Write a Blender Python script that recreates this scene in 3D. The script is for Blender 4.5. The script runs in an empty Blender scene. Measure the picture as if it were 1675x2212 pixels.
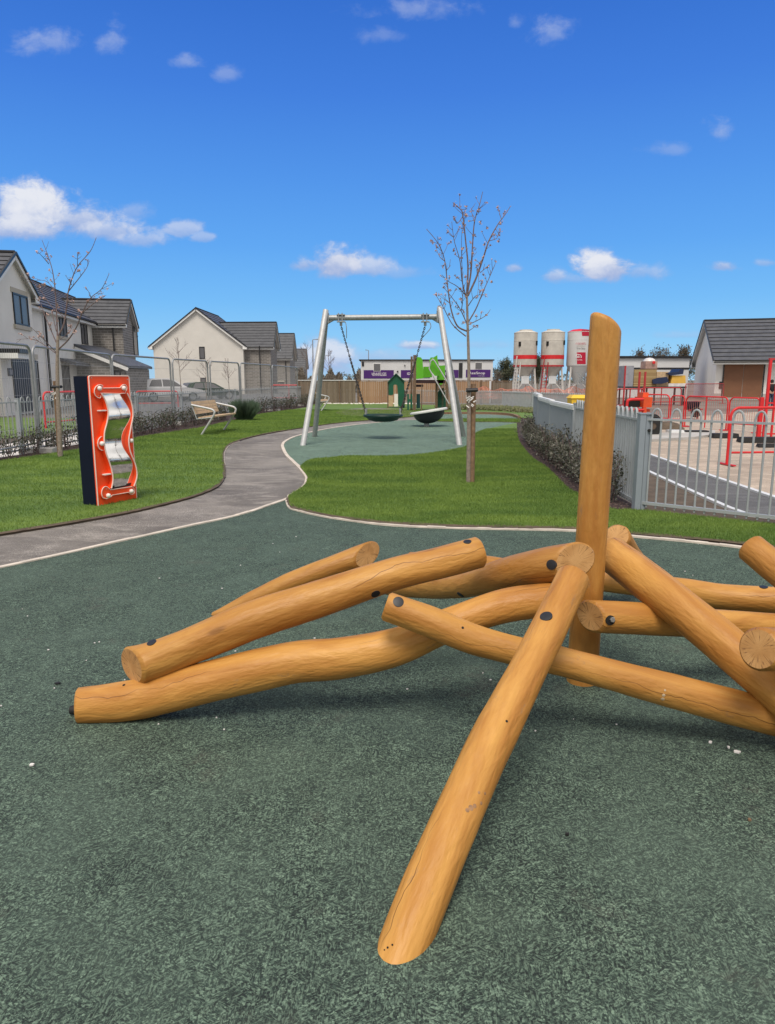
import bpy, bmesh, math, random
import numpy as np
from mathutils import Vector, Matrix, noise as mnoise
from mathutils.geometry import tessellate_polygon

random.seed(7)
R = math.radians
scene = bpy.context.scene
COL = scene.collection
V = Vector

# ------------------------------------------------------------------ camera
CAM_H = 1.38
F_PX = 1540.0
IW, IH = 1675.0, 2212.0
PITCH = math.atan(286.0 / F_PX)
cs, sn = math.cos(PITCH), math.sin(PITCH)
FWD, DOWN = V((0, cs, -sn)), V((0, -sn, -cs))
CAM = V((0, 0, CAM_H))

def ray(u, v):
    return FWD + V(((u - IW / 2) / F_PX, 0, 0)) + DOWN * ((v - IH / 2) / F_PX)
def P(u, v, zc):
    return CAM + ray(u, v) * zc
def G(u, v, z=0.0):
    d = ray(u, v); t = (z - CAM_H) / d.z
    return CAM + d * t
def PY(u, v, y):
    d = ray(u, v); return CAM + d * (y / d.y)
def PV(u, v, o, n):
    d = ray(u, v); t = (o - CAM).dot(n) / d.dot(n)
    return CAM + d * t

def Gy(u, y): return V(((u - IW / 2) / F_PX * (y * cs + CAM_H * sn), y, 0))
cam_data = bpy.data.cameras.new('camera')
cam_data.sensor_fit = 'VERTICAL'
cam_data.sensor_height = 36.0
cam_data.lens = 36.0 * F_PX / IH
cam_data.clip_start = 0.05
cam_data.clip_end = 3000
cam = bpy.data.objects.new('camera', cam_data)
COL.objects.link(cam)
cam.location = CAM
cam.rotation_euler = (math.pi / 2 - PITCH, 0, 0)
scene.camera = cam

# ------------------------------------------------------------------ node helpers
class NT:
    def __init__(s, tree): s.t = tree; s.n = tree.nodes; s.l = tree.links
    def node(s, typ, **kw):
        n = s.n.new(typ)
        for k, v in kw.items(): setattr(n, k, v)
        return n
    def set(s, sock, val):
        if isinstance(val, bpy.types.NodeSocket): s.l.new(val, sock)
        elif val is not None: sock.default_value = val
    def math(s, op, a, b=None, c=None, clamp=False):
        n = s.node('ShaderNodeMath', operation=op); n.use_clamp = clamp
        s.set(n.inputs[0], a)
        if b is not None: s.set(n.inputs[1], b)
        if c is not None: s.set(n.inputs[2], c)
        return n.outputs[0]
    def mix(s, f, a, b, blend='MIX'):
        n = s.node('ShaderNodeMix', data_type='RGBA', blend_type=blend)
        s.set(n.inputs[0], f); s.set(n.inputs[6], a if not isinstance(a, tuple) or len(a) == 4 else (*a, 1))
        s.set(n.inputs[7], b if not isinstance(b, tuple) or len(b) == 4 else (*b, 1))
        return n.outputs[2]
    def mapr(s, x, a, b, c=0.0, d=1.0, smooth=True):
        n = s.node('ShaderNodeMapRange', interpolation_type='SMOOTHSTEP' if smooth else 'LINEAR')
        s.set(n.inputs[0], x); s.set(n.inputs[1], a); s.set(n.inputs[2], b); s.set(n.inputs[3], c); s.set(n.inputs[4], d)
        return n.outputs[0]
    def noise(s, vec, scale, detail=4, rough=0.55, dist=0.0):
        n = s.node('ShaderNodeTexNoise')
        s.set(n.inputs['Vector'], vec); n.inputs['Scale'].default_value = scale
        n.inputs['Detail'].default_value = detail; n.inputs['Roughness'].default_value = rough
        n.inputs['Distortion'].default_value = dist
        return n.outputs[0]
    def voro(s, vec, scale, feature='F1'):
        n = s.node('ShaderNodeTexVoronoi', feature=feature)
        s.set(n.inputs['Vector'], vec); n.inputs['Scale'].default_value = scale
        return n
    def scale(s, vec, sx, sy, sz, off=(0, 0, 0)):
        n = s.node('ShaderNodeMapping')
        s.set(n.inputs[0], vec); n.inputs['Scale'].default_value = (sx, sy, sz); n.inputs['Location'].default_value = off
        return n.outputs[0]
    def sep(s, vec):
        n = s.node('ShaderNodeSeparateXYZ'); s.set(n.inputs[0], vec); return n.outputs
    def comb(s, x, y, z):
        n = s.node('ShaderNodeCombineXYZ'); s.set(n.inputs[0], x); s.set(n.inputs[1], y); s.set(n.inputs[2], z); return n.outputs[0]
    def bump(s, h, strength, dist=0.01, normal=None):
        n = s.node('ShaderNodeBump'); s.set(n.inputs['Height'], h)
        n.inputs['Strength'].default_value = strength; n.inputs['Distance'].default_value = dist
        if normal is not None: s.set(n.inputs['Normal'], normal)
        return n.outputs[0]

def newmat(name):
    m = bpy.data.materials.new(name); m.use_nodes = True
    t = NT(m.node_tree); t.b = t.n['Principled BSDF']
    return m, t
def objco(t):
    return t.node('ShaderNodeTexCoord').outputs['Object']
def geopos(t):
    return t.node('ShaderNodeNewGeometry').outputs['Position']

def simple(name, col, rough=0.6, metal=0.0, var=0.12, scale=6.0, bump=0.0, bscale=60.0, spec=0.5, coat=0.0):
    m, t = newmat(name)
    co = geopos(t)
    n = t.noise(co, scale, 5, 0.6)
    f = t.mapr(n, 0.3, 0.7, 1 - var, 1 + var, smooth=False)
    vm = t.node('ShaderNodeVectorMath', operation='SCALE')
    vm.inputs[0].default_value = col[:3]; t.set(vm.inputs['Scale'], f)
    t.set(t.b.inputs['Base Color'], vm.outputs[0])
    t.b.inputs['Roughness'].default_value = rough
    t.b.inputs['Metallic'].default_value = metal
    t.b.inputs['Specular IOR Level'].default_value = spec
    if coat: t.b.inputs['Coat Weight'].default_value = coat
    if bump:
        t.set(t.b.inputs['Normal'], t.bump(t.noise(co, bscale, 4), bump, 0.01))
    return m

M = {}
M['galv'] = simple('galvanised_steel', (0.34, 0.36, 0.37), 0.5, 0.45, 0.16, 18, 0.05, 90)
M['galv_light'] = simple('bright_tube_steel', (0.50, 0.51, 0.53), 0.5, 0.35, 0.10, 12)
M['galv_fence'] = simple('fence_grey_coating', (0.37, 0.40, 0.43), 0.5, 0.2, 0.10, 5)
M['post_grey'] = simple('blue_grey_post_coating', (0.27, 0.31, 0.36), 0.5, 0.1, 0.06, 4)
M['fence_panel'] = simple('smooth_grey_panel', (0.30, 0.335, 0.38), 0.55, 0.0, 0.05, 2)
M['cap_white'] = simple('pale_capping', (0.66, 0.68, 0.70), 0.5, 0, 0.06, 6)
M['heras'] = simple('dull_galvanised_tube', (0.30, 0.31, 0.33), 0.5, 0.4, 0.15, 10)
M['wire'] = simple('fence_wire', (0.42, 0.43, 0.45), 0.5, 0.4, 0.1, 10)
M['render'] = simple('cream_render', (0.75, 0.735, 0.71), 0.9, 0, 0.05, 1.1, 0.08, 40)
M['render_white'] = simple('white_render', (0.85, 0.835, 0.82), 0.9, 0, 0.04, 0.9, 0.08, 40)
M['white_trim'] = simple('white_fascia', (0.78, 0.78, 0.77), 0.5, 0, 0.03, 3)
M['stone'] = simple('cast_stone', (0.45, 0.42, 0.36), 0.85, 0, 0.08, 9)
M['black_trim'] = simple('black_plastic_trim', (0.012, 0.012, 0.014), 0.4, 0, 0.1, 5)
M['dark_frame'] = simple('dark_window_frame', (0.02, 0.02, 0.024), 0.4, 0, 0.1, 5)
M['navy_door'] = simple('navy_door', (0.018, 0.022, 0.035), 0.45, 0, 0.1, 5)
M['navy'] = simple('navy_side_board', (0.006, 0.010, 0.024), 0.75, 0, 0.1, 3, spec=0.12)
M['orange'] = simple('orange_play_board', (0.90, 0.078, 0.012), 0.42, 0, 0.05, 4, 0.04, 160)
M['white_plastic'] = simple('white_plastic', (0.80, 0.76, 0.72), 0.4, 0, 0.04, 10)
M['pink_edge'] = simple('pale_routed_edge', (0.82, 0.62, 0.56), 0.5, 0, 0.05, 10)
M['black_rubber'] = simple('black_rubber', (0.012, 0.012, 0.013), 0.7, 0, 0.2, 20)
M['plug'] = simple('dark_plug_cap', (0.014, 0.016, 0.022), 0.5, 0, 0.25, 60)
M['steel'] = simple('bolt_steel', (0.5, 0.5, 0.5), 0.35, 0.8, 0.2, 60)
M['red'] = simple('red_barrier_paint', (0.62, 0.018, 0.022), 0.45, 0, 0.12, 4)
M['red_dull'] = simple('faded_red_paint', (0.40, 0.03, 0.035), 0.6, 0, 0.2, 4)
M['orange_machine'] = simple('orange_machine_paint', (0.75, 0.09, 0.02), 0.5, 0, 0.15, 4)
M['orange_net'] = simple('orange_netting', (0.72, 0.27, 0.20), 0.7, 0, 0.15, 2)
M['yellow'] = simple('yellow_plastic', (0.75, 0.48, 0.03), 0.5, 0, 0.08, 4)
M['green_bright'] = simple('lime_play_panel', (0.10, 0.40, 0.014), 0.45, 0, 0.06, 3)
M['green_dark'] = simple('dark_green_play_panel', (0.006, 0.095, 0.05), 0.5, 0, 0.08, 3)
M['teal'] = simple('teal_play_panel', (0.004, 0.05, 0.055), 0.5, 0, 0.08, 3)
M['nest'] = simple('nest_seat_rubber', (0.004, 0.035, 0.03), 0.5, 0, 0.1, 8)
M['bowl'] = simple('dark_bowl_plastic', (0.014, 0.016, 0.024), 0.45, 0, 0.08, 5)
M['bowl_rim'] = simple('pale_bowl_rim', (0.62, 0.63, 0.62), 0.5, 0, 0.04, 5)
M['maroon'] = simple('maroon_deck', (0.03, 0.008, 0.010), 0.6, 0, 0.1, 5)
M['bark'] = simple('young_bark', (0.25, 0.205, 0.175), 0.9, 0, 0.3, 25, 0.4, 70)
M['bark_dark'] = simple('twig_bark', (0.16, 0.115, 0.115), 0.9, 0, 0.3, 25)
M['bud'] = simple('pink_grey_buds', (0.46, 0.31, 0.28), 0.8, 0, 0.4, 40)
M['stake'] = simple('tree_stake_wood', (0.20, 0.125, 0.075), 0.85, 0, 0.3, 20, 0.3, 60)
M['post_timber'] = simple('grey_brown_timber', (0.15, 0.10, 0.065), 0.85, 0, 0.25, 12, 0.2, 60)
M['kerb'] = simple('concrete_edging', (0.58, 0.52, 0.46), 0.9, 0, 0.22, 5, 0.3, 60)
M['pave_white'] = simple('pale_paving', (0.66, 0.63, 0.61), 0.85, 0, 0.08, 2)
M['concrete'] = simple('pale_concrete', (0.42, 0.41, 0.40), 0.9, 0, 0.15, 1.5, 0.2, 40)
M['silo'] = simple('grubby_white_silo', (0.56, 0.53, 0.48), 0.6, 0, 0.16, 1.3)
M['silo_white'] = simple('clean_white_silo', (0.62, 0.62, 0.62), 0.5, 0, 0.05, 1.2)
M['crimson'] = simple('crimson_panel', (0.46, 0.006, 0.035), 0.5, 0, 0.05, 2)
M['white_frame'] = simple('white_painted_steel', (0.62, 0.60, 0.58), 0.5, 0, 0.15, 3)
M['dark_hole'] = simple('dark_interior', (0.01, 0.01, 0.01), 0.9, 0, 0.1, 2)
M['cabin_white'] = simple('cabin_white_panel', (0.60, 0.61, 0.63), 0.5, 0, 0.05, 0.8)
M['purple'] = simple('purple_banner', (0.055, 0.008, 0.14), 0.5, 0, 0.08, 1)
M['letter'] = simple('white_lettering', (0.80, 0.78, 0.82), 0.5, 0, 0.02, 1)
M['letter_red'] = simple('red_lettering', (0.50, 0.03, 0.06), 0.5, 0, 0.02, 1)
M['letter_dark'] = simple('dark_lettering', (0.04, 0.04, 0.05), 0.5, 0, 0.02, 1)
M['door_wood'] = simple('brown_garage_door', (0.22, 0.10, 0.052), 0.6, 0, 0.14, 1.2)
M['car_white'] = simple('silver_white_car_paint', (0.60, 0.60, 0.62), 0.25, 0.1, 0.03, 1, coat=0.5)
M['car_green'] = simple('dark_green_car_paint', (0.02, 0.045, 0.03), 0.25, 0.1, 0.03, 1, coat=0.5)
M['tyre'] = simple('tyre_rubber', (0.014, 0.014, 0.014), 0.8, 0, 0.2, 8)
M['lamp_red'] = simple('red_lamp_lens', (0.5, 0.01, 0.015), 0.2, 0, 0.05, 3)
M['dirt'] = simple('brown_earth', (0.10, 0.075, 0.055), 0.95, 0, 0.35, 5, 0.8, 22)
M['sack'] = simple('white_woven_bag', (0.6, 0.6, 0.58), 0.8, 0, 0.1, 6)
M['blue_tarp'] = simple('navy_tarpaulin', (0.010, 0.022, 0.07), 0.5, 0, 0.2, 4)
M['insul'] = simple('yellow_board_bundle', (0.70, 0.42, 0.07), 0.7, 0, 0.15, 2)
M['block_grey'] = simple('grey_block', (0.28, 0.29, 0.33), 0.85, 0, 0.2, 4)
M['block_pink'] = simple('wrapped_brick', (0.40, 0.26, 0.22), 0.6, 0, 0.3, 4)
M['film'] = simple('clear_wrap', (0.66, 0.64, 0.64), 0.3, 0, 0.2, 5)
M['skin'] = simple('skin', (0.5, 0.3, 0.22), 0.6, 0, 0.04, 5)
M['jacket'] = simple('black_jacket', (0.010, 0.010, 0.013), 0.8, 0, 0.2, 10)
M['jeans'] = simple('blue_jeans', (0.035, 0.055, 0.10), 0.8, 0, 0.2, 10)
M['hair'] = simple('dark_hair', (0.012, 0.009, 0.008), 0.7, 0, 0.2, 20)
M['scuff_pale'] = simple('pale_drip_stain', (0.52, 0.40, 0.27), 0.8, 0, 0.1, 60)
M['scuff'] = simple('grey_brown_scuff', (0.30, 0.17, 0.09), 0.8, 0, 0.3, 60)
M['litter'] = simple('white_scrap', (0.72, 0.70, 0.70), 0.8, 0, 0.08, 50)
M['bench_wood'] = simple('pale_bench_slats', (0.50, 0.36, 0.22), 0.7, 0, 0.18, 9)

def glassmat():
    m, t = newmat('window_glass')
    t.b.inputs['Base Color'].default_value = (0.14, 0.14, 0.15, 1)
    t.b.inputs['Roughness'].default_value = 0.2
    t.b.inputs['Specular IOR Level'].default_value = 0.18
    return m
M['glass'] = glassmat()
def mirrormat():
    m, t = newmat('mirror_steel')
    co = geopos(t)
    t.b.inputs['Base Color'].default_value = (0.80, 0.80, 0.81, 1)
    t.b.inputs['Metallic'].default_value = 1.0
    t.set(t.b.inputs['Roughness'], t.mapr(t.noise(co, 30, 4), 0.35, 0.75, 0.04, 0.14))
    return m
M['mirror'] = mirrormat()

def wood_log():
    m, t = newmat('honey_log_wood')
    g = t.node('ShaderNodeAttribute', attribute_name='grain').outputs['Vector']
    oi = t.node('ShaderNodeObjectInfo').outputs['Random']
    # large tone
    gw = t.node('ShaderNodeVectorMath', operation='ADD'); nz_ = t.node('ShaderNodeTexNoise'); t.set(nz_.inputs['Vector'], t.scale(g, 10, 10, 3)); t.set(gw.inputs[0], t.scale(g, 9, 9, 2.4)); sc_ = t.node('ShaderNodeVectorMath', operation='SCALE'); t.set(sc_.inputs[0], nz_.outputs['Color']); sc_.inputs['Scale'].default_value = 0.9; t.set(gw.inputs[1], sc_.outputs[0])
    fv = t.voro(gw.outputs[0], 1.0, 'SMOOTH_F1')
    fv.inputs['Smoothness'].default_value = 0.22
    n1 = t.noise(t.scale(g, 9, 9, 1.4), 1.0, 4, 0.6, 0.8)
    n2 = t.noise(t.scale(g, 60, 60, 2.6), 1.0, 6, 0.65, 0.6)
    n3 = t.noise(t.scale(g, 260, 260, 10), 1.0, 3, 0.6)
    n4 = t.noise(t.scale(g, 5, 5, 3.5), 1.0, 3, 0.5)
    c = t.mix(t.mapr(n1, 0.3, 0.72), (0.385, 0.165, 0.033), (0.575, 0.30, 0.075))
    c = t.mix(t.math('MULTIPLY', t.mapr(n2, 0.52, 0.76), 0.20), c, (0.27, 0.105, 0.022))
    c = t.mix(t.math('MULTIPLY', t.mapr(n3, 0.56, 0.76), 0.16), c, (0.24, 0.10, 0.025))
    c = t.mix(t.math('MULTIPLY', t.mapr(n4, 0.55, 0.75), 0.35), c, (0.62, 0.34, 0.095))
    # grey scuffs
    n5 = t.noise(t.scale(g, 18, 18, 9), 1.0, 5, 0.7)
    c = t.mix(t.math('MULTIPLY', t.mapr(n5, 0.62, 0.74), 0.5), c, (0.23, 0.16, 0.11))
    tone = t.mapr(oi, 0.0, 1.0, 0.86, 1.12, smooth=False)
    vt_ = t.node('ShaderNodeVectorMath', operation='SCALE'); t.set(vt_.inputs[0], c); t.set(vt_.inputs['Scale'], tone); c = vt_.outputs[0]
    # knots
    vo = t.voro(t.scale(g, 5.0, 5.0, 1.7), 1.0)
    kd = vo.outputs['Distance']
    kn = t.mapr(kd, 0.05, 0.10, 1, 0)
    kring = t.mapr(kd, 0.08, 0.30, 1, 0)
    c = t.mix(t.math('MULTIPLY', kring, 0.28), c, (0.36, 0.145, 0.03))
    c = t.mix(t.math('MULTIPLY', kn, 0.6), c, (0.17, 0.07, 0.02))
    # long drying checks
    s = t.sep(g)
    ang = t.math('ARCTAN2', s[1], s[0])
    wob = t.math('MULTIPLY', t.math('SUBTRACT', t.noise(t.comb(oi, t.math('MULTIPLY', oi, 37.0), s[2]), 2.2, 4, 0.6), 0.5), 2.2)
    tot = None
    for k, w in ((0.0, 0.030), (2.3, 0.016), (4.1, 0.024)):
        a0 = t.math('MULTIPLY', t.math('FRACT', t.math('ADD', t.math('MULTIPLY', oi, 7.31), k / 6.283)), 6.283)
        d = t.math('SUBTRACT', t.math('SUBTRACT', t.math('ADD', ang, 3.1416), a0), wob)
        d = t.math('ABSOLUTE', d)
        on = t.mapr(t.noise(t.comb(oi, k + 3.0, s[2]), 1.7, 2), 0.44, 0.54)
        ln = t.math('MULTIPLY', t.mapr(d, w * 0.35, w, 1, 0), on)
        tot = ln if tot is None else t.math('MAXIMUM', tot, ln)
    fcol = t.sep(fv.outputs['Color'])[0]
    c = t.mix(t.mapr(fcol, 0.0, 1.0, 0.0, 0.20, smooth=False), c, (0.29, 0.115, 0.022))
    c = t.mix(t.math('MULTIPLY', tot, 0.8), c, (0.10, 0.038, 0.012))
    t.set(t.b.inputs['Base Color'], c)
    t.set(t.b.inputs['Roughness'], t.mapr(n2, 0.3, 0.8, 0.42, 0.60))
    t.b.inputs['Specular IOR Level'].default_value = 0.35
    # hand-peeled facets
    b1 = t.bump(fv.outputs['Distance'], 0.34, 0.018)
    b2 = t.bump(n2, 0.10, 0.006, b1)
    b3 = t.bump(tot, -0.5, 0.008, b2)
    t.set(t.b.inputs['Normal'], b3)
    return m
M['log'] = wood_log()

def wood_end():
    m, t = newmat('log_end_grain')
    g = t.node('ShaderNodeAttribute', attribute_name='grain').outputs['Vector']
    oi = t.node('ShaderNodeObjectInfo').outputs['Random']
    s = t.sep(g)
    r = t.math('SQRT', t.math('ADD', t.math('MULTIPLY', s[0], s[0]), t.math('MULTIPLY', s[1], s[1])))
    ang = t.math('ARCTAN2', s[1], s[0])
    rr = t.math('ADD', r, t.math('MULTIPLY', t.noise(g, 30, 3), 0.012))
    ring = t.math('SINE', t.math('MULTIPLY', rr, 1500.0))
    c = t.mix(t.mapr(t.noise(g, 14, 4), 0.3, 0.7), (0.44, 0.225, 0.075), (0.58, 0.33, 0.13))
    c = t.mix(t.math('MULTIPLY', t.mapr(ring, -0.2, 1), 0.22), c, (0.34, 0.155, 0.045))
    # radial checks
    nz = t.noise(t.comb(t.math('COSINE', ang), t.math('SINE', ang), t.math('ADD', oi, t.math('MULTIPLY', r, 1.2))), 3.6, 2)
    ck = t.mapr(t.math('ABSOLUTE', t.math('SUBTRACT', nz, 0.5)), 0.004, 0.018, 1, 0)
    ck = t.math('MULTIPLY', ck, t.mapr(r, 0.008, 0.03))
    c = t.mix(t.math('MULTIPLY', ck, 0.75), c, (0.12, 0.05, 0.018))
    t.set(t.b.inputs['Base Color'], c)
    t.b.inputs['Roughness'].default_value = 0.75
    t.set(t.b.inputs['Normal'], t.bump(t.noise(g, 200, 3), 0.2, 0.003))
    return m
M['log_end'] = wood_end()

def rubber(name, tone=1.0, soft=0.0):
    m, t = newmat(name)
    p = geopos(t)
    v1 = t.voro(t.scale(p, 1, 1, 0), 210.0)
    cr = t.sep(v1.outputs['Color'])[0]
    n_swirl = t.noise(t.scale(p, 1, 1, 0), 26.0, 6, 0.72, 1.4)
    n_big = t.noise(t.scale(p, 1, 1, 0), 1.7, 5, 0.6, 0.5)
    n_mid = t.noise(t.scale(p, 1, 1, 0), 5.0, 5, 0.65, 1.0)
    n_w = t.noise(t.scale(p, 1, 1, 0, (3, 7, 0)), 40.0, 3, 0.6, 2.6)
    worm = t.mapr(t.math('ABSOLUTE', t.math('SUBTRACT', n_w, 0.5)), 0.0, 0.05, 1, 0)
    pit = t.mapr(n_w, 0.38, 0.46, 1, 0)
    dark = tuple(x * tone for x in (0.013, 0.019, 0.020))
    midc = tuple(x * tone for x in (0.042, 0.070, 0.057))
    lite = tuple(x * tone for x in (0.195, 0.285, 0.215))
    a = t.math('ADD', t.math('MULTIPLY', cr, 0.85), t.math('MULTIPLY', n_swirl, 1.35))
    a = t.math('ADD', a, t.math('MULTIPLY', t.math('SUBTRACT', n_mid, 0.5), 0.55))
    c = t.mix(t.mapr(a, 0.72, 1.10), dark, midc)
    c = t.mix(t.mapr(a, 1.22, 1.62), c, lite)
    c = t.mix(t.math('MULTIPLY', worm, 0.22), c, lite)
    c = t.mix(t.math('MULTIPLY', pit, 0.50), c, dark)
    sel = t.sep(t.voro(t.scale(p, 1, 1, 0), 34.0).outputs['Color'])[1]
    strand = None
    for q, (rot, lo, hi) in enumerate(((0.5, -1.0, 0.30), (1.6, 0.24, 0.66), (2.6, 0.60, 2.0))):
        mp = t.node('ShaderNodeMapping'); t.set(mp.inputs[0], t.scale(p, 1, 1, 0)); mp.inputs['Rotation'].default_value = (0, 0, rot)
        ns = t.noise(t.scale(mp.outputs[0], 58, 200, 1), 1.0, 2, 0.5, 0.8)
        pick = t.math('MULTIPLY', t.mapr(sel, lo - 0.05, lo + 0.05), t.mapr(sel, hi - 0.05, hi + 0.05, 1, 0))
        st1 = t.math('MULTIPLY', t.mapr(ns, 0.53, 0.60), pick)
        st2 = t.math('MULTIPLY', t.mapr(ns, 0.40, 0.47, 1, 0), pick)
        strand = (st1, st2) if strand is None else (t.math('MAXIMUM', strand[0], st1), t.math('MAXIMUM', strand[1], st2))
    c = t.mix(t.math('MULTIPLY', strand[0], 0.45), c, lite)
    c = t.mix(t.math('MULTIPLY', strand[1], 0.65), c, dark)
    # dusty lighter areas and grey-brown scuffs
    c = t.mix(t.math('MULTIPLY', t.mapr(n_big, 0.40, 0.70), 0.32), c, tuple(x * tone for x in (0.105, 0.155, 0.125)))
    n_sc = t.noise(t.scale(p, 1, 1, 0, (9, 4, 0)), 2.6, 5, 0.7)
    c = t.mix(t.math('MULTIPLY', t.mapr(n_sc, 0.58, 0.72), 0.36), c, (0.10, 0.098, 0.082))
    t.set(t.b.inputs['Base Color'], c)
    t.b.inputs['Roughness'].default_value = 0.85
    t.b.inputs['Specular IOR Level'].default_value = 0.3
    hh = t.math('ADD', t.math('MULTIPLY', cr, 0.6), n_swirl)
    t.set(t.b.inputs['Normal'], t.bump(hh, 0.8, 0.007))
    return m
M['rubber'] = rubber('green_rubber_surface')
M['rubber_far'] = rubber('pale_green_rubber_surface', 1.9)

def tarmac(name, c0, c1, chips=True):
    m, t = newmat(name)
    p = t.scale(geopos(t), 1, 1, 0)
    big = t.noise(p, 0.8, 6, 0.62, 0.6)
    mid = t.noise(t.scale(p, 0.75, 1.5, 1), 2.4, 7, 0.68, 0.9)
    v = t.voro(p, 140.0)
    cr = t.sep(v.outputs['Color'])[0]
    c = t.mix(t.mapr(big, 0.32, 0.68), c0, c1)
    c = t.mix(t.math('MULTIPLY', t.mapr(mid, 0.45, 0.70), 0.70), c, tuple(min(1, x * 1.5) for x in c1))
    c = t.mix(t.math('MULTIPLY', t.mapr(cr, 0.0, 0.5, 1, 0), 0.5), c, tuple(x * 0.5 for x in c0))
    if chips:
        ch = t.noise(p, 70.0, 3, 0.7)
        msk = t.mapr(t.noise(p, 0.9, 4), 0.42, 0.62)
        c = t.mix(t.math('MULTIPLY', t.mapr(ch, 0.57, 0.64), msk), c, (0.55, 0.52, 0.50))
    t.set(t.b.inputs['Base Color'], c)
    t.b.inputs['Roughness'].default_value = 0.9
    t.set(t.b.inputs['Normal'], t.bump(cr, 0.5, 0.006))
    return m
M['path'] = tarmac('worn_tarmac', (0.115, 0.104, 0.098), (0.25, 0.230, 0.212))
M['tarmac_dark'] = tarmac('dark_tarmac', (0.085, 0.086, 0.092), (0.125, 0.126, 0.132), False)
M['tarmac_grey'] = tarmac('road_tarmac', (0.11, 0.11, 0.115), (0.16, 0.155, 0.16), False)
M['slab_tan'] = tarmac('tan_site_concrete', (0.36, 0.295, 0.24), (0.47, 0.39, 0.32), False)
M['path_pale'] = tarmac('pale_path_tarmac', (0.16, 0.145, 0.13), (0.22, 0.20, 0.18), False)

def grassmat(name, k=1.0):
    m, t = newmat(name)
    p = geopos(t)
    big = t.noise(t.scale(p, 0.5, 1.3, 0), 1.3, 4, 0.6, 0.4)
    mid = t.noise(t.scale(p, 1, 1, 0), 7.0, 4, 0.65)
    fine = t.noise(p, 95.0, 3, 0.7)
    c = t.mix(t.mapr(big, 0.3, 0.7), (0.046 * k, 0.086 * k, 0.017 * k), (0.086 * k, 0.132 * k, 0.025 * k))
    c = t.mix(t.math('MULTIPLY', t.mapr(mid, 0.52, 0.75), 0.5), c, (0.030 * k, 0.064 * k, 0.010 * k))
    c = t.mix(t.math('MULTIPLY', t.mapr(fine, 0.5, 0.75), 0.5), c, (0.15 * k, 0.185 * k, 0.055 * k))
    t.set(t.b.inputs['Base Color'], c)
    t.b.inputs['Roughness'].default_value = 0.7
    t.b.inputs['Specular IOR Level'].default_value = 0.25
    t.set(t.b.inputs['Normal'], t.bump(fine, 0.5, 0.02))
    return m
M['turf'] = grassmat('lawn_turf', 1.75)
M['blade'] = grassmat('grass_blades', 2.1)

def leafmat(name, c0, c1, c2, sc=30):
    m, t = newmat(name)
    p = geopos(t)
    n = t.noise(p, sc, 3, 0.7)
    n2 = t.noise(p, sc * 0.2, 3, 0.6)
    c = t.mix(t.mapr(n, 0.35, 0.65), c0, c1)
    c = t.mix(t.math('MULTIPLY', t.mapr(n2, 0.5, 0.7), 0.6), c, c2)
    t.set(t.b.inputs['Base Color'], c)
    t.b.inputs['Roughness'].default_value = 0.55
    return m
M['leaf'] = leafmat('shrub_leaves', (0.040, 0.046, 0.034), (0.115, 0.115, 0.088), (0.22, 0.20, 0.165))
M['leaf_left'] = leafmat('hedge_leaves', (0.026, 0.034, 0.020), (0.062, 0.072, 0.042), (0.12, 0.11, 0.08))
M['leaf_blue'] = leafmat('ornamental_grass_blades', (0.055, 0.095, 0.06), (0.10, 0.15, 0.10), (0.17, 0.20, 0.13))
M['leaf_far'] = leafmat('far_foliage', (0.035, 0.045, 0.022), (0.075, 0.085, 0.045), (0.13, 0.115, 0.075), 3)
M['leaf_brown'] = leafmat('bare_brush', (0.08, 0.065, 0.05), (0.13, 0.11, 0.085), (0.09, 0.085, 0.05), 3)
M['leaf_yel'] = leafmat('low_green_plants', (0.045, 0.06, 0.015), (0.11, 0.12, 0.035), (0.17, 0.14, 0.08), 8)

def mulchmat():
    m, t = newmat('bark_mulch')
    p = geopos(t)
    v = t.voro(t.scale(p, 1, 1, 1), 55.0)
    s = t.sep(v.outputs['Color'])
    c = t.mix(t.mapr(s[0], 0.1, 0.9), (0.012, 0.008, 0.008), (0.070, 0.036, 0.032))
    c = t.mix(t.mapr(s[1], 0.88, 0.95), c, (0.20, 0.15, 0.12))
    t.set(t.b.inputs['Base Color'], c)
    t.b.inputs['Roughness'].default_value = 0.95
    t.set(t.b.inputs['Normal'], t.bump(s[0], 1.0, 0.02))
    return m
M['mulch'] = mulchmat()

def roofmat():
    m, t = newmat('slate_grey_tiles')
    p = geopos(t)
    n = t.noise(p, 2.2, 5, 0.65)
    c = t.mix(t.mapr(n, 0.3, 0.7), (0.060, 0.064, 0.076), (0.092, 0.096, 0.110))
    t.set(t.b.inputs['Base Color'], c)
    t.b.inputs['Roughness'].default_value = 0.6
    return m
M['roof'] = roofmat()
M['roof_gap'] = simple('tile_lap_shadow_gap', (0.014, 0.014, 0.017), 0.8, 0, 0.1, 5)

def brickmat():
    m, t = newmat('grey_brown_brick')
    p = t.sep(geopos(t))
    vec = t.comb(t.math('ADD', p[0], p[1]), p[2], 0.0)
    b = t.node('ShaderNodeTexBrick')
    t.set(b.inputs['Vector'], vec)
    b.inputs['Color1'].default_value = (0.150, 0.138, 0.128, 1)
    b.inputs['Color2'].default_value = (0.225, 0.207, 0.192, 1)
    b.inputs['Mortar'].default_value = (0.33, 0.315, 0.30, 1)
    b.inputs['Scale'].default_value = 1.0
    b.inputs['Brick Width'].default_value = 0.45
    b.inputs['Row Height'].default_value = 0.15
    b.inputs['Mortar Size'].default_value = 0.018
    t.set(t.b.inputs['Base Color'], b.outputs['Color'])
    t.b.inputs['Roughness'].default_value = 0.9
    return m
M['brick'] = brickmat()

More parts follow.
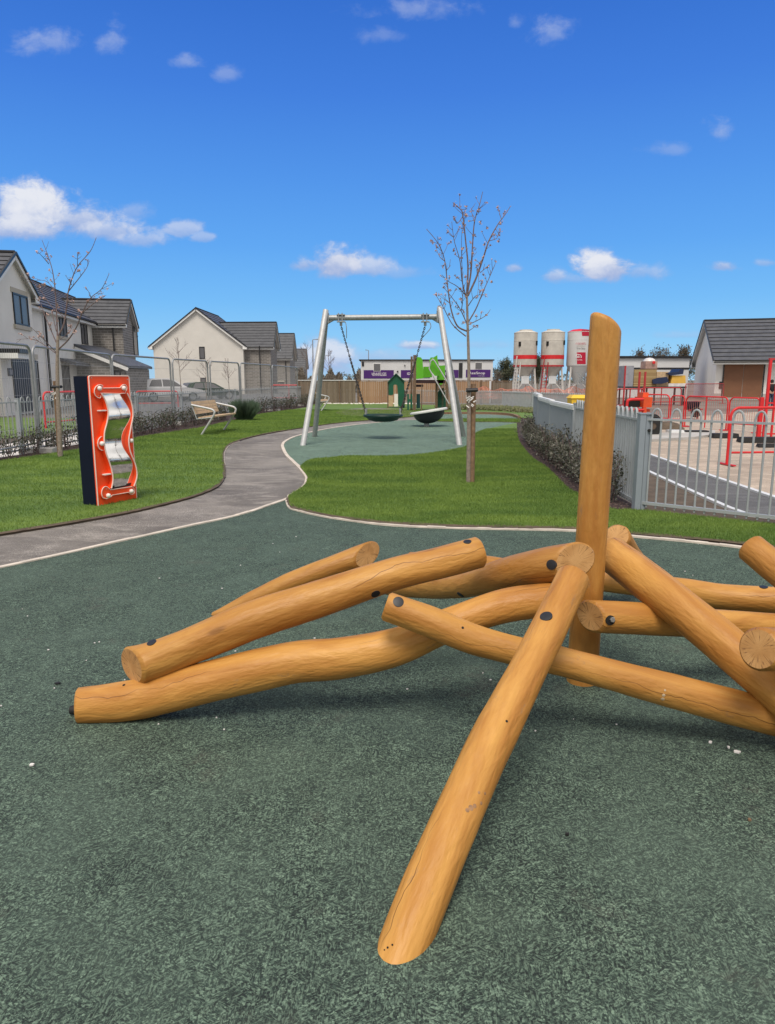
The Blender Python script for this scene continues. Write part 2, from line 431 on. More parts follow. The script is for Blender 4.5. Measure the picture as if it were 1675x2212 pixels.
def boardmat(name, cols, pitch=0.125, gap=True):
    m, t = newmat(name)
    p = t.sep(geopos(t))
    x = t.math('DIVIDE', p[0], pitch)
    idx = t.math('FLOOR', x)
    wn = t.node('ShaderNodeTexWhiteNoise', noise_dimensions='1D')
    t.set(wn.inputs['W'], idx)
    f = wn.outputs['Value']
    c = t.mix(f, cols[0], cols[1])
    n = t.noise(t.comb(t.math('MULTIPLY', p[0], 20.0), 0.0, p[2]), 1.5, 4)
    c = t.mix(t.math('MULTIPLY', n, 0.5), c, cols[2])
    t.set(t.b.inputs['Base Color'], c)
    t.b.inputs['Roughness'].default_value = 0.85
    return m
M['boards_new'] = boardmat('new_timber_boards', ((0.30, 0.18, 0.10), (0.42, 0.26, 0.15), (0.25, 0.15, 0.09)))
M['boards_old'] = boardmat('weathered_timber_boards', ((0.16, 0.125, 0.09), (0.24, 0.19, 0.14), (0.14, 0.11, 0.085)))
def lumbermat():
    m, t = newmat('stacked_lumber')
    p = t.sep(geopos(t))
    w = t.node('ShaderNodeTexWhiteNoise', noise_dimensions='1D')
    t.set(w.inputs['W'], t.math('FLOOR', t.math('DIVIDE', p[2], 0.06)))
    c = t.mix(w.outputs['Value'], (0.26, 0.17, 0.075), (0.46, 0.34, 0.17))
    fr = t.math('FRACT', t.math('DIVIDE', p[2], 0.06))
    c = t.mix(t.math('MULTIPLY', t.mapr(fr, 0.05, 0.18, 1, 0), 0.7), c, (0.07, 0.045, 0.02))
    t.set(t.b.inputs['Base Color'], c); t.b.inputs['Roughness'].default_value = 0.85
    return m
M['lumber'] = lumbermat()
def groundmat():
    m, t = newmat('site_ground')
    p = t.scale(geopos(t), 1, 1, 0)
    n = t.noise(p, 0.25, 6, 0.6); n2 = t.noise(p, 6, 5, 0.7)
    c = t.mix(t.mapr(n, 0.35, 0.65), (0.14, 0.125, 0.11), (0.23, 0.205, 0.18))
    c = t.mix(t.math('MULTIPLY', t.mapr(n2, 0.45, 0.7), 0.5), c, (0.11, 0.095, 0.08))
    t.set(t.b.inputs['Base Color'], c); t.b.inputs['Roughness'].default_value = 0.95
    t.set(t.b.inputs['Normal'], t.bump(n2, 0.5, 0.02))
    return m
M['ground'] = groundmat()

# ------------------------------------------------------------------ mesh builder
class MB:
    def __init__(s): s.v = []; s.f = []; s.m = []; s.g = None
    def add(s, verts, faces, mi=0, grain=None):
        o = len(s.v); s.v += [tuple(x) for x in verts]
        s.f += [tuple(i + o for i in f) for f in faces]; s.m += [mi] * len(faces)
        if grain is not None:
            if s.g is None: s.g = [(0, 0, 0)] * o
            s.g += grain
        elif s.g is not None: s.g += [(0, 0, 0)] * len(verts)
    def hexa(s, c, mi=0):     # 8 corners: bottom 4 (ccw), top 4
        s.add(c, [(3, 2, 1, 0), (4, 5, 6, 7), (0, 1, 5, 4), (1, 2, 6, 5), (2, 3, 7, 6), (3, 0, 4, 7)], mi)
    def box(s, x0, x1, y0, y1, z0, z1, mi=0):
        s.hexa([(x0, y0, z0), (x1, y0, z0), (x1, y1, z0), (x0, y1, z0), (x0, y0, z1), (x1, y0, z1), (x1, y1, z1), (x0, y1, z1)], mi)
    def obox(s, o, a, b, c, mi=0):   # corner + 3 edge vectors
        o, a, b, c = V(o), V(a), V(b), V(c)
        s.hexa([o, o + a, o + a + b, o + b, o + c, o + a + c, o + a + b + c, o + b + c], mi)
    def beam(s, p, q, w, h, mi=0, up=V((0, 0, 1)), side=None):  # box between points, centred section
        p, q = V(p), V(q); d = (q - p)
        sd = V(side).normalized() if side is not None else d.cross(up)
        if sd.length < 1e-6: sd = V((1, 0, 0))
        sd.normalize(); u = sd.cross(d).normalized()
        s.obox(p - sd * w / 2 - u * h / 2, sd * w, d, u * h, mi)
    def tube(s, pts, rad, seg=8, mi=0, caps=True, capmi=None, closed=False):
        pts = [V(p) for p in pts]; n = len(pts)
        if not hasattr(rad, '__len__'): rad = [rad] * n
        rings = []; prev = None
        for i in range(n):
            if closed: t = pts[(i + 1) % n] - pts[(i - 1) % n]
            else: t = pts[min(i + 1, n - 1)] - pts[max(i - 1, 0)]
            t.normalize()
            if prev is None:
                a = V((0, 0, 1)) if abs(t.z) < 0.9 else V((1, 0, 0))
                x = t.cross(a).normalized()
            else:
                x = (prev - t * prev.dot(t)).normalized()
            prev = x; y = t.cross(x)
            rings.append([pts[i] + (x * math.cos(2 * math.pi * k / seg) + y * math.sin(2 * math.pi * k / seg)) * rad[i] for k in range(seg)])
        verts = [p for r in rings for p in r]; faces = []
        for i in range(n if closed else n - 1):
            j = (i + 1) % n
            for k in range(seg):
                k2 = (k + 1) % seg
                faces.append((i * seg + k, i * seg + k2, j * seg + k2, j * seg + k))
        s.add(verts, faces, mi)
        if caps and not closed:
            c = mi if capmi is None else capmi
            s.add(rings[0], [tuple(reversed(range(seg)))], c); s.add(rings[-1], [tuple(range(seg))], c)
    def lathe(s, c, prof, seg=24, mi=0, axis=None):
        c = V(c); rot = Matrix.Identity(3)
        if axis is not None: rot = V((0, 0, 1)).rotation_difference(V(axis)).to_matrix()
        verts = []; faces = []; n = len(prof)
        for r, z in prof:
            for k in range(seg):
                a = 2 * math.pi * k / seg
                verts.append(c + rot @ V((r * math.cos(a), r * math.sin(a), z)))
        for i in range(n - 1):
            for k in range(seg):
                k2 = (k + 1) % seg
                faces.append((i * seg + k, i * seg + k2, (i + 1) * seg + k2, (i + 1) * seg + k))
        s.add(verts, faces, mi)
    def prism(s, pts, off, mi=0):    # planar polygon extruded by off
        pts = [V(p) for p in pts]; off = V(off); n = len(pts)
        tri = tessellate_polygon([pts])
        s.add(pts, [tuple(t) for t in tri], mi)
        s.add([p + off for p in pts], [tuple(reversed(t)) for t in tri], mi)
        for i in range(n):
            j = (i + 1) % n
            s.add([pts[i], pts[j], pts[j] + off, pts[i] + off], [(0, 1, 2, 3)], mi)
    def build(s, name, mats, parent=None, smooth=False, local=False, weld=True):
        me = bpy.data.meshes.new(name)
        vs = s.v
        if parent is not None and not local:
            o = world_loc(parent); vs = [(x - o.x, y - o.y, z - o.z) for x, y, z in s.v]
        me.from_pydata(vs, [], s.f)
        if not isinstance(mats, (list, tuple)): mats = [mats]
        for m in mats: me.materials.append(m)
        me.polygons.foreach_set('material_index', s.m)
        if s.g is not None:
            at = me.attributes.new('grain', 'FLOAT_VECTOR', 'POINT')
            at.data.foreach_set('vector', [c for g in s.g for c in g])
        if weld and s.g is None and len(s.v) < 60000:
            bm = bmesh.new(); bm.from_mesh(me)
            bmesh.ops.remove_doubles(bm, verts=bm.verts, dist=1e-5)
            bmesh.ops.recalc_face_normals(bm, faces=bm.faces)
            bm.to_mesh(me); bm.free()
        if smooth:
            me.polygons.foreach_set('use_smooth', [True] * len(me.polygons))
            try: me.set_sharp_from_angle(angle=R(38))
            except Exception: pass
        me.update()
        o = bpy.data.objects.new(name, me); COL.objects.link(o)
        if parent is not None: o.parent = parent
        return o

def world_loc(o):
    l = V(o.location)
    while o.parent is not None:
        o = o.parent; l += V(o.location)
    return l
def tag(o, label=None, cat=None, group=None, kind=None):
    if label: o['label'] = label
    if cat: o['category'] = cat
    if group: o['group'] = group
    if kind: o['kind'] = kind
    return o
def thing(name, label, cat, loc=(0, 0, 0), group=None, rz=0.0):
    o = bpy.data.objects.new(name, None); COL.objects.link(o)
    o.location = loc; o.rotation_euler = (0, 0, rz); o.empty_display_size = 0.2
    return tag(o, label, cat, group)
def copy_tree(o, parent=None):
    c = o.copy(); COL.objects.link(c)
    if parent is not None: c.parent = parent
    for ch in list(o.children): copy_tree(ch, c)
    return c

def crom(pts, per=8, closed=False):
    pts = [V(p) for p in pts]; n = len(pts); out = []
    rng = range(n if closed else n - 1)
    for i in rng:
        if closed: a, b, c, d = pts[(i - 1) % n], pts[i], pts[(i + 1) % n], pts[(i + 2) % n]
        else: a, b, c, d = pts[max(i - 1, 0)], pts[i], pts[i + 1], pts[min(i + 2, n - 1)]
        for k in range(per):
            t = k / per
            out.append(0.5 * ((2 * b) + (c - a) * t + (2 * a - 5 * b + 4 * c - d) * t * t + (3 * b - a - 3 * c + d) * t ** 3))
    if not closed: out.append(pts[-1])
    return out
def clerp(arr, t):
    x = t * (len(arr) - 1); i = min(int(x), len(arr) - 2); f = x - i
    f = f * f * (3 - 2 * f) * 0.5 + f * 0.5
    return arr[i] * (1 - f) + arr[i + 1] * f

# ------------------------------------------------------------------ ground sheets
def gpts(l, z=0.0, smooth=4):
    p = [G(u, v, 0) for u, v in l]
    if smooth: p = crom(p, smooth)
    return [V((q.x, q.y, z)) for q in p]
def sheet(name, pts, z, mat, thick=0.0, kind='structure', label=None, side=None):
    pts = [V((p.x, p.y, z)) for p in pts]
    mb = MB()
    tri = tessellate_polygon([pts])
    mb.add(pts, [tuple(t) for t in tri], 0)
    if thick:
        n = len(pts)
        for i in range(n):
            j = (i + 1) % n
            a, b = pts[i], pts[j]
            mb.add([a, b, b - V((0, 0, thick)), a - V((0, 0, thick))], [(0, 1, 2, 3)], 1 if side else 0)
    o = mb.build(name, [mat, side] if side else mat, weld=False)
    bm = bmesh.new(); bm.from_mesh(o.data)
    for f in bm.faces:
        if abs(f.normal.z) > 0.5 and f.normal.z < 0: f.normal_flip()
    bm.to_mesh(o.data); bm.free()
    tag(o, label=label, kind=kind)
    return o
def ribbon(name, pts, w, z0, z1, mat, jitter=0.0):
    mb = MB(); n = len(pts)
    L = []; Rr = []
    for i in range(n):
        t = (pts[min(i + 1, n - 1)] - pts[max(i - 1, 0)]); t.z = 0; t.normalize()
        nn = V((-t.y, t.x, 0))
        L.append(pts[i] + nn * w / 2); Rr.append(pts[i] - nn * w / 2)
    for i in range(n - 1):
        zz = z1 + (random.uniform(-jitter, jitter) if jitter else 0)
        a, b, c, d = L[i], L[i + 1], Rr[i + 1], Rr[i]
        S = lambda p, z: V((p.x, p.y, z))
        mb.hexa([S(d, z0), S(c, z0), S(b, z0), S(a, z0), S(d, zz), S(c, zz), S(b, zz), S(a, zz)])
    o = mb.build(name, mat, weld=False)
    return tag(o, kind='structure')

mb = MB(); mb.add([(-900, -60, -0.03), (900, -60, -0.03), (900, 1500, -0.03), (-900, 1500, -0.03)], [(0, 1, 2, 3)])
tag(mb.build('ground', M['ground']), kind='structure')

# near play surface (rubber)
near_top = [(-420, 1300), (-200, 1264), (0, 1226), (180, 1187), (378, 1143), (513, 1113.5), (600, 1085), (623, 1077)]
near_edge_r = [(622, 1082), (628, 1097), (649, 1104.5), (694, 1115), (756, 1125), (850, 1136), (1000, 1142), (1120, 1144.5), (1245, 1148), (1370, 1160), (1480, 1170), (1580, 1181), (1700, 1197), (1950, 1235)]
nt = gpts(near_top); ner = gpts(near_edge_r)
poly = nt + ner + [V((6, 2.5, 0)), V((6, -3.0, 0)), V((-6, -3.0, 0))]
sheet('play_surface', poly, 0.0, M['rubber'])
# path
pl = [(-420, 1220), (-200, 1187), (0, 1157), (180, 1128), (300, 1105), (400, 1080), (450, 1063), (478, 1045), (486, 1020), (482, 990), (486, 972), (505, 957), (560, 941), (637, 927.5), (725, 915), (790, 909), (856, 904), (905, 899), (925, 896)]
pr = [(960, 905.5), (907, 907), (856, 909), (747, 920.6), (681, 932), (637, 944), (618, 953), (611, 961), (612, 969), (620, 984), (635, 999), (649, 1012), (663, 1030), (664, 1038), (660, 1049), (647, 1060), (626, 1073)]
pathL = gpts(pl); pathR = gpts(pr)
pp = pathL + pathR + list(reversed(nt))
sheet('path', pp, -0.004, M['path'])
# mid play surface round the swing
lawn_mid_edge = [(649, 1011), (671, 996), (720, 991), (756, 987.5), (830, 988), (900, 985), (960, 977), (1004, 968), (1016, 957), (1026, 940), (1045, 931), (1080, 922), (1117, 915)]
lme = gpts(lawn_mid_edge)
mid_left = gpts(list(reversed([(907, 907), (856, 909), (747, 920.6), (681, 932), (637, 944), (618, 953), (611, 961), (612, 969), (620, 984), (635, 999), (649, 1012)])))
sheet('play_surface', mid_left + gpts([(940, 908), (1000, 909), (1080, 910), (1117, 913)]) + list(reversed(lme)), 0.002, M['rubber_far'])
# lawns
lawn_left = pathL[:] + gpts([(930, 893), (960, 884), (1000, 878), (860, 873), (690, 869), (667, 880), (560, 896), (510, 908), (430, 926), (300, 946), (174, 972), (43, 992), (0, 998), (-200, 1030), (-420, 1065)], 0.0, 0)
sheet('lawn', lawn_left, 0.022, M['turf'], 0.06, side=M['dirt'])
rb = gpts(pr)[8 * 0:]
r_edge = gpts([(649, 1012), (663, 1030), (664, 1038), (660, 1049), (647, 1060), (626, 1073), (623, 1079), (628, 1096), (649, 1103.5), (694, 1114), (756, 1124), (850, 1134), (1000, 1140.5), (1120, 1143), (1245, 1146), (1370, 1157), (1480, 1166), (1580, 1176), (1700, 1191), (1950, 1228)])
mulch_edge = [(1350, 1105), (1313, 1101), (1249, 1070), (1227, 1057), (1201, 1031), (1177, 1009), (1150, 991), (1126, 963), (1119, 947), (1117, 930)]
lawn_c = r_edge + gpts([(1960, 1170), (1700, 1140), (1400, 1107)], 0, 0) + gpts(mulch_edge) + list(reversed(lme))
sheet('lawn', lawn_c, 0.024, M['turf'], 0.06, side=M['dirt'])
far_lawn = gpts([(905, 899), (925, 896), (960, 892), (1060, 892), (1100, 895), (1128, 904), (1160, 906), (1165, 884), (1000, 878), (960, 880)], 0, 0)
sheet('lawn', far_lawn, 0.026, M['turf'], 0.06, side=M['dirt'])
strip = gpts([(930, 908.5), (1000, 906.5), (1100, 906.3), (1126, 907), (1124, 913.5), (1080, 912), (1000, 912), (935, 910.5)], 0, 0)
sheet('lawn', strip, 0.020, M['turf'], 0.05, side=M['dirt'])
sheet('play_surface', gpts([(905, 905), (925, 897), (960, 895), (1010, 894.5), (1060, 895.5), (1100, 898), (1122, 904), (1122, 906.5), (1000, 907), (930, 909)], 0, 0), -0.001, M['rubber_far'])
sheet('path', gpts([(724, 893.5), (733, 889), (748, 886), (775, 883.5), (830, 883.5), (885, 888), (905, 897), (856, 902), (800, 901), (760, 899), (735, 897)]), 0.030, M['path_pale'])
# concrete edgings
ribbon('edging', nt, 0.05, -0.03, 0.010, M['kerb'], 0.002)
ribbon('edging', ner, 0.055, -0.03, 0.014, M['kerb'], 0.003)
ribbon('edging', pathR[8:], 0.06, -0.03, 0.016, M['kerb'], 0.003)
ribbon('edging', pathL[12 * 4 - 14: 12 * 4 - 2], 0.05, -0.03, 0.010, M['kerb'], 0.006)
ribbon('edging', gpts([(960, 893.2), (1000, 892.8), (1060, 893.2), (1105, 896.5), (1122, 903)]), 0.10, -0.03, 0.06, M['stake'])
def soil(pts, w, z, seed):
    rs = random.Random(seed); mb = MB(); n = len(pts)
    fine = []
    for a, b in zip(pts, pts[1:]):
        m = max(1, int((b - a).length / 0.06))
        fine += [a.lerp(b, k / m) for k in range(m)]
    fine.append(pts[-1]); prev = None
    for i in range(len(fine)):
        t_ = fine[min(i + 1, len(fine) - 1)] - fine[max(i - 1, 0)]; t_.z = 0; t_.normalize(); nn = V((-t_.y, t_.x, 0))
        q = 0.55 + 0.9 * mnoise.noise(V((fine[i].x * 2.3, fine[i].y * 2.3, seed))) + rs.uniform(-.25, .25)
        q2 = 0.45 + rs.uniform(-.2, .2)
        A = fine[i] + nn * w * max(0.05, q); B = fine[i] - nn * w * q2
        cur = (V((A.x, A.y, z)), V((B.x, B.y, z - 0.012)))
        if prev: mb.add([prev[0], prev[1], cur[1], cur[0]], [(0, 1, 2, 3)])
        prev = cur
    tag(mb.build('soil_edge', M['dirt'], weld=False), kind='structure')
soil(r_edge[24:], 0.045, 0.030, 1)
soil(pathL[:52], 0.035, 0.030, 2)
# planting bed on the right
FENCE_R = [V((2.68, 7.5, 0)), V((2.72, 9.1, 0)), V((2.83, 10.8, 0)), V((3.02, 13.2, 0)), V((3.30, 15.6, 0)), V((3.56, 17.4, 0))]
bed = gpts(mulch_edge) + gpts([(1117, 914), (1130, 905)], 0, 0) + [V((p.x + 0.05, p.y, 0)) for p in reversed(FENCE_R)]
sheet('planting_bed', bed, 0.012, M['mulch'])
# planting bed on the left
hedge_in = [(-200, 1030), (0, 998), (43, 992), (174, 972), (300, 946), (430, 926), (510, 908), (560, 896), (667, 880), (700, 872)]
FENCE_L = [G(-160, 1012), G(48, 983), G(174, 960), G(300, 934), G(395, 914), G(510, 893), G(667, 869)]
sheet('planting_bed', gpts(hedge_in, 0, 0) + [p.copy() for p in reversed(FENCE_L)] , 0.012, M['mulch'])
# pavements / roads beyond the left fence
offL = [V((p.x - 1.6, p.y + 0.25, 0)) for p in FENCE_L]
sheet('pavement', [p.copy() for p in FENCE_L[:4]] + list(reversed(offL[:4])), 0.008, M['pave_white'])
sheet('pavement', [p.copy() for p in FENCE_L[3:]] + list(reversed(offL[3:])), 0.008, M['tarmac_grey'])
offL2 = [V((p.x - 3.3, p.y + 0.4, 0)) for p in FENCE_L[:4]]
sheet('planting_bed', [p.copy() for p in offL[:4]] + list(reversed(offL2)), 0.03, M['dirt'])
sheet('lawn', [V((-9.7, 12, 0)), V((-8.6, 18, 0)), V((-9.0, 25, 0)), V((-14, 26, 0)), V((-16, 12, 0))], 0.036, M['turf'])
sheet('road', [V((-8.2, 18.5, 0)), V((-6.4, 24, 0)), V((-5.6, 33, 0)), V((-6, 60, 0)), V((-13, 75, 0)), V((-16, 44, 0)), V((-12, 27, 0)), V((-9, 25, 0))], 0.0, M['tarmac_grey'])
# site ground beyond the right fence
sheet('site_slab', gpts([(1388, 977), (1522, 1024), (1675, 1076), (1900, 1150), (2200, 1150), (2100, 905), (1700, 885), (1400, 905), (1375, 945)], 0, 0), -0.012, M['slab_tan'])
sheet('pavement', gpts([(1340, 962), (1388, 977), (1522, 1024), (1675, 1076), (1900, 1152), (1900, 1175), (1675, 1119), (1612, 1112), (1522, 1075), (1385, 1012), (1330, 990)], 0, 0), -0.004, M['tarmac_dark'])
ribbon('kerb', gpts([(1330, 957), (1388, 977), (1522, 1024), (1675, 1076), (1900, 1153)], 0, 0), 0.07, -0.03, 0.02, M['cap_white'])
ribbon('kerb', gpts([(1320, 983), (1385, 1012), (1522, 1075), (1612, 1112), (1675, 1119), (1900, 1165)], 0, 2), 0.06, -0.03, 0.02, M['cap_white'])
sheet('earth_verge', gpts([(1378, 1103), (1675, 1139), (1900, 1170), (1675, 1121), (1612, 1114), (1522, 1077), (1385, 1014), (1330, 990)], 0, 0), -0.008, M['dirt'])
sheet('site_slab', gpts([(1385, 955), (1500, 948), (1545, 941), (1545, 933), (1440, 938), (1380, 942)], 0, 0), 0.05, M['concrete'], 0.08)

# ------------------------------------------------------------------ grass blades
def inside(px, py, poly):
    x = np.array([p.x for p in poly]); y = np.array([p.y for p in poly])
    res = np.zeros(px.shape, bool); j = len(x) - 1
    for i in range(len(x)):
        c = ((y[i] > py) != (y[j] > py)) & (px < (x[j] - x[i]) * (py - y[i]) / (y[j] - y[i] + 1e-12) + x[i])
        res ^= c; j = i
    return res
def blades(name, poly, n, z, hmin, hmax, ymax, label, seed, near_pow=1.5):
    rng = np.random.default_rng(seed)
    xs = [p.x for p in poly]; ys = [p.y for p in poly]
    y0, y1 = min(ys), min(max(ys), ymax)
    N = n * 4
    q = rng.random(N)
    py = y0 + (y1 - y0) * q ** near_pow
    px = rng.uniform(min(xs), max(xs), N)
    keep = inside(px, py, poly) & (np.abs(px) < 0.62 * py + 0.4)
    px, py = px[keep][:n], py[keep][:n]
    n = len(px)
    h = rng.uniform(hmin, hmax, n) * (1 + 0.05 * np.clip(py - 6, 0, 12))
    w = 0.0022 * (1 + 0.14 * np.clip(py - 5, 0, 14))
    a = rng.uniform(0, 2 * np.pi, n); lean = rng.uniform(0, 0.7, n) * h; la = rng.uniform(0, 2 * np.pi, n)
    vv = np.zeros((n, 3, 3))
    vv[:, 0, 0] = px - np.cos(a) * w; vv[:, 0, 1] = py - np.sin(a) * w; vv[:, 0, 2] = z
    vv[:, 1, 0] = px + np.cos(a) * w; vv[:, 1, 1] = py + np.sin(a) * w; vv[:, 1, 2] = z
    vv[:, 2, 0] = px + np.cos(la) * lean; vv[:, 2, 1] = py + np.sin(la) * lean; vv[:, 2, 2] = z + h
    me = bpy.data.meshes.new(name)
    me.vertices.add(3 * n); me.vertices.foreach_set('co', vv.reshape(-1))
    me.loops.add(3 * n); me.loops.foreach_set('vertex_index', np.arange(3 * n, dtype=np.int32))
    me.polygons.add(n); me.polygons.foreach_set('loop_start', np.arange(0, 3 * n, 3, dtype=np.int32))
    me.polygons.foreach_set('loop_total', np.full(n, 3, dtype=np.int32))
    me.update(calc_edges=True); me.validate()
    me.materials.append(M['blade'])
    o = bpy.data.objects.new(name, me); COL.objects.link(o)
    return tag(o, label, 'grass', kind='stuff')
blades('grass', lawn_left, 190000, 0.020, 0.012, 0.030, 33, 'short mown grass of the lawn left of the winding path', 1)
blades('grass', lawn_c, 220000, 0.022, 0.012, 0.030, 20, 'short mown grass of the lawn around the bare tree and along the right fence', 2)
blades('grass', strip + [], 6000, 0.018, 0.02, 0.045, 40, 'thin grass strip between the two far rubber areas', 3, 1.0)

# ------------------------------------------------------------------ log climbing frame
climber = thing('log_climbing_frame', 'climbing frame of honey coloured logs bolted around one tall upright post on the green rubber', 'climbing frame', G(1250, 1470))
LOGS = {}
def make_log(name, pts, rad, seed, cut0=None, cut1=None, seg=36, facet=0.018, bev=0.010, parent=climber):
    """pts: (u,v,zc); rad: metres list"""
    rs = random.Random(seed)
    path = crom([P(*p) for p in pts], 10) if len(pts) > 2 else [P(*pts[0]).lerp(P(*pts[1]), k / 40) for k in range(41)]
    # resample evenly
    L = [0]
    for a, b in zip(path, path[1:]): L.append(L[-1] + (b - a).length)
    N = max(24, int(L[-1] / 0.03)); even = []
    for i in range(N + 1):
        s = L[-1] * i / N; k = 0
        while k < len(L) - 2 and L[k + 1] < s: k += 1
        even.append(path[k].lerp(path[k + 1], (s - L[k]) / max(1e-9, L[k + 1] - L[k])))
    rings = []; grain = []; x = None
    off = seed * 3.7
    ph = [rs.uniform(0, 6.28) for _ in range(4)]
    centres = []; rr = []; sl = []
    for i, c in enumerate(even):
        t = i / N; centres.append(c); rr.append(clerp(rad, t)); sl.append(L[-1] * t)
    # bevel rings at both ends
    def tangent(i): return (even[min(i + 1, N)] - even[max(i - 1, 0)]).normalized()
    t0, t1 = tangent(0), tangent(N)
    centres = [even[0] - t0 * bev] + centres + [even[N] + t1 * bev]
    rr = [rr[0] - bev * 0.9] + rr + [rr[-1] - bev * 0.9]; sl = [-bev] + sl + [L[-1] + bev]
    n = len(centres)
    fr = []
    for i in range(n):
        t = tangent(min(max(i - 1, 0), N))
        if x is None:
            x = t.cross(V((0, 0, 1)) if abs(t.z) < 0.9 else V((0, 1, 0))).normalized()
        else: x = (x - t * x.dot(t)).normalized()
        fr.append((x.copy(), t.cross(x)))
    mb = MB(); verts = []; gr = []
    for i in range(n):
        xx, yy = fr[i]
        for k in range(seg):
            a = 2 * math.pi * k / seg
            q = V((math.cos(a) * 1.1, math.sin(a) * 1.1, sl[i] * 4.0 + off))
            d = mnoise.noise(q * 1.6) * facet * 1.5 + mnoise.noise(q * 3.7 + V((5, 1, 2))) * facet * 0.8
            d += mnoise.noise(V((off, 3, sl[i] * 3.0))) * facet * 0.9
            r = rr[i] * (1 + d * 1.1)
            off3 = xx * math.cos(a) * r + yy * math.sin(a) * r
            p = centres[i] + off3
            verts.append(p); gr.append((math.cos(a) * r, math.sin(a) * r, sl[i] + off))
    # slanted end cuts
    for cut, ring, ctr, tt in ((cut0, (0, 1), even[0], t0), (cut1, (n - 1, n - 2), even[N], t1)):
        if cut is not None:
            nn = V(cut).normalized()
            if tt.dot(nn) < 0 and ctr is even[N]: nn = -nn
            if tt.dot(nn) > 0 and ctr is even[0]: nn = -nn
            dn = tt.dot(nn); first = ring[0] == 0
            near = [ri for ri in range(n) if (centres[ri] - ctr).length < 0.25]
            for ri in near:
                inset = 0.0 if ri == ring[0] else (0.007 if ri == ring[1] else 0.007 + 0.004 * (abs(ri - ring[1])))
                for k in range(seg):
                    idx = ri * seg + k; p = verts[idx]
                    s = ((ctr - nn * inset) - p).dot(nn) / dn
                    outside = (p - ctr).dot(nn) > -inset
                    if outside or ri in ring:
                        verts[idx] = p + tt * s
                        gr[idx] = (gr[idx][0], gr[idx][1], gr[idx][2] + s)
    faces = []
    for i in range(n - 1):
        for k in range(seg):
            k2 = (k + 1) % seg
            faces.append((i * seg + k, i * seg + k2, (i + 1) * seg + k2, (i + 1) * seg + k))
    mb.add(verts, faces, 0, gr)
    for ri, rev in ((0, True), (n - 1, False)):
        ring = [verts[ri * seg + k] for k in range(seg)]; rg = [gr[ri * seg + k] for k in range(seg)]
        c = sum(ring, V()) / seg
        mb.add(ring + [c], [((k + 1) % seg, k, seg) if rev else (k, (k + 1) % seg, seg) for k in range(seg)], 1, rg + [(0, 0, rg[0][2])])
    o = mb.build(name, [M['log'], M['log_end']], parent, smooth=False)
    o.data.polygons.foreach_set('use_smooth', [True] * len(o.data.polygons))
    try: o.data.set_sharp_from_angle(angle=R(50))
    except Exception: pass
    return o

def px(w, zc): return w * zc / F_PX / 2
lA = make_log('log', [(846, 2118, 1.745), (895, 1985, 1.83), (972, 1800, 1.98), (1050, 1625, 2.17), (1125, 1478, 2.35), (1185, 1360, 2.52), (1239, 1247, 2.68)], [0.064, 0.067, 0.067, 0.068, 0.063, 0.063, 0.062], 1, bev=0.012)
lB = make_log('log', [(166, 1525, 2.95), (300, 1510, 2.95), (430, 1478, 2.95), (560, 1447, 2.95), (640, 1430, 2.95), (720, 1423, 2.94), (810, 1409, 2.93), (880, 1389, 2.93), (950, 1357, 2.93), (1050, 1320, 2.94), (1120, 1303, 2.95), (1215, 1294, 2.96)], [0.073, 0.081, 0.083, 0.084, 0.087, 0.085, 0.083, 0.079, 0.069, 0.066, 0.070, 0.070], 2, cut0=(-0.96, -0.26, 0.02))
lC = make_log('log', [(284, 1438, 2.94), (330, 1427, 2.94), (430, 1388, 2.97), (560, 1335, 3.00), (700, 1290, 3.05), (850, 1240, 3.10), (950, 1216, 3.14), (1035, 1193, 3.18)], [0.080, 0.076, 0.082, 0.080, 0.077, 0.072, 0.070, 0.070], 3, cut0=(-0.72, -0.68, -0.06))
lD = make_log('log', [(1243, 1212, 2.92), (1180, 1222, 3.02), (1090, 1242, 3.25), (1010, 1262, 3.55), (930, 1268, 3.95), (840, 1268, 4.45)], [0.078, 0.078, 0.066, 0.066, 0.062, 0.050], 4, cut0=(0.22, -0.96, 0.10))
lE = make_log('log', [(838, 1310, 2.78), (930, 1343, 2.77), (1020, 1380, 2.76), (1110, 1405, 2.75), (1210, 1428, 2.74), (1330, 1460, 2.73), (1500, 1505, 2.72), (1690, 1554, 2.71), (1850, 1598, 2.70)], [0.058, 0.061, 0.056, 0.056, 0.058, 0.065, 0.068, 0.068, 0.066], 5)
lF = make_log('log', [(1275, 1331, 3.06), (1380, 1336, 3.10), (1480, 1343, 3.16), (1600, 1350, 3.22), (1780, 1360, 3.3)], [0.069, 0.070, 0.064, 0.062, 0.062], 6, facet=0.008, cut0=(-0.80, -0.6, 0.0))
lG = make_log('log', [(1318, 1195, 3.40), (1380, 1242, 3.22), (1460, 1305, 3.02), (1540, 1370, 2.88), (1630, 1446, 2.74), (1740, 1540, 2.58), (1900, 1680, 2.36)], [0.084, 0.086, 0.085, 0.083, 0.082, 0.080, 0.078], 7, facet=0.012)
lH = make_log('log', [(1642, 1402, 2.44), (1760, 1404, 2.62), (1900, 1405, 2.85)], [0.075, 0.076, 0.075], 8, facet=0.008)
lI = make_log('log', [(1622, 1183, 3.50), (1720, 1262, 3.30), (1900, 1400, 2.95)], [0.071, 0.073, 0.072], 9)
lJ = make_log('log', [(1285, 1255, 4.55), (1380, 1264, 4.30), (1480, 1277, 4.10), (1560, 1289, 3.98), (1680, 1297, 3.88), (1850, 1302, 3.7)], [0.060, 0.066, 0.074, 0.073, 0.073, 0.070], 10)
lK = make_log('log', [(1333, 1160, 4.05), (1352, 1192, 4.25), (1385, 1240, 4.6)], [0.076, 0.076, 0.075], 11)
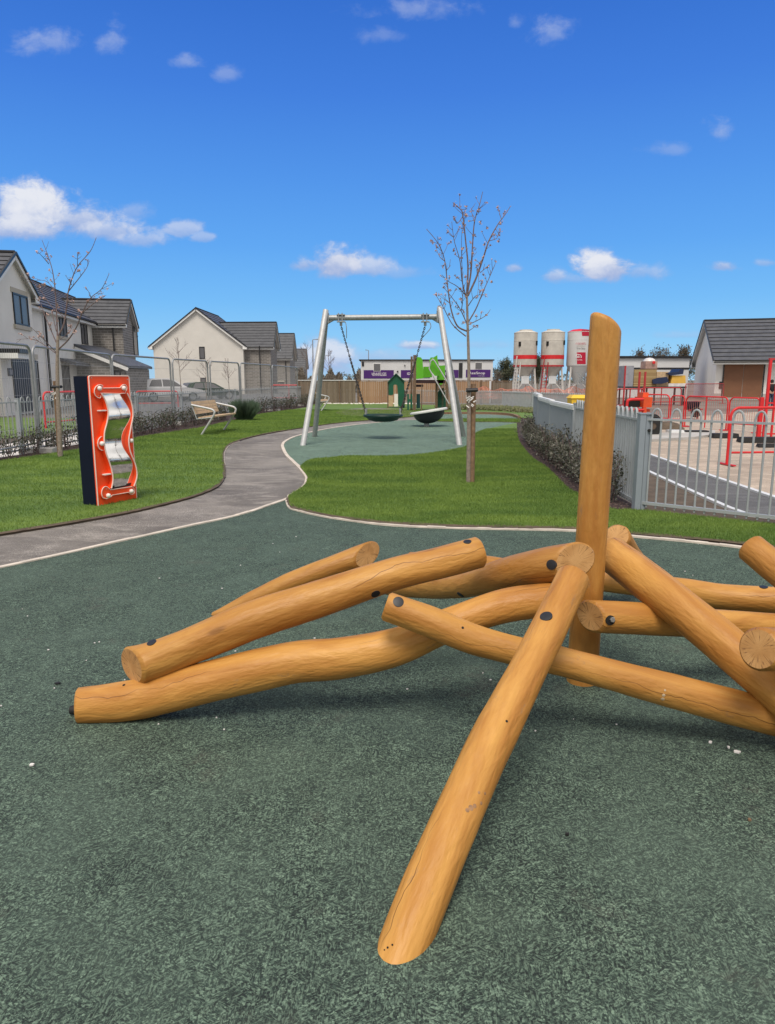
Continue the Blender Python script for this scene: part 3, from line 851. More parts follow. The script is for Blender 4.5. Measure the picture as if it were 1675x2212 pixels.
lL = make_log('log', [(462, 1330, 4.26), (540, 1298, 4.28), (640, 1254, 4.29), (720, 1224, 4.30), (795, 1198, 4.32)], [0.022, 0.052, 0.064, 0.066, 0.074], 12, cut1=(0.72, -0.68, 0.10))
lM = make_log('log', [(886, 1205, 4.95), (980, 1213, 4.80), (1070, 1224, 4.65), (1150, 1240, 4.45)], [0.040, 0.062, 0.065, 0.062], 13)
# upright post with a slanted rounded top
pb = G(1257, 1470)
ptop = PY(1309, 700, pb.y)
def make_post():
    N = 46; seg = 36; verts = []; gr = []; mb = MB()
    base = V((pb.x, pb.y, -0.03))
    top_c = ptop.copy()
    H = (top_c - base).length; t = (top_c - base).normalized()
    x = V((1, 0, 0)); x = (x - t * x.dot(t)).normalized(); y = t.cross(x)
    rows = []
    for i in range(N + 1): rows.append((i / N * H, 1.0, 0))
    for k in range(1, 6):
        b = k / 5 * math.pi / 2
        rows.append((H + 0.028 * math.sin(b), 1 - 0.42 * (1 - math.cos(b)), 1))
    for i, (s, k, cap) in enumerate(rows):
        r0 = (0.070 - 0.004 * (s / H))
        for j in range(seg):
            a = 2 * math.pi * j / seg
            d = mnoise.noise(V((math.cos(a) * 1.4, math.sin(a) * 1.4, s * 2 + 40))) * 0.012
            r = r0 * (1 + d) * k
            # slanted top: higher on the left (x-), lower on the right
            sl = s
            zt = -0.030 * (math.cos(a) * k) - 0.012 * max(0.0, math.cos(a)) * k
            w = max(0.0, (s / H - 0.93) / 0.07) if s < H else 1.0
            verts.append(base + t * (sl + zt * w) + x * math.cos(a) * r + y * math.sin(a) * r)
            gr.append((math.cos(a) * r, math.sin(a) * r, s + 70))
    n = len(rows); faces = []
    for i in range(n - 1):
        for j in range(seg):
            j2 = (j + 1) % seg
            faces.append((i * seg + j, i * seg + j2, (i + 1) * seg + j2, (i + 1) * seg + j))
    mb.add(verts, faces, 0, gr)
    ring = verts[-seg:]; c = sum((V(p) for p in ring), V()) / seg
    mb.add(ring + [c], [(k, (k + 1) % seg, seg) for k in range(seg)], 0, gr[-seg:] + [(0, 0, 72)])
    o = mb.build('post', [M['log'], M['log_end']], climber)
    o.data.polygons.foreach_set('use_smooth', [True] * len(o.data.polygons))
    # collar plug where the post enters the rubber
    return o
post = make_post()
tag(post, 'tall upright post with slanted rounded top')
def bvh_hit(o, u, v):
    """first point of object o along the view ray (used to seat plugs on log surfaces)"""
    dg = None
    from mathutils.bvhtree import BVHTree
    bm = bmesh.new(); bm.from_mesh(o.data); off = world_loc(o)
    tr = BVHTree.FromBMesh(bm); bm.free()
    d = ray(u, v).normalized()
    loc, nor, idx, dist = tr.ray_cast(CAM - off, d)
    if loc is None: return None, None
    return loc + off, nor
def plug(o, u, v, r=0.019, name='plug_cap', mat='plug', nrm=None, h=0.0015):
    loc, nor = bvh_hit(o, u, v)
    if loc is None: return
    n = V(nrm) if nrm is not None else nor
    mb = MB(); mb.lathe(loc - n * 0.012, [(0.0, 0.012 + h), (r * 0.9, 0.012 + h), (r, 0.012 + h * 0.6), (r, 0.0)], 20, 0, axis=n)
    return mb.build(name, M[mat], o, smooth=True)
plug(lA, 1180, 1331, 0.022)
plug(lD, 1191, 1220, 0.021)
plug(lE, 861, 1300, 0.021)
plug(lC, 812, 1283, 0.020)
plug(lC, 328, 1388, 0.020)
plug(lC, 1010, 1170, 0.018)
plug(lD, 995, 1285, 0.020)
plug(lJ, 1650, 1268, 0.022)
for u, v, r in ((1095, 1558, .004), (1010, 1857, .003), (838, 2047, .0026), (848, 2041, .0024), (831, 2052, .0018)):
    plug(lA, u, v, r, 'nail_hole', 'dark_hole', h=0.0015)
plug(lB, 268, 1480, 0.006, 'nail_hole', 'dark_hole', h=0.0015)
plug(lE, 1000, 1356, 0.005, 'nail_hole', 'dark_hole', h=0.0015)
for u, v, r in ((1434, 1502, .006), (1432, 1510, .007), (1437, 1491, .004)):
    plug(lE, u, v, r, 'scuff_mark', 'scuff_pale', h=0.0008)
for u, v, r in ((1018, 1745, .008), (1026, 1741, .006), (1040, 1735, .005), (1010, 1750, .006), (1035, 1712, .004), (1048, 1714, .004)):
    plug(lA, u, v, r, 'scuff_mark', 'scuff', h=0.0006)
# recessed bolt in log F
hole = plug(lF, 1319, 1340, 0.021, 'bolt_hole', 'dark_hole', h=0.002)
loc, nor = bvh_hit(lF, 1322, 1338)
mb = MB(); mb.lathe(loc - nor * 0.002, [(0.0, 0.014), (0.010, 0.014), (0.012, 0.011), (0.012, 0.0)], 6, 0, axis=nor)
mb.build('bolt', M['steel'], hole)
# foot peg under the lower left log
f0 = P(168, 1548, 2.98)
mb = MB(); mb.tube([V((f0.x - 0.030, f0.y + 0.01, 0.020)), V((f0.x + 0.13, f0.y - 0.005, 0.030))], 0.018, 14); mb.build('foot', M['black_rubber'], climber, smooth=True)

# ------------------------------------------------------------------ loose scraps on the rubber
def scrap(u, v, sx, sy, label, mat='litter', name='paper_scrap', cat='litter'):
    g = G(u, v); mb = MB(); pts = []
    k = 9
    rs = random.Random(int(u * 7 + v))
    for i in range(k):
        a = 2 * math.pi * i / k; r = rs.uniform(0.6, 1.1)
        pts.append(V((g.x + math.cos(a) * sx * r, g.y + math.sin(a) * sy * r, 0.003)))
    mb.prism(pts, (0, 0, 0.006))
    tag(mb.build(name, M[mat]), label, cat)
scrap(1535, 1606, 0.008, 0.007, 'small white paper scrap on the rubber, farthest of the three at right')
scrap(1574, 1617, 0.006, 0.006, 'tiny white paper scrap between two others on the rubber at right')
scrap(1592, 1627, 0.014, 0.009, 'largest white torn paper scrap on the rubber at right below the long log')
scrap(1619, 1774, 0.006, 0.006, 'tiny orange crumb on the rubber near the right edge', 'stake', 'wood_crumb', 'crumb')
scrap(69, 1655, 0.010, 0.008, 'single white pebble on the rubber near the left edge', 'litter', 'pebble', 'pebble')
scrap(125, 1478, 0.014, 0.012, 'dark round pebble on the rubber left of the log end', 'black_rubber', 'pebble', 'pebble')
scrap(1226, 1806, 0.007, 0.006, 'tiny black pebble on the rubber right of the nearest log', 'black_rubber', 'pebble', 'pebble')
mb = MB(); rs = random.Random(5)
spots = [(418, 1425), (306, 1528), (509, 1408), (593, 1360), (205, 1390), (215, 1388), (187, 1428), (700, 1270), (560, 1300), (105, 1405), (313, 1543), (410, 1434), (655, 1330), (520, 1222), (640, 1160), (950, 1205), (1480, 1235), (880, 1490), (1060, 1470), (680, 1380), (590, 1175), (480, 1272), (345, 1250), (60, 1332), (270, 1470), (118, 1488)]
spots += [(rs.uniform(0, 1675), 1150 + 450 * rs.random() ** 1.3) for _ in range(22)]
for u, v in spots:
    g = G(u, v); r = rs.uniform(0.0015, 0.004)
    if (u, v) in spots[:26]: r = rs.uniform(0.003, 0.006)
    mb.prism([V((g.x + math.cos(a) * r, g.y + math.sin(a) * r * 0.8, 0.002)) for a in (0, 1.2, 2.4, 3.6, 5.0)], (0, 0, 0.004))
tag(mb.build('debris', M['litter'], weld=False), 'scattered white blossom petals and grit specks on the green rubber', 'debris', kind='stuff')

# ------------------------------------------------------------------ orange mirror play panel
FL, FR, BL = G(213, 1097), G(296, 1080), G(187, 1092)
ax = (FR - FL); PW = ax.length; ax.normalize()
ay = V((-ax.y, ax.x, 0)); PD = 0.20
if (BL - FL).dot(ay) < 0: ay = -ay
PH = 1.42
panel = thing('mirror_stand', 'upright orange play panel with wavy mirror and navy sides on the lawn', 'play panel', FL)
def pp3(s, t, d=0.0):    # s across 0..1, t down 0..1, d proud of face
    return FL + ax * (s * PW) + V((0, 0, PH * (1 - t))) - ay * d
mb = MB(); mb.obox(FL + ay * 0.022 - V((0, 0, 0.02)) - ax * 0.0 , ax * PW, ay * PD, V((0, 0, PH + 0.016))); mb.build('body', M['navy'], panel)
def st(x, y):
    t = (y - 148) / 1400.0
    for _ in range(4):
        xl = 970 + 95 * t; xr = 1400 + 80 * t
        s = (x - xl) / (xr - xl)
        yt = 148 + 10 * s; yb = 1565 - 85 * s
        t = (y - yt) / (yb - yt)
    return s, t
def rounded(s0, s1, t0, t1, r, n=5):
    ra, rt = r / PW, r / PH; out = []
    for cx, cy, a0 in ((s1 - ra, t0 + rt, -90), (s1 - ra, t1 - rt, 0), (s0 + ra, t1 - rt, 90), (s0 + ra, t0 + rt, 180)):
        for k in range(n + 1):
            a = R(a0 + 90 * k / n); out.append((cx + ra * math.cos(a), cy + rt * math.sin(a)))
    return out
face = rounded(0, 1, 0, 1, 0.02)
mb = MB(); mb.prism([pp3(s, t, 0.0) for s, t in face], ay * 0.021); mb.build('face_board', M['orange'], panel)
mb = MB(); mb.tube([pp3(s, t, 0.001) for s, t in face], 0.0065, 6, closed=True); mb.build('edge_trim', M['pink_edge'], panel, smooth=True)
def st_d(x, y, d):
    s_, t_ = st(x, y); return s_ - d / PW * 0.98, t_
ml = [(1088, 335), (1130, 420), (1155, 530), (1140, 640), (1115, 740), (1113, 860), (1130, 960), (1170, 1080), (1195, 1180), (1200, 1260), (1185, 1345)]
mr = [(1355, 335), (1400, 430), (1418, 560), (1393, 690), (1368, 830), (1385, 950), (1438, 1080), (1458, 1180), (1450, 1250), (1422, 1325)]
lc = crom([V((*st_d(*p, 0.022), 0)) for p in ml], 8); rc = crom([V((*st_d(*p, 0.030), 0)) for p in mr], 8)
def at_t(curve, t):
    for a, b in zip(curve, curve[1:]):
        if a.y <= t <= b.y: return a.x + (b.x - a.x) * (t - a.y) / max(1e-9, b.y - a.y)
    return curve[0].x if t < curve[0].y else curve[-1].x
t_top = max(lc[0].y, rc[0].y); t_bot = min(lc[-1].y, rc[-1].y)
rows = 90; verts = []; faces = []; cols = 10
for i in range(rows + 1):
    t = t_top + (t_bot - t_top) * i / rows
    q = i / rows
    d = 0.004 + 0.036 * (1 - math.cos(4 * math.pi * min(1, q * 1.02))) / 2
    l, r_ = at_t(lc, t), at_t(rc, t)
    for k in range(cols + 1):
        e = k / cols; bow = 0.006 * math.sin(math.pi * e)
        verts.append(pp3(l + (r_ - l) * e, t, d + bow))
for i in range(rows):
    for k in range(cols):
        a = i * (cols + 1) + k; faces.append((a, a + cols + 1, a + cols + 2, a + 1))
mb = MB(); mb.add(verts, faces); o = mb.build('mirror', M['mirror'], panel, weld=False)
o.data.polygons.foreach_set('use_smooth', [True] * len(o.data.polygons))
# black strip below the mirror
bl0, br0 = at_t(lc, t_bot), at_t(rc, t_bot)
mb = MB(); mb.prism([pp3(bl0, t_bot - 0.012, 0.002), pp3(br0, t_bot - 0.012, 0.002), pp3(br0 - 0.01, t_bot + 0.010, 0.002), pp3(bl0 + 0.0, t_bot + 0.016, 0.002)], -ay * 0.006)
mb.build('mirror_slot', M['black_rubber'], panel)
# side rails of the mirror (orange with pale edge)
for curve, sgn in ((lc, -1), (rc, 1)):
    mb = MB(); out = []
    n = len(curve)
    w = 0.032 if sgn > 0 else 0.03
    for i in range(n - 1):
        a, b = curve[i], curve[i + 1]
        mb.hexa([pp3(a.x, a.y, 0.0), pp3(a.x + sgn * w, a.y, 0), pp3(b.x + sgn * w, b.y, 0), pp3(b.x, b.y, 0.0), pp3(a.x, a.y, 0.052), pp3(a.x + sgn * w, a.y, 0.052), pp3(b.x + sgn * w, b.y, 0.052), pp3(b.x, b.y, 0.052)])
    rail = mb.build('mirror_rail', M['orange'], panel)
    mb = MB(); mb.tube([pp3(p.x + sgn * w * 0.5, p.y, 0.053) for p in curve], 0.0085, 6); mb.build('rail_edge', M['pink_edge'], rail, smooth=True)
# bridge plates top and bottom
def plate(pix, name='mirror_bracket', d=0.030):
    q = [st_d(*p, d) for p in pix]
    mb = MB(); mb.prism([pp3(s, t, d) for s, t in q], ay * d); o = mb.build(name, M['orange'], panel)
    mb = MB(); mb.tube([pp3(s, t, d + 0.001) for s, t in q], 0.005, 6, closed=True); mb.build('bracket_edge', M['pink_edge'], o, smooth=True)
def arc(cx, cy, rx, ry, a0, a1, n=8):
    return [(cx + rx * math.cos(R(a0 + (a1 - a0) * k / n)), cy + ry * math.sin(R(a0 + (a1 - a0) * k / n))) for k in range(n + 1)]
plate(arc(1085, 312, 58, 70, -60, -270) + [(1095, 372), (1088, 330), (1290, 338), (1360, 335)] + arc(1342, 283, 34, 38, 60, -140) + [(1300, 278), (1116, 278)])
plate(arc(1110, 860, 50, 75, -80, -280) + [(1130, 900), (1112, 850)])
plate(arc(1140, 1395, 42, 70, -70, -230) + [(1150, 1460), (1190, 1440), (1210, 1420), (1385, 1390)] + arc(1420, 1375, 34, 38, 120, -40) + [(1425, 1328), (1190, 1362)])
for x, y in ((1087, 280), (1345, 282), (1108, 860), (1422, 832), (1172, 1422), (1422, 1376)):
    s, t = st_d(x, y, 0.045); mb = MB()
    mb.lathe(pp3(s, t, 0.030), [(0.024, 0.0), (0.026, 0.010), (0.023, 0.024), (0.014, 0.033), (0.0, 0.037)], 18, 0, axis=-ay)
    mb.build('knob', M['white_plastic'], panel, smooth=True)
for x, y in ((1098, 518), (1145, 1200)):
    s, t = st(x, y); mb = MB(); p = pp3(s - 0.10, t, 0.0)
    mb.obox(p, ax * 0.085, -ay * 0.05, V((0, 0, 0.012))); mb.build('shelf_peg', M['white_plastic'], panel)
for x, y in ((1000, 172), (1385, 195), (1097, 1533), (1053, 355), (1125, 1358)):
    s, t = st(x, y); mb = MB()
    mb.lathe(pp3(s, t, 0.0), [(0.0, 0.004 if y < 300 or y > 1500 else 0.034), (0.006, 0.003 if y < 300 or y > 1500 else 0.033), (0.007, 0.0)], 10, 0, axis=-ay); mb.build('screw', M['steel'], panel)

# ------------------------------------------------------------------ basket swing
FLs, FRs = G(655, 962), G(993, 961)
BLs, BRs = G(680, 943.5), G(1002, 943)
TL = PY(705, 674, (FLs.y + BLs.y) / 2); TR = PY(949.5, 668, (FRs.y + BRs.y) / 2)
swing = thing('basket_swing', 'galvanised steel swing frame with dark green nest seat hanging on chains', 'swing', (FLs + FRs) / 2)
rl = 0.062
zbeam = PY(830, 687, (TL.y + TR.y) / 2).z
for foot, top, s in ((FLs, TL, -1), (FRs, TR, -1), (BLs, TL, 1), (BRs, TR, 1)):
    mb = MB(); tp = V((top.x, top.y + 0.07 * s, top.z + (0.03 if s < 0 else -0.01)))
    d = (tp - V(foot)); 
    mb.tube([V(foot) - d.normalized() * 0.05, tp], rl if s < 0 else rl * 0.98, 20)
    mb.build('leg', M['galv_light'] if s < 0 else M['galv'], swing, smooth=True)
mb = MB(); b0 = V((TL.x + 0.05, TL.y, zbeam)); b1 = V((TR.x - 0.04, TR.y, zbeam + 0.03))
mb.tube([b0, b1], 0.062, 20); mb.build('beam', M['galv'], swing, smooth=True)
for p, sg in ((b0, 1), (b1, -1)):
    mb = MB(); mb.obox(p + V((-0.02, -0.085, -0.12)), V((0.03, 0, 0)), V((0, 0.17, 0)), V((0, 0, 0.22)))
    mb.tube([p + V((-0.05 * sg, 0, -0.12)), p + V((0.12 * sg, 0, -0.03))], 0.03, 10); mb.build('joint_bracket', M['galv'], swing)
seat_c = PY(828, 898, (TL.y + TR.y) / 2 + 0.55)
def chain(parent, a, b, name='chain'):
    mb = MB(); a, b = V(a), V(b); L = (b - a).length; n = int(L / 0.042)
    d = (b - a).normalized(); s = d.cross(V((0, 1, 0))).normalized(); u = s.cross(d)
    for i in range(n):
        c = a + d * (L * (i + 0.5) / n); q = s if i % 2 else u
        pts = [c + d * 0.030 * math.cos(t) + q * 0.017 * math.sin(t) for t in [2 * math.pi * k / 8 for k in range(8)]]
        mb.tube(pts, 0.0075, 4, closed=True)
    return mb.build(name, M['chainmat'], parent, weld=False)
M['chainmat'] = simple('chain_steel', (0.10, 0.09, 0.09), 0.5, 0.5, 0.2, 30)
hangL = PY(737, 690, b0.y); hangR = PY(919, 688, b0.y)
sr = 0.47
for hp, sx in ((hangL, -1), (hangR, 1)):
    mb = MB()
    mb.obox(V((hp.x - 0.09, hp.y - 0.075, zbeam + 0.055)), V((0.18, 0, 0)), V((0, 0.15, 0)), V((0, 0, 0.02)))
    mb.obox(V((hp.x - 0.09, hp.y - 0.075, zbeam - 0.095)), V((0.18, 0, 0)), V((0, 0.15, 0)), V((0, 0, 0.02)))
    for dx in (-0.05, 0.03):
        mb.tube([V((hp.x + dx, hp.y - 0.07, zbeam - 0.10)), V((hp.x + dx, hp.y - 0.07, zbeam + 0.10))], 0.012, 8)
    mb.lathe(V((hp.x, hp.y, zbeam - 0.17)), [(0.0, 0.09), (0.03, 0.08), (0.03, 0.0), (0.0, -0.01)], 12)
    mb.build('hanger', M['galv'], swing)
    top = V((hp.x, hp.y, zbeam - 0.17))
    ring = top.lerp(V((seat_c.x + sx * 0.42, seat_c.y, seat_c.z + 0.05)), 0.30)
    chain(swing, top, ring)
    for sy in (-1, 1):
        e = V((seat_c.x + sx * sr * 0.86, seat_c.y + sy * sr * 0.42, seat_c.z + 0.05))
        chain(swing, ring, e)
        mb = MB(); mb.tube([e + V((0, 0, 0.12)), e + V((0, 0, -0.01))], 0.026, 10); mb.build('chain_clamp', M['galv'], swing, smooth=True)
    mb = MB(); c2 = [hp + V((0.10, 0, zbeam - hp.z - 0.09)), hp + V((0.12, 0, zbeam - hp.z - 0.22)), hp.lerp(ring, 0.55) + V((0.03, 0, 0))]
    mb.tube(crom(c2, 5), 0.009, 6); mb.build('safety_cable', M['galv'], swing, smooth=True)
mb = MB(); mb.lathe(seat_c, [(sr - 0.05, 0.0), (sr - 0.01, 0.03), (sr, 0.01), (sr - 0.01, -0.02), (sr - 0.08, -0.05), (sr * 0.72, -0.10), (sr * 0.45, -0.135), (0.0, -0.14)], 40)
seat = mb.build('nest_seat', M['nest'], swing, smooth=True)
mb = MB(); mb.lathe(seat_c + V((0, 0, -0.015)), [(sr - 0.06, 0.0), (sr * 0.5, -0.09), (0.0, -0.105)], 30); mb.build('seat_mat', M['black_rubber'], seat, smooth=True)

# ------------------------------------------------------------------ spinner bowl
sb = G(922, 921)
spin = thing('spinner_bowl', 'tilted dark spinner bowl with pale rim on a short steel post', 'spinner', sb)
mb = MB(); mb.lathe(sb, [(0.075, -0.02), (0.075, 0.40)], 18); mb.build('post', M['galv'], spin, smooth=True)
axis = V((-0.16, 0.035, 1)).normalized()
bc = PY(926.5, 888.5, sb.y)
br = 0.565
prof = [(0.0, -0.36)] + [(br * 0.83 * math.sin(a), -0.36 * math.cos(a) ** 0.9) for a in [k / 12 * math.pi / 2 for k in range(1, 12)]] + [(br * 0.87, 0.0)]
mb = MB(); mb.lathe(bc, prof, 40, 0, axis); mb.lathe(bc, [(br * 0.82, 0.0), (br * 0.6, -0.16), (0, -0.25)], 30, 0, axis); mb.build('bowl', M['bowl'], spin, smooth=True)
mb = MB(); mb.lathe(bc, [(br * 0.80, -0.01), (br * 0.82, 0.035), (br * 0.95, 0.04), (br, 0.02), (br, -0.015), (br * 0.96, -0.03), (br * 0.80, -0.01)], 40, 0, axis); mb.build('rim', M['bowl_rim'], spin, smooth=True)

# ------------------------------------------------------------------ young bare trees
def cluster(mb, c, r, n, rs, mi=0):
    for _ in range(n):
        d = V((rs.gauss(0, 1), rs.gauss(0, 1), rs.gauss(0, 1))); d.normalize()
        p = c + d * r * rs.uniform(0.2, 1.0); s = r * rs.uniform(0.30, 0.55)
        a = V((rs.gauss(0, 1), rs.gauss(0, 1), rs.gauss(0, 1))).normalized() * s; b = d.cross(a).normalized() * s * 0.8
        mb.add([p - a, p + b, p + a, p - b], [(0, 1, 2, 3)], mi)
def px_tree(label, base, conv, trunk, branches, seed, twig_n, clus_r, y0, r_base, r_top, group, stake=None, spread=0.35, extra_clusters=()):
    rs = random.Random(seed)
    root = thing('bare_tree', label, 'tree', base, group)
    tp = [PY(*conv(x, y), y0) for x, y in trunk]; tp[0].z = -0.02
    tp = crom(tp, 8); n = len(tp)
    mb = MB(); mb.tube(tp, [r_base + (r_top - r_base) * (i / (n - 1)) ** 0.8 for i in range(n)], 12)
    mb.build('trunk', M['bark'], root, smooth=True)
    tips = []; allb = []
    mb = MB(); cl = MB()
    axx = base.x
    for bi, (r0, poly) in enumerate(branches):
        ya = rs.uniform(-1, 1) * spread
        pts = []
        for i, (x, y) in enumerate(poly):
            f = i / (len(poly) - 1)
            pts.append(PY(*conv(x, y), y0 + ya * f))
        pts = crom(pts, 6); m = len(pts)
        mb.tube(pts, [r0 * 0.85 * (1 - 0.80 * i / (m - 1)) + 0.0012 for i in range(m)], 6, caps=False)
        allb.append((pts, r0))
    for pts, r0 in allb:
        m = len(pts); L = sum((b - a).length for a, b in zip(pts, pts[1:]))
        for k in range(max(1, int(L * twig_n))):
            i = rs.randrange(max(1, m // 5), max(2, int(m * 0.88)))
            p = pts[i]; d = (pts[min(i + 1, m - 1)] - pts[i - 1]).normalized()
            s = V((rs.gauss(0, 1), rs.gauss(0, 1), rs.gauss(0, .5))); s = (s - d * s.dot(d)).normalized()
            ln = rs.uniform(0.03, 0.15) * min(1.6, 0.5 + L * 0.5)
            e = p + (d * 0.7 + s * 0.8).normalized() * ln + V((0, 0, 0.02))
            mb.tube([p, p.lerp(e, 0.5) + s * 0.006, e], [0.0035, 0.0028, 0.002], 4, caps=False)
            if rs.random() < 0.75: cluster(cl, e, clus_r * rs.uniform(0.6, 1.15), 9, rs)
        if rs.random() < 0.35: cluster(cl, pts[-1], clus_r * 0.5, 5, rs)
    for x, y in extra_clusters: cluster(cl, PY(*conv(x, y), y0 + rs.uniform(-.1, .1)), clus_r, 12, rs)
    mb.add(cl.v, cl.f, 1)
    mb.build('crown', [M['bark_dark'], M['bud']], root, smooth=False, weld=False)
    if stake:
        a, b, r, tie = stake
        mb = MB(); mb.tube([V((a.x, a.y, -0.02)), b], r, 12); st_ = mb.build('stake', M['stake'], root, smooth=True)
        mb = MB()
        for dz in (0.0,):
            c = tie
            mb.tube([c + V((-0.055, 0, 0)) + V((0, -0.05, 0)), c + V((0.07, -0.055, 0.005)), c + V((0.085, 0.03, 0.005)), c + V((-0.06, 0.04, 0))], 0.026, 8)
        mb.build('tie', M['plug'], st_, smooth=True)
        mb = MB(); rs2 = random.Random(3)
        for k in range(14):
            p = c + V((rs2.uniform(-0.07, 0.03), -0.05, rs2.uniform(-0.20, -0.09)))
            q = p + V((rs2.uniform(-0.05, 0.05), rs2.uniform(-0.02, 0.0), rs2.uniform(-0.05, 0.05)))
            mb.tube([p, q], 0.007, 5)
        mb.build('strap_end', M['film'], st_)
    # scraped soil ring
    return root
tb = G(1013, 1046)
conv4 = lambda x, y: (891 + x * 0.3125, 389 + y * 0.3125)
tr_b = [(0.014, [(377, 790), (385, 600), (370, 430), (350, 250), (335, 205), (280, 155)]),
        (0.014, [(380, 785), (405, 640), (415, 480), (430, 290), (465, 170), (487, 80)]),
        (0.014, [(384, 800), (440, 680), (490, 540), (530, 420), (590, 310), (640, 240), (678, 183)]),
        (0.013, [(380, 1045), (312, 1008), (270, 900), (245, 740), (225, 560), (180, 440), (100, 340)]),
        (0.009, [(371, 1080), (280, 1000), (210, 870), (160, 790)]),
        (0.010, [(385, 985), (440, 890), (490, 770), (530, 680), (575, 575)]),
        (0.009, [(378, 830), (345, 700), (330, 560), (290, 420), (273, 290)]),
        (0.008, [(380, 1000), (330, 890), (265, 800), (215, 740)]),
        (0.007, [(386, 1000), (450, 970), (510, 935), (540, 895)]),
        (0.005, [(386, 1045), (440, 1010)]),
        (0.006, [(372, 800), (310, 735), (250, 700), (205, 655)]),
        (0.006, [(386, 870), (440, 800), (505, 795)]),
        (0.005, [(490, 540), (455, 600), (460, 700), (450, 800)]),
        (0.005, [(225, 560), (190, 530), (165, 470)]),
        (0.005, [(240, 620), (265, 590)]),
        (0.005, [(350, 250), (310, 300), (290, 262)]),
        (0.005, [(430, 290), (415, 240), (405, 190)]),
        (0.005, [(530, 420), (585, 400), (600, 340)]),
        (0.005, [(335, 205), (372, 200)]),
        (0.005, [(470, 640), (540, 580)]),
        (0.006, [(340, 900), (350, 780), (340, 480), (345, 330)])]
ecl = [(140, 432), (192, 405), (168, 462), (210, 595), (293, 262), (352, 360), (372, 245), (460, 208), (472, 296), (518, 335), (610, 300), (600, 380), (596, 420), (500, 440), (285, 485), (340, 535), (345, 470), (433, 385), (405, 435), (415, 505), (470, 570), (455, 630), (490, 650), (480, 710), (545, 705), (582, 562), (510, 795), (445, 810), (488, 762), (218, 740), (163, 790), (260, 765), (330, 750), (365, 670), (315, 675), (237, 712), (510, 932), (442, 935), (315, 925), (405, 990), (445, 1010), (355, 985), (265, 430)]
px_tree('bare young tree with pinkish buds tied to a wooden stake, growing in the centre lawn', tb, conv4,
        [(388, 2100), (391, 1700), (392, 1500), (390, 1250), (383, 1000), (377, 785)], tr_b, 11, 10.0, 0.027, tb.y, 0.032, 0.013, None,
        stake=(G(1020, 1046), PY(1023.5, 829, tb.y + 0.06), 0.034, PY(1018, 843, tb.y + 0.02)), extra_clusters=ecl)
tb2 = G(131, 989)
conv1 = lambda x, y: (x * 0.1999, 486 + y * 0.1999)
tr2 = [(0.016, [(630, 1200), (690, 1080), (720, 900), (740, 720), (800, 530), (860, 420), (980, 280), (1043, 135)]),
       (0.010, [(740, 720), (860, 570), (940, 460), (965, 390)]),
       (0.014, [(625, 1250), (615, 1000), (600, 720), (570, 500), (520, 330), (455, 160)]),
       (0.007, [(530, 420), (460, 340), (420, 300)]),
       (0.014, [(632, 1345), (740, 1240), (830, 1100), (890, 950), (980, 790), (1100, 690), (1180, 530)]),
       (0.008, [(890, 950), (1050, 820), (1150, 760)]),
       (0.009, [(620, 1390), (480, 1240), (330, 1100)]),
       (0.008, [(610, 1390), (380, 1240), (180, 1240)]),
       (0.010, [(615, 1280), (500, 1010), (430, 830), (360, 790)]),
       (0.008, [(610, 1150), (570, 970), (560, 930)]),
       (0.007, [(700, 1000), (560, 880), (400, 660), (230, 550)]),
       (0.006, [(590, 700), (480, 600), (260, 620)]),
       (0.006, [(840, 440), (840, 300)]), (0.006, [(780, 650), (715, 550)]),
       (0.006, [(990, 790), (950, 700)]), (0.006, [(650, 1240), (760, 1150), (780, 1080)])]
px_tree('bare young tree by the left fence in front of the white house', tb2, conv1,
        [(655, 2516), (645, 2200), (630, 1900), (622, 1600), (622, 1420), (628, 1200)], tr2, 12, 8.0, 0.036, tb2.y, 0.045, 0.024, None,
        stake=(Gy(129, tb2.y + 0.16), PY(118.5, 823, tb2.y + 0.12), 0.033, PY(121, 836, tb2.y + 0.04)), spread=0.6)

def small_tree(label, base, h, seed, group, rb=0.03):
    rs = random.Random(seed)
    root = thing('bare_tree', label, 'tree', base, group)
    tr = MB(); mb = MB()
    lean = V((rs.uniform(-0.04, 0.04), 0, 1))
    tr.tube([base + V((0, 0, -0.02)), base + lean * h * 0.5, base + lean * h], [rb, rb * 0.7, 0.006], 8)
    tr.build('trunk', M['bark'], root, smooth=True)
    def grow(p, d, ln, r, depth):
        e = p + d * ln; mb.tube([p, p.lerp(e, .5) + V((0, 0, .02 * ln)), e], [r, r * .8, r * .5], 4, caps=False)
        if depth > 0:
            for k in range(3):
                q = p.lerp(e, rs.uniform(0.4, 1.0)); a = V((rs.gauss(0, 1), rs.gauss(0, 1), rs.uniform(0.2, 1.0))).normalized()
                grow(q, (d * 0.9 + a * 0.7).normalized(), ln * rs.uniform(0.45, 0.7), r * 0.55, depth - 1)
    for k in range(11):
        f = rs.uniform(0.4, 0.95); a = rs.uniform(0, 6.28)
        grow(base + lean * h * f, V((math.cos(a), math.sin(a), rs.uniform(0.7, 1.3))).normalized(), h * 0.30 * (1.25 - f), rb * 0.35, 2)
    mb.build('crown', M['bark_dark'], root, weld=False)
    return root
small_tree('thin bare sapling before the cream gable, left of its small upper window', Gy(394, 44), 3.9, 1, None)
small_tree('thin bare sapling before the cream gable, just right of its small windows', Gy(446, 46), 2.7, 2, None)
small_tree('thin bare sapling before the cream gable, nearest the brick wing', Gy(497, 46), 2.6, 3, None)
small_tree('distant bare tree seen between the swing legs and the chain', Gy(713, 95), 5.2, 4, None, 0.07)
small_tree('distant thin bare tree just left of the swing frame', Gy(664, 110), 6.8, 5, None, 0.06)

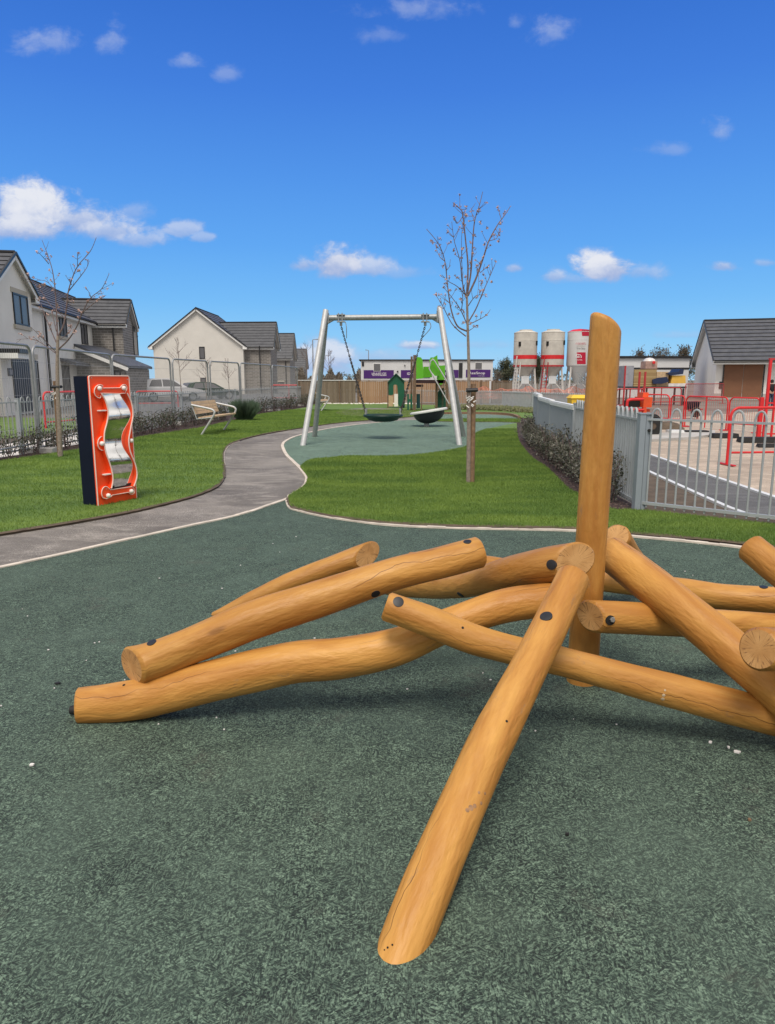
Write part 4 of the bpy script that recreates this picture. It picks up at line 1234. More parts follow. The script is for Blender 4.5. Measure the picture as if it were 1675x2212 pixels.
# ------------------------------------------------------------------ shrubs
def shrub_mesh(seed, h, w, n, leaf, mats, stems=7, upright=0.5):
    rs = random.Random(seed); st_ = MB(); lf = MB()
    for k in range(stems):
        a = rs.uniform(0, 6.28); e = V((math.cos(a) * w * rs.uniform(0.1, 0.8), math.sin(a) * w * rs.uniform(0.1, 0.8), h * rs.uniform(0.55, 1.0)))
        b = V((rs.uniform(-.04, .04), rs.uniform(-.04, .04), -0.02)); mid = b.lerp(e, 0.5) + V((0, 0, 0.05 * h))
        st_.tube([b, mid, e], [0.006, 0.005, 0.003], 4, caps=False)
        for j in range(n // stems):
            f = rs.random() ** 0.6
            c = b.lerp(mid, f * 2) if f < 0.5 else mid.lerp(e, f * 2 - 1)
            sp = w * 0.30 * (0.4 + 0.7 * f)
            c = c + V((rs.gauss(0, sp), rs.gauss(0, sp), rs.gauss(0, h * 0.07)))
            if c.z < 0.01: continue
            d = V((rs.gauss(0, 1), rs.gauss(0, 1), rs.gauss(upright, 0.8))).normalized()
            s = d.cross(V((rs.gauss(0, 1), rs.gauss(0, 1), rs.gauss(0, 1)))).normalized()
            l = leaf * rs.uniform(0.6, 1.3)
            lf.add([c, c + d * l * .5 + s * l * .26, c + d * l, c + d * l * .5 - s * l * .26], [(0, 1, 2, 3)])
    return st_, lf
def shrub_proto(seed, h, w, n, leaf, leafmat, label, group, stems=7):
    root = thing('shrub', label, 'shrub', (0, 0, 0), group)
    a, b = shrub_mesh(seed, h, w, n, leaf, None, stems)
    a.build('stems', M['bark_dark'], root, local=True, weld=False); b.build('foliage', M[leafmat], root, local=True, weld=False)
    return root
def plant(protos, used, p, sc, rz, szv=1.0):
    i = random.randrange(len(protos)); r = protos[i]
    if i in used: r = copy_tree(r)
    used.add(i)
    r.location = p; r.rotation_euler = (0, 0, rz); r.scale = (sc, sc, sc * szv)
    return r
labL = 'small dark evergreen hedge shrub in the row inside the left fence'
protoL = [shrub_proto(20 + k, 0.42, 0.26, 300, 0.038, 'leaf_left', labL, 'hedge shrubs along the left fence') for k in range(4)]
usedL = set()
hl = crom([G(u, v + 3) for u, v in [(-60, 1003), (0, 993), (43, 987), (110, 976), (174, 966), (300, 941), (400, 924), (470, 911)]], 1)
def walk(pts, step):
    out = []; acc = 0
    for a, b in zip(pts, pts[1:]):
        L = (b - a).length; t = acc
        while t < L: out.append(a.lerp(b, t / L)); t += step
        acc = t - L
    return out
row1 = [G(u, v) for u, v in [(-40, 1000), (0, 993.5), (43, 987.5), (110, 976.5), (174, 967), (300, 941), (400, 923), (495, 906)]]
for p in walk(row1, 0.36):
    dens = 0.62 if p.y < 13.5 else 1.0
    plant(protoL, usedL, p + V((random.uniform(-.08, .08) - 0.05, random.uniform(-.08, .08), 0)), random.uniform(0.85, 1.25) * (1.05 if p.y < 13.5 else 1.12), random.uniform(0, 6.28), 1.1)
row2 = [G(u, v) for u, v in [(560, 893), (600, 887), (667, 877), (700, 870), (720, 869)]]
for p in walk(row2, 0.62):
    plant(protoL, usedL, p + V((random.uniform(-.1, .1), random.uniform(-.1, .1), 0)), random.uniform(1.25, 1.75), random.uniform(0, 6.28), 1.0)
labR = 'grey green leafy shrub in the bark bed along the right fence'
protoR = [shrub_proto(40 + k, 0.46, 0.28, 430, 0.036, 'leaf', labR, 'shrubs in the right planting bed') for k in range(4)]
usedR = set()
def lerp_poly(pts, y):
    for a, b in zip(pts, pts[1:]):
        if a.y <= y <= b.y: return a.x + (b.x - a.x) * (y - a.y) / (b.y - a.y)
    return pts[-1].x
me_pts = sorted([G(u, v) for u, v in mulch_edge], key=lambda p: p.y)
y = 8.0
while y < 17.2:
    x0 = lerp_poly(me_pts, y); x1 = lerp_poly(FENCE_R, y)
    w = x1 - x0
    for k in range(2 if w > 0.35 else 1):
        f = random.uniform(0.45, 0.62) if k == 0 else random.uniform(0.72, 0.88)
        plant(protoR, usedR, V((x0 + w * f, y + random.uniform(-.1, .1), 0.01)), random.uniform(0.75, 1.15), random.uniform(0, 6.28), random.uniform(0.8, 1.35))
    y += 0.34
# ornamental grass clump beside the bench
gb = G(529, 909)
clump = thing('ornamental_grass', 'large round clump of blue green ornamental grass beside the bench', 'plant', gb)
mb = MB(); rs = random.Random(9)
for k in range(1700):
    a = rs.uniform(0, 6.28); r0 = 0.14 * rs.random() ** .5; sp = rs.uniform(0.0, 0.42); h = rs.uniform(0.45, 0.80) * (1 - 0.22 * (sp / 0.42) ** 2)
    b = gb + V((math.cos(a) * r0 * 1.6, math.sin(a) * r0, 0)); d = V((math.cos(a), math.sin(a), 0)); s = V((-d.y, d.x, 0)) * 0.006
    m_ = b + d * sp * 0.45 + V((0, 0, h * 0.62)); e = b + d * sp + V((0, 0, h))
    mb.add([b - s, b + s, m_ + s * .8, e, m_ - s * .8], [(0, 1, 2, 3, 4)])
mb.build('blades', M['leaf_blue'], clump, weld=False)

# ------------------------------------------------------------------ fences
def fence(label, pts, h, pitch, mat, post_at='ends', bow=0.10, rb=0.0095, bows=True, post_h=None, skip_first_post=False, wide=0.035, cat='fence'):
    root = thing('bow_top_fence', label, cat, pts[0])
    rails = MB(); bars = MB()
    for i, (a, b) in enumerate(zip(pts, pts[1:])):
        d = (b - a); L = d.length; d.normalize(); nrm = V((-d.y, d.x, 0))
        for z in (0.09, h): rails.obox(a + V((0, 0, z - 0.012)) - nrm * wide / 2, d * L, nrm * wide, V((0, 0, 0.022 if z > .5 else 0.03)))
        n = int(L / pitch); n -= n % 2
        off = (L - (n - 1) * pitch) / 2
        for k in range(0, n, 2):
            p0 = a + d * (off + k * pitch); p1 = a + d * (off + (k + 1) * pitch)
            if bows:
                arc_ = [p0 + V((0, 0, 0.05))] + [p0 + V((0, 0, h))] + [(p0 + p1) / 2 + d * (-math.cos(R(t)) * pitch / 2) + V((0, 0, h + math.sin(R(t)) * bow + 0.01)) for t in range(15, 180, 25)] + [p1 + V((0, 0, h)), p1 + V((0, 0, 0.05))]
                bars.tube(arc_, rb, 6, caps=False)
            else:
                for p in (p0, p1): bars.tube([p + V((0, 0, 0.05)), p + V((0, 0, h + bow * 0.3))], rb, 5)
    rails.build('rails', M[mat], root, weld=False); bars.build('railings', M[mat], root, smooth=True, weld=False)
    for i, p in enumerate(pts):
        if i == 0 and skip_first_post: continue
        mb = MB(); ph = (post_h or h + 0.06)
        mb.box(p.x - 0.035, p.x + 0.035, p.y - 0.035, p.y + 0.035, -0.03, ph); mb.box(p.x - 0.04, p.x + 0.04, p.y - 0.04, p.y + 0.04, ph, ph + 0.012)
        mb.build('post', M[mat], root)
    return root
# right front run
rp0 = V((2.68, 7.5, 0)); rp1 = G(1705, 1142)
fr_ = fence('grey bow topped railing fence facing the lawn at right, before the building site', [rp0, rp0.lerp(rp1, 1.0), rp1 + (rp1 - rp0) * 0.6], 0.975, 0.098, 'galv_fence', rb=0.0105, skip_first_post=True)
mb = MB(); mb.box(rp0.x - 0.055, rp0.x + 0.005, rp0.y - 0.05, rp0.y + 0.05, -0.03, 1.025); mb.box(rp0.x + 0.012, rp0.x + 0.06, rp0.y - 0.04, rp0.y + 0.04, -0.03, 1.025)
mb.box(rp0.x - 0.06, rp0.x + 0.065, rp0.y - 0.055, rp0.y + 0.055, 1.025, 1.037)
cp = mb.build('corner_post', M['post_grey'], fr_)
mb = MB(); mb.lathe(rp0 + V((0.045, -0.04, 0.86)), [(0.016, 0), (0.016, 0.02), (0, 0.022)], 12, axis=V((0, -1, 0))); mb.build('lock', M['black_rubber'], cp)
fence('grey railing fence running back from the corner post beside the shrubs', [rp0 + V((0.0, 0.12, 0)), V((2.72, 9.1, 0)), V((2.83, 10.8, 0))], 0.965, 0.085, 'galv_fence', rb=0.014, skip_first_post=True)
# solid grey panels
wall = thing('panel_fence', 'low solid grey panel fence with pale capping behind the right shrubs', 'fence', FENCE_R[2])
for i in range(2, 5):
    a, b = FENCE_R[i], FENCE_R[i + 1]; d = (b - a); L = d.length; d.normalize(); nrm = V((-d.y, d.x, 0))
    hh = 0.93 + 0.015 * (i - 2) + (0.04 if i == 4 else 0)
    mb = MB(); mb.obox(a - nrm * 0.03 + d * 0.03, d * (L - 0.04), nrm * 0.06, V((0, 0, hh)))
    for k in range(int(L / 0.12)):
        mb.obox(a + d * (0.06 + k * 0.12) + nrm * 0.03, d * 0.07, nrm * 0.008, V((0, 0, hh - 0.03)))
    pn = mb.build('panel', M['fence_panel'], wall)
    mb = MB(); mb.obox(a - nrm * 0.05, d * L, nrm * 0.10, V((0, 0, 0.05))); 
    for v in range(len(mb.v)): mb.v[v] = (mb.v[v][0], mb.v[v][1], mb.v[v][2] + hh + 0.001)
    mb.obox(a - nrm * 0.042 + V((0, 0, hh + 0.052)), d * L, nrm * 0.084, V((0, 0, 0.02)))
    mb.build('capping', M['cap_white'], pn)
    mb = MB(); mb.obox(a - nrm * 0.045 - d * 0.025, d * 0.05, nrm * 0.09, V((0, 0, hh - 0.005))); mb.build('post', M['galv_fence'], wall)
# back run and left run
backp = [G(690, 867), G(860, 871), G(1010, 876), G(1085, 879), G(1150, 884), V((8.6, 29, 0))]
fence('long grey railing fence along the back of the playground before the timber boards', backp[:3], 0.74, 0.105, 'galv_fence', bow=0.06, rb=0.010)
fence('grey railing fence at the back right below the silos', backp[2:], 0.74, 0.075, 'galv_fence', bow=0.05, rb=0.018)
lp = [p + V((0, 0, 0)) for p in FENCE_L]
fence('grey bow topped railing fence behind the left hedge in front of the houses', lp[:4], 0.97, 0.105, 'galv_fence', bow=0.085, rb=0.0088)
fence('grey bow topped railing fence behind the bench and ornamental grass', lp[3:], 0.93, 0.11, 'galv_fence', bow=0.07, rb=0.008, skip_first_post=True)

# temporary mesh fence panels
def heras(label, a, b, h=2.0):
    root = thing('mesh_fence_panel', label, 'fence panel', a, 'temporary steel mesh panels on the left')
    d = (b - a); L = d.length; d.normalize(); r = 0.026; c = 0.16
    mb = MB()
    pts = [a + V((0, 0, 0.05)), a + V((0, 0, h - c))] + [a + d * (c - c * math.cos(R(t))) + V((0, 0, h - c + c * math.sin(R(t)))) for t in (20, 45, 70, 90)]
    pts += [b - d * (c - c * math.cos(R(t))) + V((0, 0, h - c + c * math.sin(R(t)))) for t in (90, 70, 45, 20)] + [b + V((0, 0, h - c)), b + V((0, 0, 0.05))]
    mb.tube(pts, r, 10); mb.tube([a + V((0, 0, 0.2)), b + V((0, 0, 0.2))], r * 0.7, 8); mb.build('frame', M['heras'], root, smooth=True)
    mb = MB(); n = int(L / 0.075)
    for k in range(1, n):
        p = a + d * (L * k / n); mb.tube([p + V((0, 0, 0.2)), p + V((0, 0, h - 0.01))], 0.0020, 3, caps=False)
    for z in (0.5, 0.8, 1.1, 1.4, 1.7): mb.tube([a + V((0, 0, z)), b + V((0, 0, z))], 0.0026, 3, caps=False)
    mb.build('mesh_infill', M['wire'], root, weld=False)
    for p in (a, b):
        mb = MB(); nn = V((-d.y, d.x, 0)); mb.obox(p - d * 0.1 - nn * 0.3, d * 0.2, nn * 0.6, V((0, 0, 0.10))); mb.build('foot', M['concrete'], root)
    return root
def HP(u, v):  # foot point of a 2 m post whose top is at pixel u,v
    q = ray(u, v); t = (2.0 - CAM_H) / q.z; p = CAM + q * t; return V((p.x, p.y, 0))
tops = [((-190, 722), (64, 746.5)), ((69, 747.5), (238, 766)), ((241, 766), (367, 775)), ((372, 775.5), (448, 780)), ((453, 780.5), (516, 784)), ((519, 784.3), (585, 789)), ((588, 789), (642, 794))]
names = ['left-edge steel mesh fence panel before the white house door', 'steel mesh fence panel behind the bare tree and left fence', 'steel mesh fence panel standing before the parked white car',
         'steel mesh fence panel over the dark green car behind the bench', 'steel mesh fence panel before the cream gable right of the bench', 'steel mesh fence panel before the brick wing beyond the ornamental grass', 'far end steel mesh fence panel by the left leg of the swing']
for (a, b), nm in zip(tops, names): heras(nm, HP(*a), HP(*b))

# timber board fence at the back
def timber(label, a, b, h, mat, old=False):
    root = thing('timber_fence', label, 'fence', a)
    d = (b - a); L = d.length; d.normalize(); nn = V((d.y, -d.x, 0))
    mb = MB(); n = int(L / 0.125); rs = random.Random(int(L * 100))
    for k in range(n):
        o = a + d * (k * 0.125) + nn * (0.012 if k % 2 else 0.0)
        mb.obox(o, d * 0.118, nn * 0.02, V((0, 0, h + rs.uniform(-0.012, 0.012))))
    mb.build('boards', M[mat], root, weld=False)
    k = 0.0
    while k < L:
        mb = MB(); o = a + d * k + nn * 0.045; mb.obox(o, d * 0.09, nn * 0.08, V((0, 0, h + 0.02))); mb.build('post', M['post_timber'], root); k += 2.4
    mb = MB(); mb.obox(a + V((0, 0, h + 0.022)), d * L, nn * 0.06, V((0, 0, 0.04))); mb.build('rail', M['cap_white'] if old else M['stake'], root)
    return root
Yt = 42.5
timber('weathered brown board fence at the back left of the playhouse', Gy(645, Yt), Gy(772, Yt), 1.30, 'boards_old', True)
timber('new reddish timber board fence behind the playhouse and tower', Gy(772.5, Yt), Gy(1060, Yt), 1.30, 'boards_new')
timber('short dull brown board fence section left of the leftmost silo', Gy(1060.5, Yt + 0.6), Gy(1106, Yt + 0.6), 1.25, 'boards_old')
# white gravel line under fence
mb = MB(); rs = random.Random(2)
for k in range(420):
    u = rs.uniform(700, 900); p = G(u, 872.5 + rs.uniform(-1.0, 1.2)); s = rs.uniform(0.03, 0.07)
    mb.lathe(p, [(s, 0), (s * .7, s * .6), (0, s * .8)], 5)
tag(mb.build('gravel', M['pave_white'], weld=False), 'white gravel strip at the foot of the back railing fence', 'gravel', kind='stuff')
def ground_cover(name, label, pts, n, h, mat, seed, spread=0.5):
    rs = random.Random(seed); mb = MB()
    for k in range(n):
        i = rs.randrange(len(pts) - 1); p = pts[i].lerp(pts[i + 1], rs.random()) + V((rs.gauss(0, spread * .4), rs.gauss(0, spread), 0))
        hh = h * rs.uniform(0.4, 1.1); a = rs.uniform(0, 6.28); d = V((math.cos(a), math.sin(a), 0))
        mb.add([p - d * 0.02, p + d * 0.02, p + d * rs.uniform(-.1, .1) + V((0, 0, hh))], [(0, 1, 2)])
        c = p + V((rs.gauss(0, .06), rs.gauss(0, .06), hh * rs.uniform(.4, 1))); s = rs.uniform(.02, .05)
        mb.add([c + V((-s, 0, 0)), c + V((0, s, s)), c + V((s, 0, 0)), c + V((0, -s, -s * .5))], [(0, 1, 2, 3)])
    return tag(mb.build(name, M[mat], weld=False), label, 'plants', kind='stuff')
ground_cover('ground_cover', 'low yellow green planting along the back right railing fence', [G(960, 884), G(1060, 886), G(1150, 892)], 2600, 0.22, 'leaf_yel', 4, 0.5)

# ------------------------------------------------------------------ benches
def bench():
    root = thing('park_bench', 'bench with curved steel arms and pale timber slats beside the hedge', 'bench', (0, 0, 0))
    W = 1.75
    # local: y along length 0..W, x forward (facing +x)
    for y in (0.0, W):
        mb = MB()
        pts = [V((-0.27, y, 0.0)) + V((0.02, 0, 0)), V((0.0, y, 0.30)), V((0.13, y, 0.56))] 
        path = [V((-0.22, y, 0.0)), V((0.06, y, 0.40)), V((0.15, y, 0.55)), V((0.14, y, 0.62)), V((0.06, y, 0.665)), V((-0.20, y, 0.72)), V((-0.42, y, 0.765))]
        mb.tube(crom(path, 6), 0.026, 12); mb.build('arm_frame', M['galv_light'], root, smooth=True, local=True)
        mb = MB(); mb.tube([V((-0.42, y, 0.78)), V((-0.30, y, 0.42)), V((0.10, y, 0.46))], 0.016, 8); mb.build('seat_bracket', M['galv'], root, smooth=True, local=True)
    mb = MB()
    for k in range(5):
        x = -0.27 + k * 0.088; mb.box(x, x + 0.078, 0.02, W - 0.02, 0.43 + k * 0.008, 0.465 + k * 0.008)
    mb.build('seat', M['bench_wood'], root, local=True)
    mb = MB()
    for k in range(4):
        z = 0.54 + k * 0.078; x = -0.335 - k * 0.026
        mb.hexa([(x, 0.02, z), (x + .03, 0.02, z), (x + .03, W - .02, z), (x, W - .02, z), (x - .024, 0.02, z + .07), (x + .006, 0.02, z + .07), (x + .006, W - .02, z + .07), (x - .024, W - .02, z + .07)])
    mb.build('backrest', M['bench_wood'], root, local=True)
    return root
b1_ = bench(); f0_, f1_ = G(434, 942), G(488, 930)
dirb = (f1_ - f0_).normalized(); angb = math.atan2(dirb.y, dirb.x) - math.pi / 2
b1_.location = f0_ + V((0.22 * math.cos(angb), 0.22 * math.sin(angb), 0)); b1_.rotation_euler = (0, 0, angb)
b1_.scale = (1, 1, 1)
b2_ = copy_tree(b1_); tag(b2_, 'far bench seen end on between the swing leg and the paved patch')
b2_.location = G(704, 889); b2_.rotation_euler = (0, 0, R(10))

# ------------------------------------------------------------------ playhouse and tower
yp = 35.0
ph0 = Gy(839, yp)
house = thing('playhouse', 'small dark green playhouse with pitched front and window cut-out', 'playhouse', ph0)
def pf(u, v, y=yp): return PY(u, v, y)
front = [pf(839, 825), pf(856, 808), pf(874, 824), pf(873, 876), pf(863, 878), pf(860, 872), pf(860, 850), pf(858.5, 833), pf(857, 831), pf(852, 831), pf(850.5, 833), pf(850.5, 852), pf(846, 854), pf(839.5, 853)]
mb = MB(); mb.prism(front, (0, 0.06, 0)); mb.build('front', M['green_dark'], house)
mb = MB(); mb.beam(pf(838, 826, yp - .03), pf(856, 807, yp - .03), 0.10, 0.03); mb.beam(pf(856, 807, yp - .03), pf(875, 825, yp - .03), 0.10, 0.03)
mb.obox(pf(838, 826, yp + .05), pf(856, 807.5, yp + .05) - pf(838, 826, yp + .05), V((0, 0.9, 0)), V((0, 0, 0.03))); mb.obox(pf(856, 807.5, yp + .05), pf(875, 825, yp + .05) - pf(856, 807.5, yp + .05), V((0, 0.9, 0)), V((0, 0, 0.03)))
mb.build('roof', M['green_dark'], house)
mb = MB(); mb.obox(V((pf(837, 880).x, yp, 0)), V((0.06, 0, 0)), V((0, 0.06, 0)), V((0, 0, 1.25))); mb.obox(V((pf(837, 880).x, yp + .9, 0)), V((0.06, 0, 0)), V((0, 0.06, 0)), V((0, 0, 1.25))); mb.build('posts', M['post_timber'], house)
mb = MB(); mb.obox(V((pf(840, 880).x, yp - 0.005, 0.1)), V((0.22, 0, 0)), V((0, 0.03, 0)), V((0, 0, 0.5))); mb.build('side_panel', M['bench_wood'], house)
mb = MB(); mb.obox(V((pf(852, 880).x, yp - 0.10, 0.10)), V((0.18, 0, 0)), V((0, 0.04, 0)), V((0, 0, 0.60))); mb.build('counter', M['white_plastic'], house)
mb = MB(); mb.obox(V((pf(866, 880).x, yp + 0.07, 0.02)), V((0.20, 0, 0)), V((0, 0.85, 0)), V((0, 0, 0.85))); mb.build('rear_panel', M['teal'], house)
yt = 32.0
t0_ = Gy(895, yt)
tower = thing('play_tower', 'timber play tower with lime green panels and silver slide rails', 'play tower', t0_)
def tf(u, v, y=yt): return PY(u, v, y)
for u, vt, w, yy in ((895.5, 767, 0.13, yt), (889, 770, 0.09, yt + 0.5), (943, 826, 0.10, yt + 0.3), (966, 790, 0.11, yt + 0.2), (911, 832, 0.05, yt - 0.1), (956, 838, 0.09, yt + 1.1)):
    b = Gy(u, yy); top = PY(u, vt, yy).z; mb = MB(); mb.box(b.x - w / 2, b.x + w / 2, yy - w / 2, yy + w / 2, -0.03, top); mb.build('post', M['post_timber'], tower)
def gp(pts, name, mat, y=yt, th=0.05):
    mb = MB(); mb.prism([PY(u, v, y) for u, v in pts], (0, th, 0)); return mb.build(name, M[mat], tower)
gp([(899, 776), (902, 771), (910, 772), (913, 777), (915, 800), (915, 817), (899.5, 819)], 'side_panel', 'green_bright', yt - 0.06)
gp([(915, 792), (931, 792), (934, 815), (915, 816)], 'front_panel', 'green_bright', yt + 0.9)
gp([(928, 777), (931, 772), (937, 772), (945, 767), (946, 778), (949, 792), (949, 812), (940, 812), (932, 802), (928, 795)], 'slide_panel', 'green_bright', yt - 0.10)
gp([(947, 790), (962, 789), (962, 815), (956, 830), (951, 832), (944, 818)], 'slide_panel', 'green_bright', yt + 0.0)
mb = MB(); mb.box(tf(899, 825).x, tf(962, 825).x, yt, yt + 1.2, PY(900, 828, yt).z, PY(900, 820.5, yt).z); mb.build('deck', M['maroon'], tower)
mb = MB(); mb.box(tf(899, 834).x, tf(915, 834).x, yt + .1, yt + 1.0, PY(900, 836, yt).z, PY(900, 831, yt).z); mb.build('lower_shelf', M['maroon'], tower)
gp([(900, 851), (908, 851), (908, 882), (900, 882)], 'lower_panel', 'teal', yt + 0.3)
gp([(880, 851), (884, 851), (884, 862), (887, 862), (887, 851), (891, 851), (891, 882), (887, 882), (887, 868), (884, 868), (884, 887), (880, 887)], 'lower_panel', 'green_dark', yt + 0.1)
gp([(944, 850), (952, 840), (962, 848), (964, 880), (944, 880)], 'climbing_panel', 'green_dark', yt + 1.2)
for pts in ([(928, 798), (928.5, 790), (931, 781), (934, 778), (939, 780), (969, 829), (992, 871)], [(928, 797), (931, 803), (970, 872)]):
    mb = MB(); mb.tube(crom([PY(u, v, yt - 0.25 - 0.012 * i) for i, (u, v) in enumerate(pts)], 5), 0.028, 8); mb.build('handrail', M['galv_light'], tower, smooth=True)
mb = MB(); a_, b_ = PY(932, 812, yt - .15), PY(978, 884, yt - 1.6)

for k in range(9): mb.tube([PY(946 + k * 2.2, 822, yt + 1.0), PY(944 + k * 2.6, 882, yt + .2)], .008, 4)
for k in range(6): mb.tube([PY(945, 832 + k * 9, yt + .9 - k * .12), PY(966, 832 + k * 9, yt + .9 - k * .12)], .008, 4)
mb.build('climbing_net', M['green_dark'], tower, weld=False)

# ------------------------------------------------------------------ houses
def course_roof(mb, E0, E1, R0, R1, n, lip=0.035, gap=1):
    nrm = (E1 - E0).cross(R0 - E0).normalized()
    if nrm.z < 0: nrm = -nrm
    for k in range(n):
        a, b = k / n, (k + 1) / n
        p0, p1 = E0.lerp(R0, a), E1.lerp(R1, a); q0, q1 = E0.lerp(R0, b), E1.lerp(R1, b)
        mb.add([p0 + nrm * lip, p1 + nrm * lip, q1, q0], [(0, 1, 2, 3)], 0)
        mb.add([p0 - nrm * 0.01, p1 - nrm * 0.01, p1 + nrm * lip, p0 + nrm * lip], [(0, 1, 2, 3)], gap)
        mb.add([p0 - nrm * 0.01, p0 + nrm * lip, q0], [(0, 1, 2)], gap); mb.add([p1 - nrm * 0.01, q1, p1 + nrm * lip], [(0, 1, 2)], gap)
        # dark lap line just above the lip
        w = 0.10
        s0, s1 = p0.lerp(q0, w), p1.lerp(q1, w)
    # underside
    mb.add([E0 - nrm * 0.06, E1 - nrm * 0.06, R1 - nrm * 0.06, R0 - nrm * 0.06], [(0, 1, 2, 3)], 2)
def block(root, o, a, b, La, Lb, ze, zr, wall, over=0.35, verge=0.25, courses=9, wallname='wall', lip=0.035, ends=(True, True)):
    o, a, b = V(o), V(a), V(b); Z = V((0, 0, 1))
    mb = MB()
    def fp(s, t, z): return o + a * s + b * t + Z * z
    pent = lambda s: [fp(s, 0, -.05), fp(s, Lb, -.05), fp(s, Lb, ze), fp(s, Lb / 2, zr), fp(s, 0, ze)]
    mb.add(pent(0) + pent(La), [(4, 3, 2, 1, 0), (5, 6, 7, 8, 9), (0, 1, 6, 5), (1, 2, 7, 6), (4, 0, 5, 9), (2, 3, 8, 7), (3, 4, 9, 8)])
    w = mb.build(wallname, M[wall], root)
    slope = (zr - ze) / (Lb / 2); dz = 0.10
    mb = MB(); s0, s1 = -verge, La + verge
    Rg0, Rg1 = fp(s0, Lb / 2, zr + dz), fp(s1, Lb / 2, zr + dz)
    course_roof(mb, fp(s0, -over, ze - over * slope + dz), fp(s1, -over, ze - over * slope + dz), Rg0, Rg1, courses, lip)
    course_roof(mb, fp(s0, Lb + over, ze - over * slope + dz), fp(s1, Lb + over, ze - over * slope + dz), Rg0, Rg1, courses, lip)
    mb.tube([Rg0 + Z * 0.03, Rg1 + Z * 0.03], 0.07, 8, 1)
    rf = mb.build('roof', [M['roof'], M['roof_gap'], M['white_trim']], root, weld=False)
    # white barge boards + black verge caps, white soffit/fascia + black gutter
    mbw = MB(); mbk = MB()
    for s, on in ((s0, ends[0]), (s1, ends[1])):
        if not on: continue
        for t in (-over, Lb + over):
            e = fp(s, t, ze - over * slope + dz); r = fp(s, Lb / 2, zr + dz)
            mbw.beam(e - Z * 0.13, r - Z * 0.13, 0.03, 0.20, side=a)
            sg = -1 if s == s0 else 1
            mbk.beam(e + Z * 0.01 + a * sg * 0.03, r + Z * 0.01 + a * sg * 0.03, 0.08, 0.10, side=a)
            # boxed eaves end
            t2 = 0.0 if t < 0 else Lb
            mbw.obox(fp(s - 0.02, t, ze - over * slope - 0.12), a * (0.04), b * (t2 - t), Z * 0.22)
    for t in (-over, Lb + over):
        sg = -1 if t < 0 else 1
        mbw.obox(fp(s0 + .02, t, ze - over * slope - 0.14), a * (s1 - s0 - .04), b * (-sg * 0.03), Z * 0.20)
        mbw.obox(fp(s0 + .02, t - sg * 0.03, ze - over * slope - 0.14), a * (s1 - s0 - .04), b * (-sg * (over - .03)), Z * 0.02)
        mbk.tube([fp(s0, t + sg * 0.05, ze - over * slope + 0.03), fp(s1, t + sg * 0.05, ze - over * slope + 0.03)], 0.055, 8)
    mbw.build('fascia', M['white_trim'], rf); mbk.build('gutter', M['black_trim'], rf)
    return w, rf
def window(root, o, n, px0, px1, vt, vb, name='window', mull=1, sill=True, lintel=True, panemat='glass', framemat='dark_frame'):
    """window from pixels on vertical plane (o,n)"""
    a = PV(px0, (vt + vb) / 2, o, n); b = PV(px1, (vt + vb) / 2, o, n)
    um = (px0 + px1) / 2
    zt = PV(um, vt, o, n).z; zb = PV(um, vb, o, n).z
    A = V((a.x, a.y, zb)); d = V((b.x - a.x, b.y - a.y, 0)); W = d.length; d.normalize(); Z = V((0, 0, 1)); H = zt - zb
    if n.dot(CAM - o) < 0: n = -n
    f = 0.07; mb = MB()
    mb.obox(A + n * 0.002, d * f, n * 0.05, Z * H); mb.obox(A + d * (W - f) + n * 0.002, d * f, n * 0.05, Z * H)
    mb.obox(A + d * f + n * 0.002, d * (W - 2 * f), n * 0.05, Z * f); mb.obox(A + d * f + n * 0.002 + Z * (H - f), d * (W - 2 * f), n * 0.05, Z * f)
    for k in range(1, mull + 1): mb.obox(A + d * (W * k / (mull + 1) - f / 2) + n * 0.002 + Z * f, d * f, n * 0.048, Z * (H - 2 * f))
    fr = mb.build(name, M[framemat], root)
    mb = MB(); mb.obox(A + d * f + Z * f, d * (W - 2 * f), n * 0.02, Z * (H - 2 * f)); mb.build('pane', M[panemat], fr)
    if sill:
        mb = MB(); mb.obox(A - d * 0.12 - Z * 0.16, d * (W + 0.24), n * 0.09, Z * 0.158); mb.build('sill', M['stone'], fr)
    if lintel:
        mb = MB(); mb.obox(A - d * 0.12 + Z * (H + 0.002), d * (W + 0.24), n * 0.03, Z * 0.20); mb.build('lintel', M['stone'], fr)
    return fr
dA = V((-0.152, 0.988, 0)).normalized(); nA = V((dA.y, -dA.x, 0))
anch = V((-14.77, 27.3, 0))
h1 = thing('house', 'white rendered house with steep front gable and dark windows at the left edge', 'house', anch)
wg = 4.25
block(h1, anch + dA * 0.7, -nA, dA, 6.0, wg, 5.08, 6.30, 'render', 0.5, 0.2, 7, ends=(True, False))
ob = anch - nA * 0.7 - dA * 9
block(h1, ob, dA, -nA, 40, 8.2, 4.95, 7.5, 'render', 0.35, 0.2, 10)
window(h1, anch, nA, 29, 60, 637, 703, mull=1)
win_pl = anch - nA * 0.7
window(h1, win_pl, nA, 128, 143, 681, 727, mull=1)
window(h1, win_pl, nA, 175, 188, 694, 744, mull=1, lintel=False)
window(h1, win_pl, nA, 136, 151, 790, 866, 'door', mull=0, sill=False)
window(h1, anch, nA, 66, 84, 779, 866, mull=0, sill=False, lintel=False)
